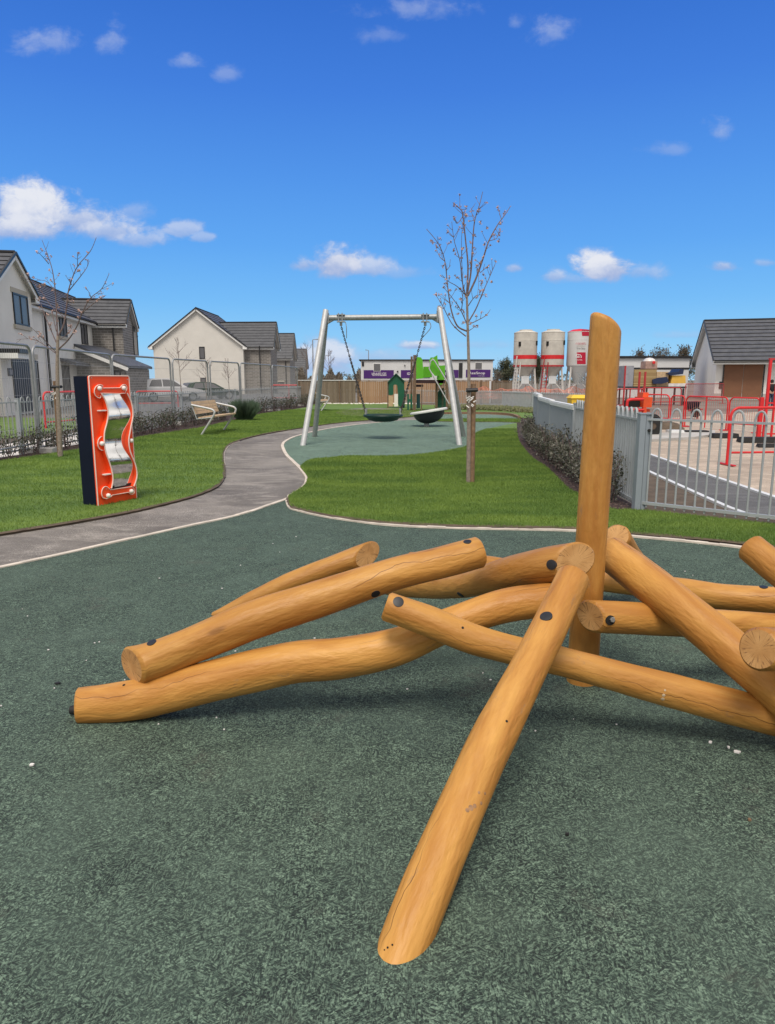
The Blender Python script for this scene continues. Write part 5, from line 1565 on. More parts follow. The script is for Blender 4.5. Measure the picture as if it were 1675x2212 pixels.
# navy door with lintel
a_ = PV(28, 820, anch, nA); b_ = PV(64, 820, anch, nA); zt_ = PV(46, 774, anch, nA).z
d_ = V((b_.x - a_.x, b_.y - a_.y, 0))
mb = MB(); mb.obox(V((a_.x, a_.y, 0.05)), d_, nA * 0.04, V((0, 0, zt_ - 0.05)))
for k in range(6): mb.obox(V((a_.x, a_.y, 0.1)) + d_ * (k / 6 + 0.02) + nA * 0.04, d_ * (0.9 / 6), nA * 0.012, V((0, 0, zt_ - 0.2)))
dr = mb.build('door', M['navy_door'], h1)
mb = MB(); mb.obox(V((a_.x, a_.y, zt_ + .003)) - dA * 0.15, d_ * 1.55 + dA * 0.3, nA * 0.05, V((0, 0, 0.22))); mb.build('lintel', M['stone'], dr)
# plaque beside the door
a_ = PV(17, 805, anch, nA); b_ = PV(28, 805, anch, nA); zb_ = PV(22, 812, anch, nA).z
d_ = V((b_.x - a_.x, b_.y - a_.y, 0)); mb = MB(); mb.obox(V((a_.x, a_.y, zb_)), d_, nA * 0.03, V((0, 0, 0.30))); pq = mb.build('plaque', M['dark_frame'], h1)
mb = MB(); mb.obox(V((a_.x, a_.y, zb_ + .05)) + d_ * 0.18, d_ * 0.64, nA * 0.034, V((0, 0, 0.20))); mb.build('plaque_face', M['block_grey'], pq)
# downpipes
def pipe(root, pts, r=0.045, mat='black_trim', name='downpipe'):
    mb = MB(); mb.tube(pts, r, 8); return mb.build(name, M[mat], root, smooth=True)
cA = win_pl + dA * (wg + 0.35); 
pA = PV(99, 700, win_pl + nA * 0.12, nA)
pipe(h1, [V((pA.x, pA.y, 4.80)) + nA * 0.30 + dA * 1.1, V((pA.x, pA.y, 4.55)), V((pA.x, pA.y, 0.0))], 0.055)
# canopy left, canopy over second door
p_ = PV(-12, 756, anch, nA); q_ = PV(22, 758, anch, nA)
mb = MB(); e_ = V((q_.x - p_.x, q_.y - p_.y, 0)); mb.obox(V((p_.x, p_.y, p_.z - .1)), e_, nA * 0.9, V((0, 0, 0.16))); mb.build('porch_roof', M['black_trim'], h1)
mb = MB(); mb.obox(V((p_.x, p_.y, p_.z - .30)), e_ * 0.93, nA * 0.82, V((0, 0, 0.195))); mb.build('porch_fascia', M['white_trim'], h1)
p_ = PV(130, 777, win_pl, nA); q_ = PV(168, 781, win_pl, nA); e_ = V((q_.x - p_.x, q_.y - p_.y, 0))
mb = MB(); mb.hexa([V((p_.x, p_.y, p_.z - .05)), V((p_.x, p_.y, p_.z - .05)) + nA * 0.8 + V((0, 0, -.25)), V((p_.x, p_.y, p_.z - .05)) + e_ + nA * .8 + V((0, 0, -.25)), V((p_.x, p_.y, p_.z - .05)) + e_, V((p_.x, p_.y, p_.z + .1)), V((p_.x, p_.y, p_.z + .1)) + nA * 0.8 + V((0, 0, -.25)), V((p_.x, p_.y, p_.z + .1)) + e_ + nA * .8 + V((0, 0, -.25)), V((p_.x, p_.y, p_.z + .1)) + e_]); mb.build('door_canopy', M['roof'], h1)
# low garden wall / planting in front
# brick wing house
C1 = V((-16.45, 45.6, 0))
h2 = thing('house', 'grey brick house wing with dark tiled roof behind the white house', 'house', C1)
block(h2, C1, -nA, dA, 7.5, 3.7, 4.86, 6.28, 'brick', 0.25, 0.25, 7, ends=(True, False))
window(h2, C1, nA, 288, 297, 707, 768, mull=0, lintel=False, sill=False)
window(h2, C1, nA, 290, 305, 793, 817, mull=1, lintel=True, sill=False)
sideN = -dA
pw = PV(244, 700, C1, sideN)
pipe(h2, [V((pw.x, pw.y, 4.7)) - dA * 0.12, V((pw.x, pw.y, 2.6)) - dA * 0.12])
# lean-to
yl = 41.2
lt = [V((PY(167, 800, yl).x, yl, -.05)), V((PY(272, 800, yl).x, yl, -.05)), V((PY(272, 796, yl).x, yl, PY(272, 796, yl).z)), V((PY(167, 800, yl).x, yl, PY(167, 756, yl).z))]
mb = MB(); mb.prism(lt, (0, 4.0, 0)); mb.build('porch_wall', M['brick'], h2)
mb = MB(); mb.obox(PY(160, 748, yl - .2), PY(276, 795, yl - .2) - PY(160, 748, yl - .2), V((0, 4.3, 0)), V((0, 0, 0.14)), 0); pr_ = mb.build('porch_roof', M['roof'], h2)
mb = MB(); mb.beam(PY(161, 752, yl - .22), PY(277, 798, yl - .22), 0.04, 0.18); mb.build('fascia', M['white_trim'], pr_)
window(h2, V((0, yl, 0)), V((0, -1, 0)), 248, 262, 800, 830, mull=0, sill=False, lintel=False, name='door')
# cream gable house in the middle distance
y3 = 72.0
g0 = PY(331, 745, y3); g1 = PY(533, 745, y3)
h3 = thing('house', 'cream rendered gable end house with small dark window behind the parked cars', 'house', Gy(430, y3))
gw = g1.x - g0.x; gz = g0.z; apex = PY(424, 668, y3)
M['render_beige'] = simple('beige_render', (0.64, 0.62, 0.585), 0.9, 0, 0.05, 1.1, 0.08, 40)
block(h3, V((g0.x, y3, 0)), V((0, 1, 0)), V((1, 0, 0)), 9.0, gw - 0.35, gz, apex.z, 'render_beige', 0.4, 0.25, 12)
window(h3, V((0, y3, 0)), V((0, -1, 0)), 431, 443, 749, 775, mull=0, sill=False, lintel=False)
window(h3, V((0, y3, 0)), V((0, -1, 0)), 434, 446, 816, 843, mull=0, sill=False, lintel=False)
h3b = thing('house', 'brown brick wing with dark tiled roof joined to the cream gable', 'house', Gy(560, y3))
wx1 = PY(583, 745, y3).x
block(h3b, V((wx1, y3 + 0.45, 0)), V((-1, 0.06, 0)).normalized(), V((-0.02, 1, 0)).normalized(), 7.0, 4.6, gz, PY(530, 698, y3 + 2.3).z, 'brick', 0.3, 0.35, 9, ends=(True, False))
pipe(h3b, [V((PY(561, 745, y3).x, y3 - 0.1, gz - .1)), V((PY(562, 745, y3).x, y3 - 0.1, 0))], 0.06)
y4 = 108.0
h4 = thing('house', 'second brown brick house with dark roof beyond the brick wing', 'house', Gy(610, y4))
wx = PY(626, 770, y4).x
block(h4, V((wx, y4, 0)), V((-1, 0.05, 0)).normalized(), V((0, 1, 0)), 9.0, 6, PY(610, 771, y4).z, PY(610, 722, y4 + 3).z, 'brick', 0.3, 0.4, 9)
window(h4, V((0, y4 - .02, 0)), V((0, -1, 0)), 602, 613, 825, 842, mull=1, sill=False, lintel=True)
pipe(h4, [V((PY(617, 771, y4).x, y4 - 0.1, 4.7)), V((PY(618, 771, y4).x, y4 - 0.1, 0))], 0.06)
y5 = 150.0
h5 = thing('house', 'farthest brown brick house with dark roof at the end of the terrace', 'house', Gy(645, y5))
wx = PY(656, 800, y5).x
block(h5, V((wx, y5, 0)), V((-1, 0.05, 0)).normalized(), V((0, 1, 0)), 8.0, 6, PY(645, 792, y5).z, PY(645, 755, y5 + 3).z, 'brick', 0.3, 0.4, 9)
window(h5, V((0, y5 - .02, 0)), V((0, -1, 0)), 627, 640, 815, 835, mull=1, sill=False, lintel=False)
# garage on the right
ga = V((22.4, 50.0, 0)); gd = V((0.29, 0.957, 0)).normalized(); gr_ = V((gd.y, -gd.x, 0))
gar = thing('garage', 'white rendered garage with dark tiled roof and brown double door', 'garage', ga)
block(gar, ga + gd * 0.9 + gr_ * 0.3, gr_, gd, 16, 12.6, 2.95, 5.75, 'render_white', 0.9, 0.30, 11, lip=0.05)
gp0 = ga + gd * 0.9; gn = -gd
def gpl(u, v): return PV(u, v, gp0, gn)
a_, b_ = gpl(1563, 820), gpl(1648, 820); zt_ = gpl(1600, 786).z; zb_ = 0.15
d_ = V((b_.x - a_.x, b_.y - a_.y, 0))
mb = MB()
for k in range(2): mb.obox(V((a_.x, a_.y, zb_)) + d_ * (0.5 * k + 0.004), d_ * 0.488, gn * 0.06, V((0, 0, zt_ - zb_)))
gd_ = mb.build('door', M['door_wood'], gar)
mb = MB(); mb.obox(V((a_.x, a_.y, zb_)) - d_ * 0.03, d_ * 0.028, gn * 0.09, V((0, 0, zt_ - zb_ + .1))); mb.obox(V((a_.x, a_.y, zb_)) + d_ * 1.002, d_ * 0.028, gn * 0.09, V((0, 0, zt_ - zb_ + .1))); mb.obox(V((a_.x, a_.y, zt_ + .002)), d_, gn * 0.09, V((0, 0, 0.1))); mb.build('door_frame', M['dark_frame'], gd_)
gpn = -gr_; gpo = ga + gr_ * 0.3
a_ = gpl(1552, 835)
mb = MB(); 
q0, q1 = gpl(1553.5, 832), gpl(1560, 832); mb.obox(V((q0.x, q0.y, q0.z - .25)), V((q1.x - q0.x, q1.y - q0.y, 0)), gn * 0.05, V((0, 0, 0.5))); mb.build('meter_box', M['dark_frame'], gar)
q0 = gpl(1541, 858); q1 = gpl(1562, 858); zb = gpl(1550, 850).z
mb = MB(); mb.obox(ga + gr_ * 0.25 + gd * 0.84 , gr_ * 16.0, gd * 0.05, V((0, 0, max(0.2, zb)))); mb.build('plinth', M['concrete'], gar)

# ------------------------------------------------------------------ site cabins
def text_mesh(root, txt, p, w, h, mat, name, nrm=V((0, -1, 0)), depth=0.01, xdir=V((1, 0, 0)), slant=0.0):
    cu = bpy.data.curves.new(name, 'FONT'); cu.body = txt; cu.size = 1.0; cu.extrude = 0.0; cu.shear = slant
    to = bpy.data.objects.new(name, cu); COL.objects.link(to)
    bpy.context.view_layer.update()
    me = bpy.data.meshes.new_from_object(to.evaluated_get(bpy.context.evaluated_depsgraph_get()))
    bpy.data.objects.remove(to)
    xs = [v.co.x for v in me.vertices]; ys = [v.co.y for v in me.vertices]
    x0, x1, y0, y1 = min(xs), max(xs), min(ys), max(ys)
    off = world_loc(root)
    for v in me.vertices:
        q = p + xdir * ((v.co.x - x0) / (x1 - x0) * w) + V((0, 0, (v.co.y - y0) / (y1 - y0) * h)) + nrm * depth - off
        v.co = q
    me.materials.append(M[mat]); me.name = name
    o = bpy.data.objects.new(name, me); COL.objects.link(o); o.parent = root
    return o
yc = 60.0
def cf(u, v, y=yc): return PY(u, v, y)
cab = thing('site_cabin', 'long white site cabin with purple banners and dark windows behind the timber fence', 'cabin', Gy(920, yc))
x0, x1 = cf(780, 800).x, cf(1065, 800).x; ztop = cf(900, 779).z
mb = MB(); mb.box(x0, x1, yc, yc + 5, 0, ztop)
for k in range(70): mb.box(x0 + .05 + k * .16, x0 + .09 + k * .16, yc - 0.008, yc, 0.1, ztop - .1) if x0 + .09 + k * .16 < x1 else None
mb.build('wall', M['cabin_white'], cab, weld=False)
mb = MB(); mb.box(x0 - .15, x1 + .1, yc - .1, yc + 5.1, ztop + .002, ztop + 0.10); mb.build('roof', M['roof_gap'], cab)
mb = MB(); mb.box(cf(782, 800).x, cf(787, 800).x, yc - .05, yc - .01, cf(785, 791).z, cf(785, 781).z); mb.build('vent', M['dark_frame'], cab)
def cbox(u0, u1, v0, v1, mat, name, parent=cab, pr=0.03, y=yc):
    mb = MB(); mb.box(cf(u0, 800).x, cf(u1, 800).x, y - pr, y - 0.010, cf(900, v1).z, cf(900, v0).z); return mb.build(name, M[mat], parent)
for u0, u1, v0, v1 in ((808, 822, 786, 801.5), (1027, 1041, 783.5, 797)):
    f_ = cbox(u0 - .8, u1 + .8, v0 - .8, v1 + .8, 'white_trim', 'window', pr=0.04); cbox(u0, u1, v0, v1, 'glass', 'pane', f_, 0.05)
cbox(991.5, 999.5, 784, 816, 'dark_frame', 'door', pr=0.05)
bans = [(786, 851, 799.5, 817.5), (866.5, 930, 799.5, 816.5), (957, 991, 799, 816), (1007, 1060, 798.5, 815)]
txts = [('VENNFELGES', 803, 835, 805, 812), ('IDYO', 880, 898, 804.5, 810), ('CADEI', 962, 978, 804, 810), ('ReeSnop', 1014, 1048, 803, 810)]
for (u0, u1, v0, v1), (tx, tu0, tu1, tv0, tv1) in zip(bans, txts):
    bn = cbox(u0, u1, v0, v1, 'purple', 'banner', pr=0.035)
    text_mesh(bn, tx, V((cf(tu0, 800).x, yc - 0.037, cf(900, tv1).z)), cf(tu1, 800).x - cf(tu0, 800).x, cf(900, tv0).z - cf(900, tv1).z, 'letter', 'lettering')
text_mesh(bn, 'a new start', V((cf(1033, 800).x, yc - 0.037, cf(900, 812.6).z)), cf(1047, 800).x - cf(1033, 800).x, 0.045, 'letter', 'lettering')
cbox(874, 876, 788, 791, 'dark_frame', 'lamp', pr=0.1); cbox(858, 861, 801, 804, 'dark_frame', 'lamp', pr=0.1)
# white cabin behind the lumber
yk = 56.0
cab2 = thing('site_cabin', 'plain white site cabin with black roof edge behind the stacked lumber', 'cabin', Gy(1400, yk))
mb = MB(); mb.box(PY(1325, 780, yk).x, PY(1490, 780, yk).x, yk, yk + 4, 0, PY(1400, 774, yk).z); mb.build('wall', M['cabin_white'], cab2)
mb = MB(); mb.box(PY(1322, 780, yk).x, PY(1492, 780, yk).x, yk - .15, yk + 4.1, PY(1400, 773.8, yk).z, PY(1400, 769, yk).z); mb.build('roof', M['roof_gap'], cab2)
mb = MB(); mb.box(PY(1325, 780, yk).x, PY(1490, 780, yk).x, yk - .03, yk - .005, PY(1400, 798, yk).z, PY(1400, 794, yk).z); mb.build('trim', M['dark_frame'], cab2)

# ------------------------------------------------------------------ silos
ys = 70.0
def silo(label, u0, u1, vtop, vbot, kind):
    c = Gy((u0 + u1) / 2, ys); r = (PY(u1, 760, ys).x - PY(u0, 760, ys).x) / 2
    root = thing('silo', label, 'silo', c, 'mortar silos on the building site')
    zt = PY(1200, vtop, ys).z; zb = PY(1200, vbot, ys).z
    mat = 'silo' if kind < 2 else 'silo_white'
    mb = MB(); zc = zt - 0.25
    prof = [(0.28 * r, -zb + 0.9), (0.30 * r, zb - 1.25 - zb + 0.0)] 
    body = [(r, zb), (r, zc)]
    mb.lathe(c, [(r * 0.995, zb), (r, zb + 0.02), (r, zt - 1.05), (r * 1.012, zt - 1.04), (r * 1.012, zt - 1.0), (r, zt - 0.99), (r, zc - 0.06), (r * 1.015, zc - 0.05), (r * 1.015, zc)], 40)
    mb.lathe(c, [(r * 1.0, zc), (r * 0.62, zc + 0.16 if kind < 2 else zc + 0.2), (r * 0.0, zc + 0.2 if kind < 2 else zc + 0.28)], 40, 0 if kind < 2 else 1)
    if kind < 2: mb.lathe(c, [(r * 0.55, zc + 0.10), (r * 0.55, zc + 0.27), (0, zc + 0.28)], 30, 0)
    bd = mb.build('body', [M[mat], M['red']], root, smooth=True)
    mb = MB(); zcone = 1.45 if kind < 2 else 1.15
    mb.lathe(c, [(r * 0.98, zb), (r * 0.30, zcone), (r * 0.26, zcone - 0.25), (0, zcone - 0.26)], 32); mb.build('hopper', M[mat], root, smooth=True)
    if kind < 2:
        z0, z1 = PY(1200, 776, ys).z, PY(1200, 767.5, ys).z
        mb = MB(); mb.lathe(c, [(r + 0.012, z0), (r + 0.012, z1), (r, z1), (r, z0), (r + 0.012, z0)], 40); mb.build('stripe', M['red'], bd, smooth=True)
        mb = MB(); mb.lathe(c, [(r + 0.03, zb - 0.10), (r + 0.03, zb + 0.05), (r - .02, zb + 0.05), (r - .02, zb - 0.10), (r + 0.03, zb - 0.10)], 40); mb.build('base_ring', M['red_dull'], bd, smooth=True)
        for fx, zz in ((-0.62, zt - 1.55), (0.80, zt - 1.45)):
            yy = -math.sqrt(1 - fx * fx) * r
            mb = MB(); mb.box(c.x + fx * r - 0.12, c.x + fx * r + 0.12, c.y + yy - 0.06, c.y + yy + 0.2, zz, zz + 0.42); mb.build('hatch_plate', M['dark_hole'], bd)
        mb = MB(); mb.box(c.x - 0.36 * r, c.x + 0.30 * r, c.y - r * 0.55, c.y - r * 0.55 + 0.08, 1.0, 1.72); mb.build('control_box', M['cap_white'], root)
    for k, (fx, fy) in enumerate(((-0.9, -0.75), (0.9, -0.75), (-0.9, 0.75), (0.9, 0.75))):
        mb = MB(); mb.beam(V((c.x + fx * r, c.y + fy * r, -.02)), V((c.x + fx * r * 0.78, c.y + fy * r * 0.66, zb + 0.1)), 0.13, 0.13)
        if fy < 0: mb.beam(V((c.x + fx * r, c.y + fy * r, 0.15)), V((c.x + fx * r * 0.35, c.y - r * 0.55, 0.98)), 0.07, 0.07)
        mb.build('leg', M['white_frame'], root)
    if kind == 2:
        yy = c.y - r - 0.02
        def dec(s0, s1, v0, v1, mat, name, skew=0.06):
            za, zb2 = PY(1200, v1, ys).z, PY(1200, v0, ys).z
            n = 8; mbx = MB()
            P_ = lambda s, z, o=0.015: V((c.x + (r + o) * math.sin(s), c.y - (r + o) * math.cos(s), z))
            for i in range(n):
                a, b = s0 + (s1 - s0) * i / n, s0 + (s1 - s0) * (i + 1) / n
                mbx.add([P_(a, za), P_(b, za), P_(b + skew, zb2), P_(a + skew, zb2)], [(0, 1, 2, 3)])
            return mbx.build(name, M[mat], bd)
        dec(-0.12, 0.68, 727, 713.5, 'crimson', 'sign')
        sg = dec(-0.42, 0.32, 787, 762, 'crimson', 'sign')
        lp_ = lambda u, v: V((PY(u, v, ys).x, c.y - r - 0.03, PY(u, v, ys).z))
        for tx, u0_, u1_, v0, v1, mt in (('STUDIO BESTO', 1237, 1259, 741.5, 745.5, 'letter_red'), ('DrumDash', 1241, 1256, 746.5, 750, 'stone'), ('Dream Demos', 1239.5, 1258, 752, 755.5, 'letter_dark')):
            p = lp_(u0_, v1); text_mesh(bd, tx, p, lp_(u1_, v1).x - p.x, lp_(u0_, v0).z - p.z, mt, 'lettering')
        # emblem: house outline and lettering on the crimson sign
        mb = MB(); e = [lp_(u, v) + V((0, -0.02, 0)) for u, v in ((1238, 774), (1238, 769), (1241, 765.5), (1244, 768), (1246, 766.5), (1249, 770), (1249, 774))]
        for a, b in zip(e, e[1:]): mb.beam(a, b, 0.02, 0.05)
        for u in (1240.5, 1243, 1246): mb.beam(lp_(u, 774) + V((0, -.02, 0)), lp_(u, 769.5) + V((0, -.02, 0)), 0.02, 0.05, up=V((1, 0, 0)))
        mb.build('emblem', M['letter'], sg)
        p = lp_(1236.5, 780); text_mesh(sg, 'Nicholas Housing', p, lp_(1251, 780).x - p.x, lp_(1236, 776.5).z - p.z, 'letter', 'lettering', depth=0.03)
        mb = MB()
        rs = random.Random(8)
        for k in range(16):
            a = V((c.x + r * rs.uniform(-0.2, 1.0), c.y - r * 1.05, rs.uniform(0.1, 1.7))); b = a + V((rs.uniform(-0.8, 0.8), 0.1, rs.uniform(-0.6, 0.9)))
            b.z = max(0.05, b.z); mb.beam(a, b, 0.05, 0.05)
        mb.build('bracing', M['galv'], root)
    else:
        mb = MB(); mb.beam(V((c.x - 1.0 * r - .15, c.y - r * .9, 0)), V((c.x - 0.75 * r - .1, c.y - r * 0.8, zb + 0.9)), 0.07, 0.07); mb.beam(V((c.x - 0.7 * r, c.y - r * .95, 0)), V((c.x - 0.55 * r, c.y - r * 0.9, zb + 0.3)), 0.07, 0.07)
        for k in range(8): 
            z = 0.3 + k * 0.3; mb.beam(V((c.x - 1.0 * r - .10, c.y - r * .9, z)), V((c.x - 0.66 * r, c.y - r * .93, z)), 0.04, 0.04)
        mb.build('ladder', M['red_dull'] if kind == 1 else M['white_frame'], root)
silo('leftmost white silo with red stripe and two dark hatch plates', 1107, 1157, 713, 790, 0)
silo('middle stained white silo with red stripe and red ladder', 1165.5, 1215, 712, 790, 1)
silo('white silo with red dome and crimson sign beside the tall post', 1221, 1272, 711, 790, 2)

# orange netting
net = thing('safety_netting', 'sagging orange safety netting before the silos', 'netting', Gy(1150, 41))
mb = MB(); rs = random.Random(6); n = 190
xa, xb = PY(1025, 850, 41).x, PY(1300, 850, 41).x
def ny(i, j):
    f = i / n
    top = 0.86 + 0.10 * math.sin(f * 26) * math.sin(f * 9 + 1) - 0.05 * math.sin(f * 55); bot = 0.30
    return V((xa + (xb - xa) * f + 0.03 * math.sin(j * 1.3 + i), 41 + 0.08 * math.sin(f * 40 + j * .4), bot + (top - bot) * j / 8))
for j in range(9): mb.tube([ny(i, j) for i in range(n + 1)], 0.008 if j < 8 else 0.016, 3, caps=False)
for i in range(n + 1): mb.tube([ny(i, j) for j in range(9)], 0.006, 3, caps=False)
mb.build('mesh', M['orange_net'], net, weld=False)
for k in range(6):
    x = xa + (xb - xa) * k / 5; mb = MB(); mb.tube([V((x, 41.1, -.02)), V((x + .03, 41.1, 1.10))], 0.02, 6); mb.build('pin', M['stake'], net)

# ------------------------------------------------------------------ distant trees and brush
def bushy(name, label, base, h, w, seed, mat, n=1500, cat='tree', group=None, leaf=0.16, trunk=True, flat=1.0):
    rs = random.Random(seed); root = thing(name, label, cat, base, group)
    mb = MB(); mb.tube([base + V((0, 0, -.05)), base + V((0, 0, h * .35)), base + V((0.1, 0, h * .75))], [h * .03, h * .022, h * .008], 7)
    lf = MB(); tips = []
    for k in range(26):
        a = rs.uniform(0, 6.28); el = rs.uniform(0.2, 1.4); p0 = base + V((0, 0, h * rs.uniform(.15, .5)))
        e = base + V((math.cos(a) * math.cos(el) * w, math.sin(a) * math.cos(el) * w * .8, h * .42 + math.sin(el) * h * .56 * rs.uniform(.8, 1.02)))
        mb.tube([p0, p0.lerp(e, .5) + V((0, 0, .05 * h)), e], [h * .010, h * .006, h * .002], 4, caps=False); tips.append((p0, e))
    mb.build('trunk', M['bark'], root, weld=False)
    for k in range(n):
        p0, e = tips[rs.randrange(len(tips))]; f = rs.random() ** .5
        c = p0.lerp(e, f) + V((rs.gauss(0, w * .13), rs.gauss(0, w * .13), rs.gauss(0, h * .05)))
        d = (V((rs.gauss(0, .7), rs.gauss(0, .7), rs.gauss(.7, .6)))).normalized(); s = d.cross(V((rs.gauss(0, 1), rs.gauss(0, 1), rs.gauss(0, 1)))).normalized(); l = leaf * rs.uniform(.5, 1.4)
        lf.add([c, c + d * l * .5 + s * l * .17, c + d * l, c + d * l * .5 - s * l * .17], [(0, 1, 2, 3)])
    lf.build('crown', M[mat], root, weld=False)
    return root
def top_h(u, v, y): return PY(u, v, y).z
yb = 85
bushy('bushy_tree', 'rounded grey green tree behind the white cabin, nearest the tall post', Gy(1374, yb), top_h(1374, 751, yb), 1.2, 1, 'leaf_brown', 2600, leaf=.24)
bushy('bushy_tree', 'widest rounded brush tree behind the white cabin roof', Gy(1422, yb), top_h(1422, 747, yb), 1.7, 2, 'leaf_brown', 3200, leaf=.24)
bushy('bushy_tree', 'brown brush tree half hidden by the garage gable', Gy(1472, yb), top_h(1472, 749, yb), 1.5, 3, 'leaf_brown', 4200, leaf=.26)
bushy('bushy_tree', 'bare tree top showing above the garage roof', Gy(1672, 95), top_h(1672, 674, 95), 1.4, 4, 'leaf_brown', 600, leaf=.25)
bushy('bushy_tree', 'grey brown tree left of the leftmost silo', Gy(1092, 95), top_h(1092, 776, 95), 2.0, 5, 'leaf_far', 4200, leaf=.26)
bushy('bushy_tree', 'dull bush right of the purple banner cabin', Gy(1073, 90), top_h(1073, 797, 90), 0.8, 6, 'leaf_brown', 700, leaf=.18)
bushy('bushy_tree', 'dark green tree between the two striped silos', Gy(1161, 88), top_h(1161, 762, 88), 1.0, 7, 'leaf_far', 3600, leaf=.26)
mb = MB(); rs = random.Random(21)
for k in range(5200):
    u = rs.uniform(640, 800); y_ = rs.uniform(75, 95); p = Gy(u, y_); hh = 2.3 * (0.75 + 0.25 * math.sin(u * .09) + 0.18 * math.sin(u * .31)) * rs.uniform(.3, 1.0)
    c = p + V((0, 0, hh)); d = V((rs.gauss(0, .5), rs.gauss(0, .5), 1)).normalized(); s = d.cross(V((0, 1, .1))).normalized(); l = rs.uniform(.15, .4)
    mb.add([c - s * .05, c + s * .05, c + d * l], [(0, 1, 2)]); mb.add([p + V((0, 0, max(0, hh - .9))) - s * .012, p + V((0, 0, max(0, hh - .9))) + s * .012, c], [(0, 1, 2)])
tag(mb.build('brushwood', M['leaf_brown'], weld=False), 'brown brushwood thicket beyond the weathered board fence', 'bushes', kind='stuff')
def treeline(label, u0, u1, y_, vt, seed, mat):
    rs = random.Random(seed); mb = MB()
    for k in range(2600):
        u = rs.uniform(u0, u1); p = Gy(u, y_ + rs.uniform(-4, 4)); H = PY(u, vt, y_).z * (0.8 + 0.2 * math.sin(u * .13 + seed) * math.sin(u * .041))
        c = p + V((0, 0, H * rs.random() ** .6)); d = V((rs.gauss(0, .6), rs.gauss(0, .6), rs.gauss(.6, .5))).normalized(); s = d.cross(V((0.1, 1, 0))).normalized(); l = rs.uniform(.25, .7)
        mb.add([c - s * l * .3, c + d * l * .5 - s * .0, c + s * l * .3, c + d * l], [(0, 1, 3), (1, 2, 3)])
    tag(mb.build('treeline', M[mat], weld=False), label, 'trees', kind='stuff')
treeline('distant low trees along the horizon behind the site cabins', 700, 1340, 150, 806, 3, 'leaf_far')
treeline('distant low trees on the horizon behind the garage and cabin', 1330, 1800, 150, 790, 4, 'leaf_far')

# ------------------------------------------------------------------ poles
def lamp(label, u, y, vt, arm):
    b = Gy(u, y); h = PY(u, vt, y).z
    root = thing('street_lamp', label, 'street lamp', b)
    mb = MB(); mb.tube([b + V((0, 0, -.05)), b + V((0, 0, h))], [0.07, 0.045], 8); mb.build('pole', M['heras'], root, smooth=True)
    mb = MB(); mb.beam(b + V((0, 0, h)), b + V((arm, 0, h + .05)), 0.06, 0.06); mb.beam(b + V((arm * .6, 0, h + .03)), b + V((arm * 1.3, 0, h + .06)), 0.16, 0.08); mb.build('lamp_head', M['heras'], root)
lamp('thin street lamp with short arm behind the left swing leg', 678, 70, 734, 0.5)
lamp('distant street lamp near the left end of the purple banner cabin', 797, 90, 757, -0.3)
lamp('distant street lamp between the swing legs near the bare tree', 716, 120, 768, -0.9)

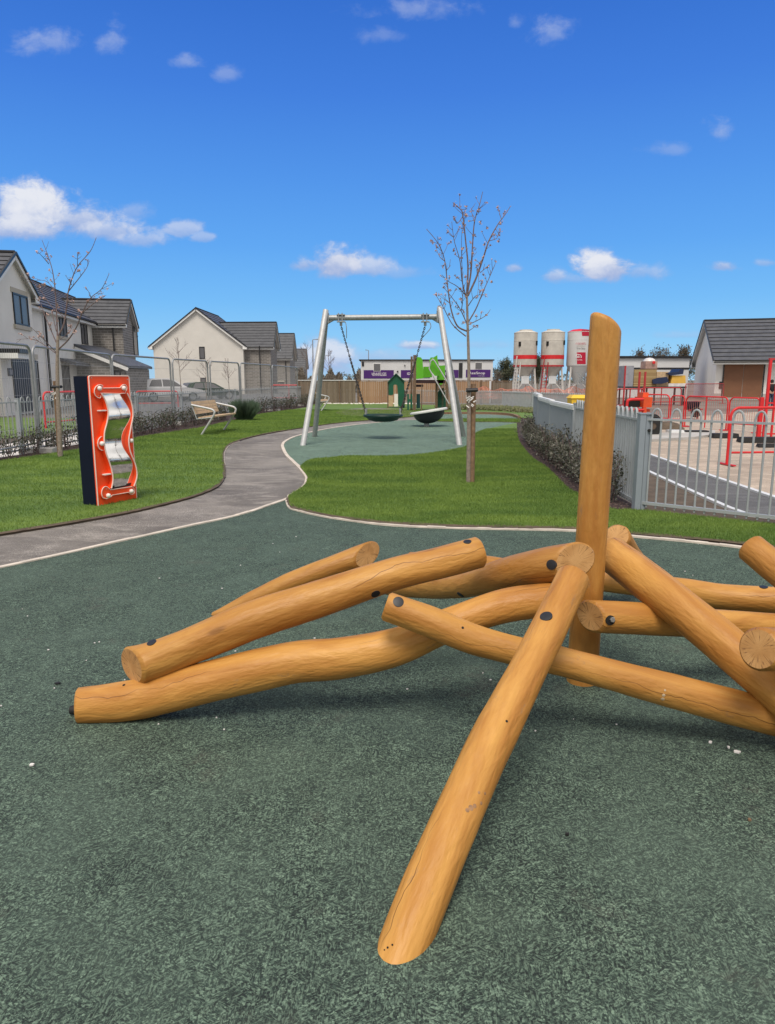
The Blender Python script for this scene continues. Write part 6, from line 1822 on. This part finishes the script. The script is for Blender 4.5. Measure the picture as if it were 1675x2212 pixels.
# ------------------------------------------------------------------ cars
def car(label, loc, rz, paint, L=4.3, Wd=1.75, H=1.46):
    root = thing('parked_car', label, 'car', (0, 0, 0))
    # side profile x along length, z height
    lower = [(0, .32), (0.02, .62), (0.08, .82), (0.55, .90), (2.9, .90), (3.3, .86), (4.05, .74), (4.27, .60), (4.3, .32)]
    sx, sz = L / 4.3, H / 1.46
    mb = MB(); n = len(lower)
    for s in (-1, 1):
        pass
    top = [V((x * sx, 0, z * sz)) for x, z in lower]
    secs = [(-1.0, 0.94, 0.0), (-0.98, 1.0, 0.0), (0.98, 1.0, 0), (1.0, 0.94, 0)]
    def loft(prof, yws):
        rows = []
        for yf, k, dz in yws: rows.append([V((p.x, yf * Wd / 2, p.z)) for p in prof])
        m_ = len(prof)
        for a, b in zip(rows, rows[1:]):
            mb.add(a + b, [(i, i + 1, m_ + i + 1, m_ + i) for i in range(m_ - 1)])
        mb.add(rows[0], [tuple(range(m_))]); mb.add(rows[-1], [tuple(reversed(range(m_)))])
    loft(top, secs)
    # cabin/roof
    cabp = [(0.18, .90), (0.50, 1.36), (0.95, 1.455), (1.9, 1.46), (2.35, 1.36), (3.1, .90)]
    a = [V((x * sx, -Wd * .47, z * sz)) for x, z in cabp]; 
    def tumble(v): 
        k = (v.z / sz - .9) / .56; return V((v.x, math.copysign(Wd * (.485 - .10 * k), v.y), v.z))
    A = [tumble(p) for p in a]; B = [V((p.x, -p.y, p.z)) for p in A]; m_ = len(A)
    mb.add(A + B, [(i, i + 1, m_ + i + 1, m_ + i) for i in range(m_ - 1)] + [tuple(range(m_))] + [tuple(reversed(range(m_, 2 * m_)))])
    body = mb.build('body', M[paint], root, local=True, smooth=True)
    for s in (-1, 1):
        win = [(0.62, .96), (0.86, 1.36), (1.45, 1.39), (1.45, .96)]; win2 = [(1.52, .96), (1.52, 1.39), (1.9, 1.38), (2.25, 1.30), (2.75, .96)]
        for wv in (win, win2):
            mb = MB(); q = [tumble(V((x * sx, s * 1.0, z * sz))) for x, z in wv]; mb.prism([p + V((0, s * 0.006, 0)) for p in q], (0, s * 0.006, 0)); mb.build('window', M['glass'], root, local=True)
    mb = MB(); q = [V((0.25 * sx, -.62, .99 * sz)), V((0.25 * sx, .62, .99 * sz)), V((0.485 * sx, .54, 1.33 * sz)), V((0.485 * sx, -.54, 1.33 * sz))]; mb.prism([p + V((-.012, 0, 0.004)) for p in q], (-.008, 0, 0.004)); mb.build('rear_window', M['glass'], root, local=True)
    mb = MB(); q = [V((2.45 * sx, -.58, 1.31 * sz)), V((2.45 * sx, .58, 1.31 * sz)), V((3.02 * sx, .68, .95 * sz)), V((3.02 * sx, -.68, .95 * sz))]; mb.prism([p + V((.012, 0, 0.008)) for p in q], (.008, 0, 0.006)); mb.build('windscreen', M['glass'], root, local=True)
    for s in (-1, 1):
        mb = MB(); mb.box(-0.012, 0.10, s * .62 - .16, s * .62 + .16, .66 * sz, .84 * sz); mb.build('tail_lamp', M['lamp_red'], root, local=True)
        mb = MB(); mb.box(L - .16, L - 0.03, s * .62 - .17, s * .62 + .17, .56 * sz, .68 * sz); mb.build('headlight', M['film'], root, local=True)
        for x in (0.85 * sx, 3.42 * sx):
            mb = MB(); mb.lathe(V((x, s * (Wd / 2 - .09), .31)), [(.20, .10), (.29, .10), (.31, .07), (.31, -.10), (0, -.10)], 20, 0, axis=V((0, s, 0))); wl = mb.build('wheel', M['tyre'], root, local=True, smooth=True)
            mb = MB(); mb.lathe(V((x, s * (Wd / 2 - .085), .31)), [(0, .09), (.10, .095), (.205, .10), (.205, .06)], 16, 0, axis=V((0, s, 0))); mb.build('rim', M['galv'], wl, local=True)
    root.location = loc; root.rotation_euler = (0, 0, rz)
    return root
car('silver white hatchback parked behind the mesh fence, rear lamps toward the orange panel', Gy(293, 45), R(38), 'car_white')
car('dark green car parked right of the white car behind the mesh fence', Gy(392, 50), R(35), 'car_green', 4.0, 1.7, 1.22)

# ------------------------------------------------------------------ red pedestrian barriers
def barrier(label, a, b, h=1.0, mids=0, r=0.022, infill=True, group='red site barriers', mat='red', lean=0.0):
    root = thing('pedestrian_barrier', label, 'barrier', a, group)
    d = b - a; L = d.length; d.normalize(); c = min(0.14, L * .2); mb = MB()
    nn = V((-d.y, d.x, 0))
    up = lambda p, z: p + V((0, 0, z)) + nn * lean * z
    pts = [up(a, 0.02), up(a, h - c)] + [up(a + d * (c - c * math.cos(R(t))), h - c + c * math.sin(R(t))) for t in (25, 50, 75, 90)]
    pts += [up(b - d * (c - c * math.cos(R(t))), h - c + c * math.sin(R(t))) for t in (90, 75, 50, 25)] + [up(b, h - c), up(b, 0.02)]
    mb.tube(pts, r, 10); mb.tube([up(a, 0.20), up(b, 0.20)], r * .8, 8); fr = mb.build('frame', M[mat], root, smooth=True)
    for k in range(mids):
        p = a + d * (L * (k + 1) / (mids + 1)); mb = MB(); mb.tube([up(p, 0.02), up(p, h)], r * .9, 8); mb.build('upright', M[mat], root)
    if infill:
        mb = MB(); n = max(3, int(L / 0.07))
        for k in range(1, n): p = a + d * (L * k / n); mb.tube([up(p, .2), up(p, h - .01)], 0.005, 4, caps=False)
        mb.build('infill_bars', M['red_pale'], root, weld=False)
    for p in (a, b):
        mb = MB(); mb.obox(p - d * .03 - nn * .22, d * .06, nn * .44, V((0, 0, 0.02))); mb.build('foot', M[mat], root)
    return root
M['red_pale'] = simple('faded_red_wire', (0.45, 0.16, 0.14), 0.6, 0, 0.2, 6)
ba = G(1570, 1004); 
barrier('large red tube barrier just behind the right railing fence at the frame edge', ba, ba + V((2.2, 0.25, 0)), 0.93, 0, 0.022, False)
def bspan(u0, v0, u1, v1): return G(u0, v0), G(u1, v1)
a_, b_ = bspan(1392, 915, 1443, 918); barrier('red mesh barrier beside the orange dumper', a_, b_, 0.92, 0, .020)
a_, b_ = bspan(1447, 919, 1475, 921); barrier('narrow red mesh barrier left of the white bag', a_, b_, 0.9, 0, .020)
a_, b_ = bspan(1479, 922, 1568, 929); barrier('long red mesh barrier with a middle upright before the garage', a_, b_, 0.9, 1, .020)
a_, b_ = bspan(1572, 930, 1637, 935); barrier('red mesh barrier below the brown garage doors', a_, b_, 0.9, 0, .020)
a_, b_ = G(1330, 885), G(1388, 884); barrier('faded red mesh barrier behind the tall post', a_, b_, 0.95, 1, .03, mat='red_dull')
a_, b_ = G(1478, 876), G(1561, 872); barrier('thin maroon barrier sloping before the garage gable', a_, b_, 1.15, 0, .02, mat='red_dull')
a_, b_ = G(1384, 877), G(1470, 876); barrier('thin maroon barrier beneath the lumber stack', a_, b_, 0.95, 1, .03, mat='red_dull')
a_, b_ = G(100, 928), G(171, 921); barrier('red barrier behind the left fence before the white house', a_, b_, 1.03, 0, .03, infill=False)
a_, b_ = G(296, 880), G(386, 879); barrier('red barrier in front of the parked white car', a_, b_, 0.80, 0, .03, infill=False)
a_, b_ = G(588, 866), G(662, 866); barrier('red barrier before the brown brick wing', a_, b_, 1.02, 1, .04, infill=False)
# tall red door-shaped frame at the right
yfr = 17.6
gate = thing('gateway', 'tall red steel gate frame standing before the garage at the right edge', 'gate frame', Gy(1650, yfr))
zt_ = PY(1650, 778, yfr).z
for u, w in ((1649.5, .058), (1666, .042)):
    b = Gy(u, yfr); mb = MB(); mb.box(b.x - w / 2, b.x + w / 2, yfr - w / 2, yfr + w / 2, -.02, zt_); mb.build('post', M['red'], gate)
b = Gy(1646, yfr); mb = MB(); mb.box(b.x, b.x + 1.2, yfr - .03, yfr + .03, zt_ + .001, zt_ + .05); mb.build('beam', M['red_dull'], gate)
for v in (872, 884, 940):
    z = max(.05, PY(1650, v, yfr).z); mb = MB(); mb.box(Gy(1652.5, yfr).x, Gy(1652.5, yfr).x + 1.2, yfr - .02, yfr + .02, z, z + .035); mb.build('rail', M['red'], gate)
b = Gy(1638, yfr - .6)
pst = thing('red_post', 'thick red upright post left of the tall red gate frame', 'post', b)
mb = MB(); mb.box(b.x - .042, b.x + .042, b.y - .04, b.y + .04, -.02, PY(1638, 858, b.y).z); mb.build('shaft', M['red'], pst); mb = MB(); mb.box(b.x - .12, b.x + .12, b.y - .1, b.y + .1, -.02, .03); mb.build('base_plate', M['red_dull'], pst)
# thin red uprights near the lumber
for u, lab in ((1374.5, 'left thin red upright pole before the lumber stack'), (1386.5, 'right thin red upright pole beside the orange dumper'), (1344.5, 'faint red upright pole close to the tall wooden post')):
    b = Gy(u, 19.5 if u > 1350 else 24); o_ = thing('marker_pole', lab, 'pole', b)
    h_ = PY(u, 803 if u > 1350 else 790, b.y).z
    mb = MB(); mb.tube([b + V((0, 0, -.02)), b + V((0, 0, h_))], 0.030, 8); mb.build('shaft', M['red_dull'], o_); mb = MB(); mb.lathe(b, [(.12, 0), (.12, .03), (.04, .05)], 12); mb.build('base', M['black_rubber'], o_)

# orange dumper
yd = 18.0
dm = thing('site_dumper', 'small orange site dumper with roll bar and black tyres behind the corner post', 'dumper', Gy(1395, yd))
def dx(u): return Gy(u, yd).x
def dz(v): return PY(1395, v, yd).z
mb = MB(); mb.hexa([(dx(1386), yd, dz(880)), (dx(1404), yd, dz(880)), (dx(1404), yd + .6, dz(880)), (dx(1386), yd + .6, dz(880)), (dx(1385), yd - .03, dz(858)), (dx(1404), yd - .03, dz(858)), (dx(1404), yd + .63, dz(858)), (dx(1385), yd + .63, dz(858))]); mb.box(dx(1387), dx(1399), yd + .1, yd + .5, dz(858) + .002, dz(848)); mb.build('skip', M['orange_machine'], dm)
mb = MB(); mb.box(dx(1350), dx(1404), yd + .1, yd + .5, dz(890), dz(884)); mb.box(dx(1386), dx(1393), yd - .02, yd + .06, dz(910), dz(881)); mb.build('chassis', M['orange_machine'], dm)
mb = MB(); mb.tube(crom([V((dx(1352), yd, dz(898))), V((dx(1351), yd, dz(870))), V((dx(1356), yd, dz(863.5))), V((dx(1372), yd, dz(862.5))), V((dx(1386), yd, dz(862.5)))], 5), .035, 8); mb.tube([V((dx(1352), yd, dz(885))), V((dx(1388), yd, dz(886)))], .035, 8); mb.build('roll_bar', M['red'], dm, smooth=True)
mb = MB(); mb.box(dx(1357), dx(1384), yd + .2, yd + .45, dz(880), dz(866)); mb.build('engine_cover', M['dark_hole'], dm)
for u, yy in ((1406, yd - .25), (1406, yd + .6), (1364, yd + .6)):
    mb = MB(); mb.lathe(V((Gy(u, yy).x, yy, .25)), [(.08, .10), (.15, .09), (.24, .10), (.265, .06), (.265, -.06), (.24, -.10), (0, -.09)], 22, 0, axis=V((0.25, -1, 0))); wl = mb.build('wheel', M['tyre'], dm, smooth=True)
    mb = MB(); mb.lathe(V((Gy(u, yy).x, yy, .25)), [(0, .085), (.08, .09), (.14, .085), (.14, .05)], 16, 0, axis=V((0.25, -1, 0))); mb.build('rim', M['dirt'], wl)
# earth heap, kerb blocks, bags
def heap(label, c, rx, ry, h, seed, mat='dirt'):
    mb = MB(); n = 14; rs = random.Random(seed); rings = 6; verts = []; faces = []
    for i in range(rings + 1):
        f = i / rings
        for k in range(n):
            a = 6.283 * k / n; j = 1 + .25 * mnoise.noise(V((math.cos(a) * 2, math.sin(a) * 2, f * 3 + seed)))
            verts.append(c + V((math.cos(a) * rx * (1 - f) * j, math.sin(a) * ry * (1 - f) * j, h * (math.sin(f * 1.57) ** .8) * (1 + .2 * mnoise.noise(V((k, i, seed)))) - .02)))
    for i in range(rings):
        for k in range(n): faces.append((i * n + k, i * n + (k + 1) % n, (i + 1) * n + (k + 1) % n, (i + 1) * n + k))
    mb.add(verts, faces); tag(mb.build('earth_heap', M[mat], smooth=True, weld=False), label, 'earth heap')
heap('brown earth heap beside the dumper tyre behind the corner post', G(1440, 925), .55, .5, .22, 1)
heap('low dark earth heap left of the dumper behind the fence', G(1395, 932), .3, .3, .16, 2)
def slab(label, u0, u1, v, h, dep, mat, name='kerb_block', cat='block'):
    a, b = G(u0, v), G(u1, v); mb = MB(); d = b - a; nn = V((0, dep, 0)); e = .02
    mb.hexa([a, b, b + nn, a + nn, a + V((e, e, h)), b + V((-e, e, h)), b + nn + V((-e, -e, h)), a + nn + V((e, -e, h))]); tag(mb.build(name, M[mat]), label, cat, 'black rubber blocks under the barriers' if mat == 'black_rubber' else None)
slab('black rubber block under the long red barrier', 1483, 1534, 938, .09, .3, 'black_rubber', 'rubber_block')
slab('long black rubber block lying on the slab left of the large red barrier leg', 1542, 1598, 946, .10, .3, 'black_rubber', 'rubber_block')
slab('wide black rubber block at the right edge behind the large red barrier', 1604, 1700, 956, .11, .3, 'black_rubber', 'rubber_block')
slab('short black rubber block tucked in front of the wide one at the right edge', 1640, 1700, 966, .07, .15, 'black_rubber', 'rubber_block')
slab('pale sloped concrete block between the dark blocks behind the fence', 1446, 1480, 939, .11, .3, 'cap_white', 'concrete_block', 'block')
# yellow bin
yy_ = 22.0; b = Gy(1250, yy_)
bn_ = thing('grit_bin', 'yellow grit bin behind the solid grey panel fence', 'bin', b)
mb = MB(); mb.hexa([b + V((-.22, 0, 0)), b + V((.22, 0, 0)), b + V((.22, .5, 0)), b + V((-.22, .5, 0)), b + V((-.25, -.03, .82)), b + V((.25, -.03, .82)), b + V((.25, .53, .82)), b + V((-.25, .53, .82))]); mb.build('body', M['yellow'], bn_)
mb = MB(); mb.hexa([b + V((-.28, -.06, .823)), b + V((.28, -.06, .823)), b + V((.28, .56, .823)), b + V((-.28, .56, .823)), b + V((-.2, .04, .92)), b + V((.2, .04, .92)), b + V((.2, .46, .92)), b + V((-.2, .46, .92))]); mb.build('lid', M['yellow'], bn_)

# lumber rack and goods
yr = 40.0
def rx(u): return Gy(u, yr).x
def rz_(v): return PY(1400, v, yr).z
rack = thing('lumber_rack', 'dark steel storage rack carrying lumber and boards', 'rack', Gy(1410, yr))
for u in (1352, 1412, 1474):
    for dy in (0, 1.2):
        mb = MB(); mb.box(rx(u) - .04, rx(u) + .04, yr + dy - .04, yr + dy + .04, -.02, rz_(839)); mb.build('leg', M['dark_frame'], rack)
mb = MB(); mb.box(rx(1346), rx(1480), yr - .06, yr + 1.3, rz_(838.5), rz_(835)); mb.build('shelf', M['dark_frame'], rack)
zs = rz_(835) + .003
def goods(label, u0, u1, vt, mat, name, cat, y0=0.0, dep=1.2, zb=None, skew=0.0):
    z0 = zs if zb is None else zb
    mb = MB(); x0_, x1_ = rx(u0), rx(u1); zt2 = rz_(vt); y_ = yr + y0
    mb.hexa([(x0_, y_, z0), (x1_, y_, z0), (x1_, y_ + dep, z0), (x0_, y_ + dep, z0), (x0_ + skew, y_, zt2), (x1_ - skew, y_, zt2), (x1_ - skew, y_ + dep, zt2), (x0_ + skew, y_ + dep, zt2)])
    return tag(mb.build(name, M[mat]), label, cat)
goods('stack of yellowish sawn lumber on the rack', 1366, 1414, 798.5, 'lumber', 'lumber_stack', 'lumber')
goods('grey concrete block pallet on the rack beside the tall post', 1346, 1365, 790, 'block_grey', 'block_pallet', 'pallet')
goods('pale bundled boards leaning at the middle of the rack', 1415, 1440, 803, 'bench_wood', 'board_bundle', 'boards', 0.02, 1.1)
goods('yellow insulation board bundle beneath the blue tarpaulin', 1446, 1478, 811, 'insul', 'insulation_bundle', 'boards', -.02, 1.1, rz_(828), .05)
goods('white wrapped bundle under the yellow insulation boards', 1441, 1478, 828.2, 'film', 'wrapped_bundle', 'bundle', -.03, 1.1)
mb = MB(); pts_ = [(1440, 806), (1452, 804), (1466, 803), (1470, 797), (1478, 798), (1476, 808), (1460, 810), (1450, 811.0)]
mb.prism([PY(u, v, yr - .10) for u, v in pts_], (0, 1.25, 0)); tag(mb.build('tarpaulin', M['blue_tarp']), 'blue tarpaulin draped over the yellow insulation boards', 'tarpaulin')
mb = MB(); pts_ = [(1410, 820), (1422, 816), (1442, 814), (1445, 825), (1430, 829), (1411, 829)]
mb.prism([PY(u, v, yr - .16) for u, v in pts_], (0, .10, 0)); tag(mb.build('tarpaulin', M['blue_tarp']), 'navy tarpaulin sheet hanging before the pale boards', 'tarpaulin')
pk = thing('brick_pallet', 'wrapped pallet of pinkish bricks on top of the stacked lumber', 'pallet', V((rx(1404), yr + .4, rz_(798))))
mb = MB(); mb.box(rx(1391), rx(1416), yr + .1, yr + .9, rz_(796), rz_(780)); mb.build('bricks', M['block_pink'], pk)
mb = MB(); mb.box(rx(1388), rx(1418), yr + .05, yr + .95, rz_(798.3), rz_(796.2)); mb.build('pallet_base', M['post_timber'], pk)
mb = MB(); c_ = V((rx(1404), yr + .5, rz_(780) + .002)); mb.lathe(c_, [(.34, 0), (.30, .10), (.18, .17), (0, .20)], 9); mb.build('wrap', M['film'], pk, smooth=True)
mb = MB(); mb.lathe(V((rx(1407), yr + .02, rz_(783))), [(0, .04), (.08, .03), (.09, 0)], 12, axis=V((0, -1, 0))); mb.build('label_disc', M['red'], pk)
# blue barrow-like plant behind the red barriers
bw = thing('wheelbarrow', 'dark wheelbarrow parked behind the long red barrier', 'wheelbarrow', G(1498, 905))
yb_ = bw.location.y; Bx = lambda u: Gy(u, yb_).x; Bz = lambda v: PY(1500, v, yb_).z
mb = MB(); mb.hexa([(Bx(1490), yb_, Bz(886)), (Bx(1506), yb_, Bz(886)), (Bx(1506), yb_ + .5, Bz(886)), (Bx(1490), yb_ + .5, Bz(886)), (Bx(1485), yb_ - .05, Bz(868)), (Bx(1510), yb_ - .05, Bz(868)), (Bx(1510), yb_ + .55, Bz(868)), (Bx(1485), yb_ + .55, Bz(868))]); mb.build('tray', M['navy'], bw)
mb = MB(); mb.lathe(V((Bx(1500), yb_ - .1, Bz(890))), [(.10, .04), (.17, .05), (.19, 0), (.17, -.05), (0, -.04)], 18, axis=V((0, -1, 0))); mb.build('wheel', M['tyre'], bw, smooth=True)
mb = MB(); mb.tube([V((Bx(1486), yb_, Bz(887))), V((Bx(1516), yb_, Bz(884)))], .03, 8); mb.tube([V((Bx(1510), yb_ + .2, Bz(885))), V((Bx(1512), yb_ + .2, 0))], .025, 8); mb.build('frame', M['red_dull'], bw)

# ------------------------------------------------------------------ person at the far right
yq = 36.0
pb_ = Gy(1663.5, yq); hgt = PY(1663, 819, yq).z
per = thing('person', 'person in black hooded jacket and blue jeans standing by the garage', 'person', pb_)
k = hgt / 1.75
def J(x, y, z): return pb_ + V((x * k, y * k, z * k))
def skin_obj(name, chains, mat, parent, lvl=1):
    vs = []; es = []; rad = []; idx = {}
    for ch in chains:
        prev = None
        for (x, y, z, r) in ch:
            key = (round(x, 4), round(y, 4), round(z, 4))
            if key not in idx: idx[key] = len(vs); vs.append(J(x, y, z)); rad.append(r * k)
            if prev is not None: es.append((prev, idx[key]))
            prev = idx[key]
    off = world_loc(parent); me = bpy.data.meshes.new(name); me.from_pydata([tuple(v - off) for v in vs], es, [])
    o = bpy.data.objects.new(name, me); COL.objects.link(o); o.parent = parent
    sk = o.modifiers.new('skin', 'SKIN'); me.skin_vertices[0].data[0].use_root = True
    for i, r in enumerate(rad): me.skin_vertices[0].data[i].radius = (r, r)
    sk.use_smooth_shade = True; sb_ = o.modifiers.new('sub', 'SUBSURF'); sb_.levels = lvl; sb_.render_levels = lvl
    me.materials.append(M[mat]); return o
pel = (0, 0, .95, .13); che = (0, .01, 1.30, .16); nek = (0, .02, 1.50, .055); hed = (0, .03, 1.60, .09); crn = (0, .03, 1.69, .075)
chains = [[pel, (0, 0, 1.12, .125), che, (0, .015, 1.43, .10), nek, hed, crn]]
for s in (-1, 1):
    chains.append([che, (s * .19, .01, 1.40, .060), (s * .25, .02, 1.13, .045), (s * .23, -.08, .90, .033), (s * .23, -.11, .84, .03)])
    for f, dx_ in enumerate((-.03, -.015, 0, .015)):
        chains.append([(s * .23, -.11, .84, .03), (s * .23 + dx_, -.125, .78, .009), (s * .23 + dx_, -.12, .745, .007)])
    chains.append([(s * .23, -.11, .84, .03), (s * .20, -.14, .81, .009), (s * .195, -.15, .78, .008)])
    chains.append([pel, (s * .09, 0, .88, .10), (s * .10, -.02, .50, .06), (s * .11, .01, .10, .042), (s * .11, -.12, .04, .035)])
skin_obj('body', chains, 'skin', per)
jk = [[(0, 0, .88, .155), (0, 0, 1.12, .15), (0, .01, 1.30, .185), (0, .015, 1.44, .12)]]
for s in (-1, 1): jk.append([(0, .01, 1.30, .185), (s * .19, .01, 1.40, .085), (s * .25, .02, 1.13, .065), (s * .23, -.08, .92, .05)])
skin_obj('jacket', jk, 'jacket', per)
jn = [[(0, 0, .96, .14), (s * .09, 0, .86, .115), (s * .10, -.02, .50, .078), (s * .11, .01, .08, .06)] for s in (-1, 1)]
skin_obj('trousers', jn, 'jeans', per)
mb = MB(); mb.lathe(J(0, .05, 1.62), [(.105 * k, -.09 * k), (.112 * k, 0), (.09 * k, .08 * k), (0, .115 * k)], 14); mb.build('hair', M['hair'], per, smooth=True)

# ------------------------------------------------------------------ world: sky and clouds
w = bpy.data.worlds.new('World'); scene.world = w; w.use_nodes = True
t = NT(w.node_tree)
bg = t.n['Background']
SUN_EL, SUN_AZ = R(60), R(188)      # azimuth clockwise from +Y: behind and left of the camera
sky = t.node('ShaderNodeTexSky', sky_type='NISHITA'); sky.sun_disc = False
sky.sun_elevation = SUN_EL; sky.sun_rotation = SUN_AZ; sky.altitude = 50; sky.air_density = 1.0; sky.dust_density = 0.4; sky.ozone_density = 3.0
dirv = t.node('ShaderNodeTexCoord').outputs['Generated']
sx = t.sep(dirv)
ramp = t.node('ShaderNodeValToRGB')
t.set(ramp.inputs[0], sx[2])
cr = ramp.color_ramp
def lin(c): return tuple(((x / 255) / 12.92 if x / 255 <= .04045 else ((x / 255 + .055) / 1.055) ** 2.4) for x in c)
stops = [(0.0, (168, 214, 246)), (0.05, (138, 204, 251)), (0.10, (114, 188, 250)), (0.17, (93, 168, 246)), (0.25, (79, 150, 238)), (0.34, (63, 128, 226)), (0.43, (50, 112, 211)), (0.7, (40, 92, 185)), (1.0, (36, 80, 165))]
cr.elements[0].position = 0.0; cr.elements[0].color = (*lin(stops[0][1]), 1)
cr.elements[1].position = 1.0; cr.elements[1].color = (*lin(stops[-1][1]), 1)
for p, c in stops[1:-1]:
    e = cr.elements.new(p); e.color = (*lin(c), 1)
STR = 0.1
EXPO = 0.0
sc10 = t.node('ShaderNodeVectorMath', operation='SCALE'); t.set(sc10.inputs[0], ramp.outputs[0]); sc10.inputs['Scale'].default_value = 1.0 / STR
base = t.mix(0.92, sky.outputs[0], sc10.outputs[0])
# clouds by direction (tangent coordinates of the forward half)
ysafe = t.math('MAXIMUM', sx[1], 0.02)
cx = t.math('DIVIDE', sx[0], ysafe); cz = t.math('DIVIDE', sx[2], ysafe)
cvec = t.comb(cx, cz, 0.0)
nA1 = t.noise(cvec, 9.0, 8, 0.60, 0.2)
nA2 = t.noise(t.scale(cvec, 1, 1.6, 1, (3.1, 1.7, 0)), 24.0, 6, 0.62, 0.3)
nn_ = t.math('ADD', t.math('MULTIPLY', t.math('SUBTRACT', nA1, 0.5), 1.5), t.math('MULTIPLY', t.math('SUBTRACT', nA2, 0.5), 1.1))
def dirpx(u, v):
    d = ray(u, v); return d.x / d.y, d.z / d.y
clouds = [  # u, v, half-width px, half-height px, density, softness, white
    (55, 468, 150, 76, 1.0, .6), (165, 478, 120, 56, .9, .62), (20, 495, 170, 40, .9, .6), (235, 500, 90, 36, .8, .65), (300, 517, 62, 22, .6, .7), (285, 460, 46, 28, .40, .85),
    (395, 496, 40, 20, .62, .6), (438, 513, 26, 13, .5, .6),
    (728, 568, 72, 46, 1.0, .62), (660, 574, 50, 26, .75, .65), (795, 578, 58, 30, .75, .65), (865, 588, 80, 17, .35, .9),
    (1312, 582, 70, 42, 1.0, .6), (1198, 598, 32, 20, .7, .65), (1380, 588, 58, 22, .5, .8), (1250, 602, 80, 15, .4, .9),
    (1562, 577, 44, 20, .75, .55), (1113, 579, 24, 14, .7, .6), (1655, 568, 34, 11, .5, .7),
    (110, 92, 85, 40, .42, .9), (245, 92, 48, 48, .42, .9), (404, 135, 38, 20, .45, .8), (487, 160, 28, 22, .35, .9),
    (900, 22, 130, 40, .38, 1.0), (825, 75, 55, 26, .26, 1.0), (1203, 68, 60, 46, .45, .9), (1115, 50, 24, 18, .32, .9), (1560, 290, 46, 34, .42, .9), (1440, 322, 60, 22, .30, 1.0),
    (690, 780, 150, 42, .85, .8), (560, 800, 120, 40, .55, .9), (902, 748, 52, 14, .85, .6), (800, 770, 180, 24, .5, .9), (1040, 745, 60, 13, .3, .9), (1480, 725, 70, 10, .28, .9), (1700, 800, 130, 30, .4, .9)]
cov = None; shade = None
for (u, v, hw, hh, den, soft) in clouds:
    a0, b0 = dirpx(u, v); wa = abs(dirpx(u + hw, v)[0] - a0); wb = abs(dirpx(u, v - hh)[1] - b0)
    ex = t.math('DIVIDE', t.math('SUBTRACT', cx, a0), wa); ez = t.math('DIVIDE', t.math('SUBTRACT', cz, b0), wb)
    # flatter bases: compress below the centre
    ez2 = t.math('MULTIPLY', ez, t.math('ADD', 1.0, t.math('MULTIPLY', t.math('LESS_THAN', ez, 0.0), 0.45)))
    r2 = t.math('ADD', t.math('MULTIPLY', ex, ex), t.math('MULTIPLY', ez2, ez2))
    m_ = t.math('SUBTRACT', 1.0, t.math('SQRT', r2))
    q = t.math('ADD', t.math('ADD', m_, t.math('MULTIPLY', nn_, 0.75 + soft * 1.5)), -0.10 if soft > .85 and v < 400 else 0.0)
    c_ = t.math('MULTIPLY', t.mapr(q, -0.18, soft - .02), den, clamp=True)
    s_ = t.math('MULTIPLY', t.mapr(t.math('ADD', ez, t.math('MULTIPLY', nn_, 1.5)), -0.55, 0.75), c_)
    cov = c_ if cov is None else t.math('MAXIMUM', cov, c_)
    shade = s_ if shade is None else t.math('MAXIMUM', shade, s_)
front = t.mapr(sx[1], 0.02, 0.12)
cov = t.math('MULTIPLY', cov, front)
# broken cloud over the other half of the sky (behind and overhead)
nb = t.noise(t.scale(dirv, 1, 1, 1.6, (2, 5, 1)), 2.4, 7, 0.6, 0.3)
back = t.math('MULTIPLY', t.mapr(nb, 0.28, 0.47), t.mapr(sx[1], 0.76, 0.50))
back = t.math('MULTIPLY', back, t.mapr(sx[2], -0.02, 0.06))
c_lo = (*[x / STR for x in lin((160, 180, 222))], 1); c_hi = (*[x / STR for x in lin((230, 233, 242))], 1)
ccol = t.mix(shade, c_lo, c_hi)
bcol = t.mix(t.mapr(nb, 0.4, 0.7), (*[x / STR * 1.0 for x in (0.66, 0.64, 0.60)], 1), (*[x / STR for x in (1.12, 1.07, 1.00)], 1))
col = t.mix(cov, base, ccol)
col = t.mix(back, col, bcol)
low = t.mapr(sx[2], -0.06, -0.005, 1.0, 0.0)
col = t.mix(low, col, (*[x / STR for x in (0.16, 0.15, 0.13)], 1))
t.set(bg.inputs['Color'], col); bg.inputs['Strength'].default_value = STR

sun = bpy.data.lights.new('sun', 'SUN'); sun.energy = 2.9; sun.angle = R(24); sun.color = (1.0, 0.91, 0.80)
so = bpy.data.objects.new('sun', sun); COL.objects.link(so)
sd = V((math.sin(SUN_AZ) * math.cos(SUN_EL), math.cos(SUN_AZ) * math.cos(SUN_EL), math.sin(SUN_EL)))
so.rotation_euler = (-sd).to_track_quat('-Z', 'Y').to_euler(); so.location = (0, 0, 20)

vs = scene.view_settings
scene.display_settings.display_device = 'sRGB'
vs.view_transform = 'Standard'; vs.look = 'None'; vs.exposure = EXPO; vs.gamma = 1.0
scene.render.film_transparent = False
scene.cycles.max_bounces = 6
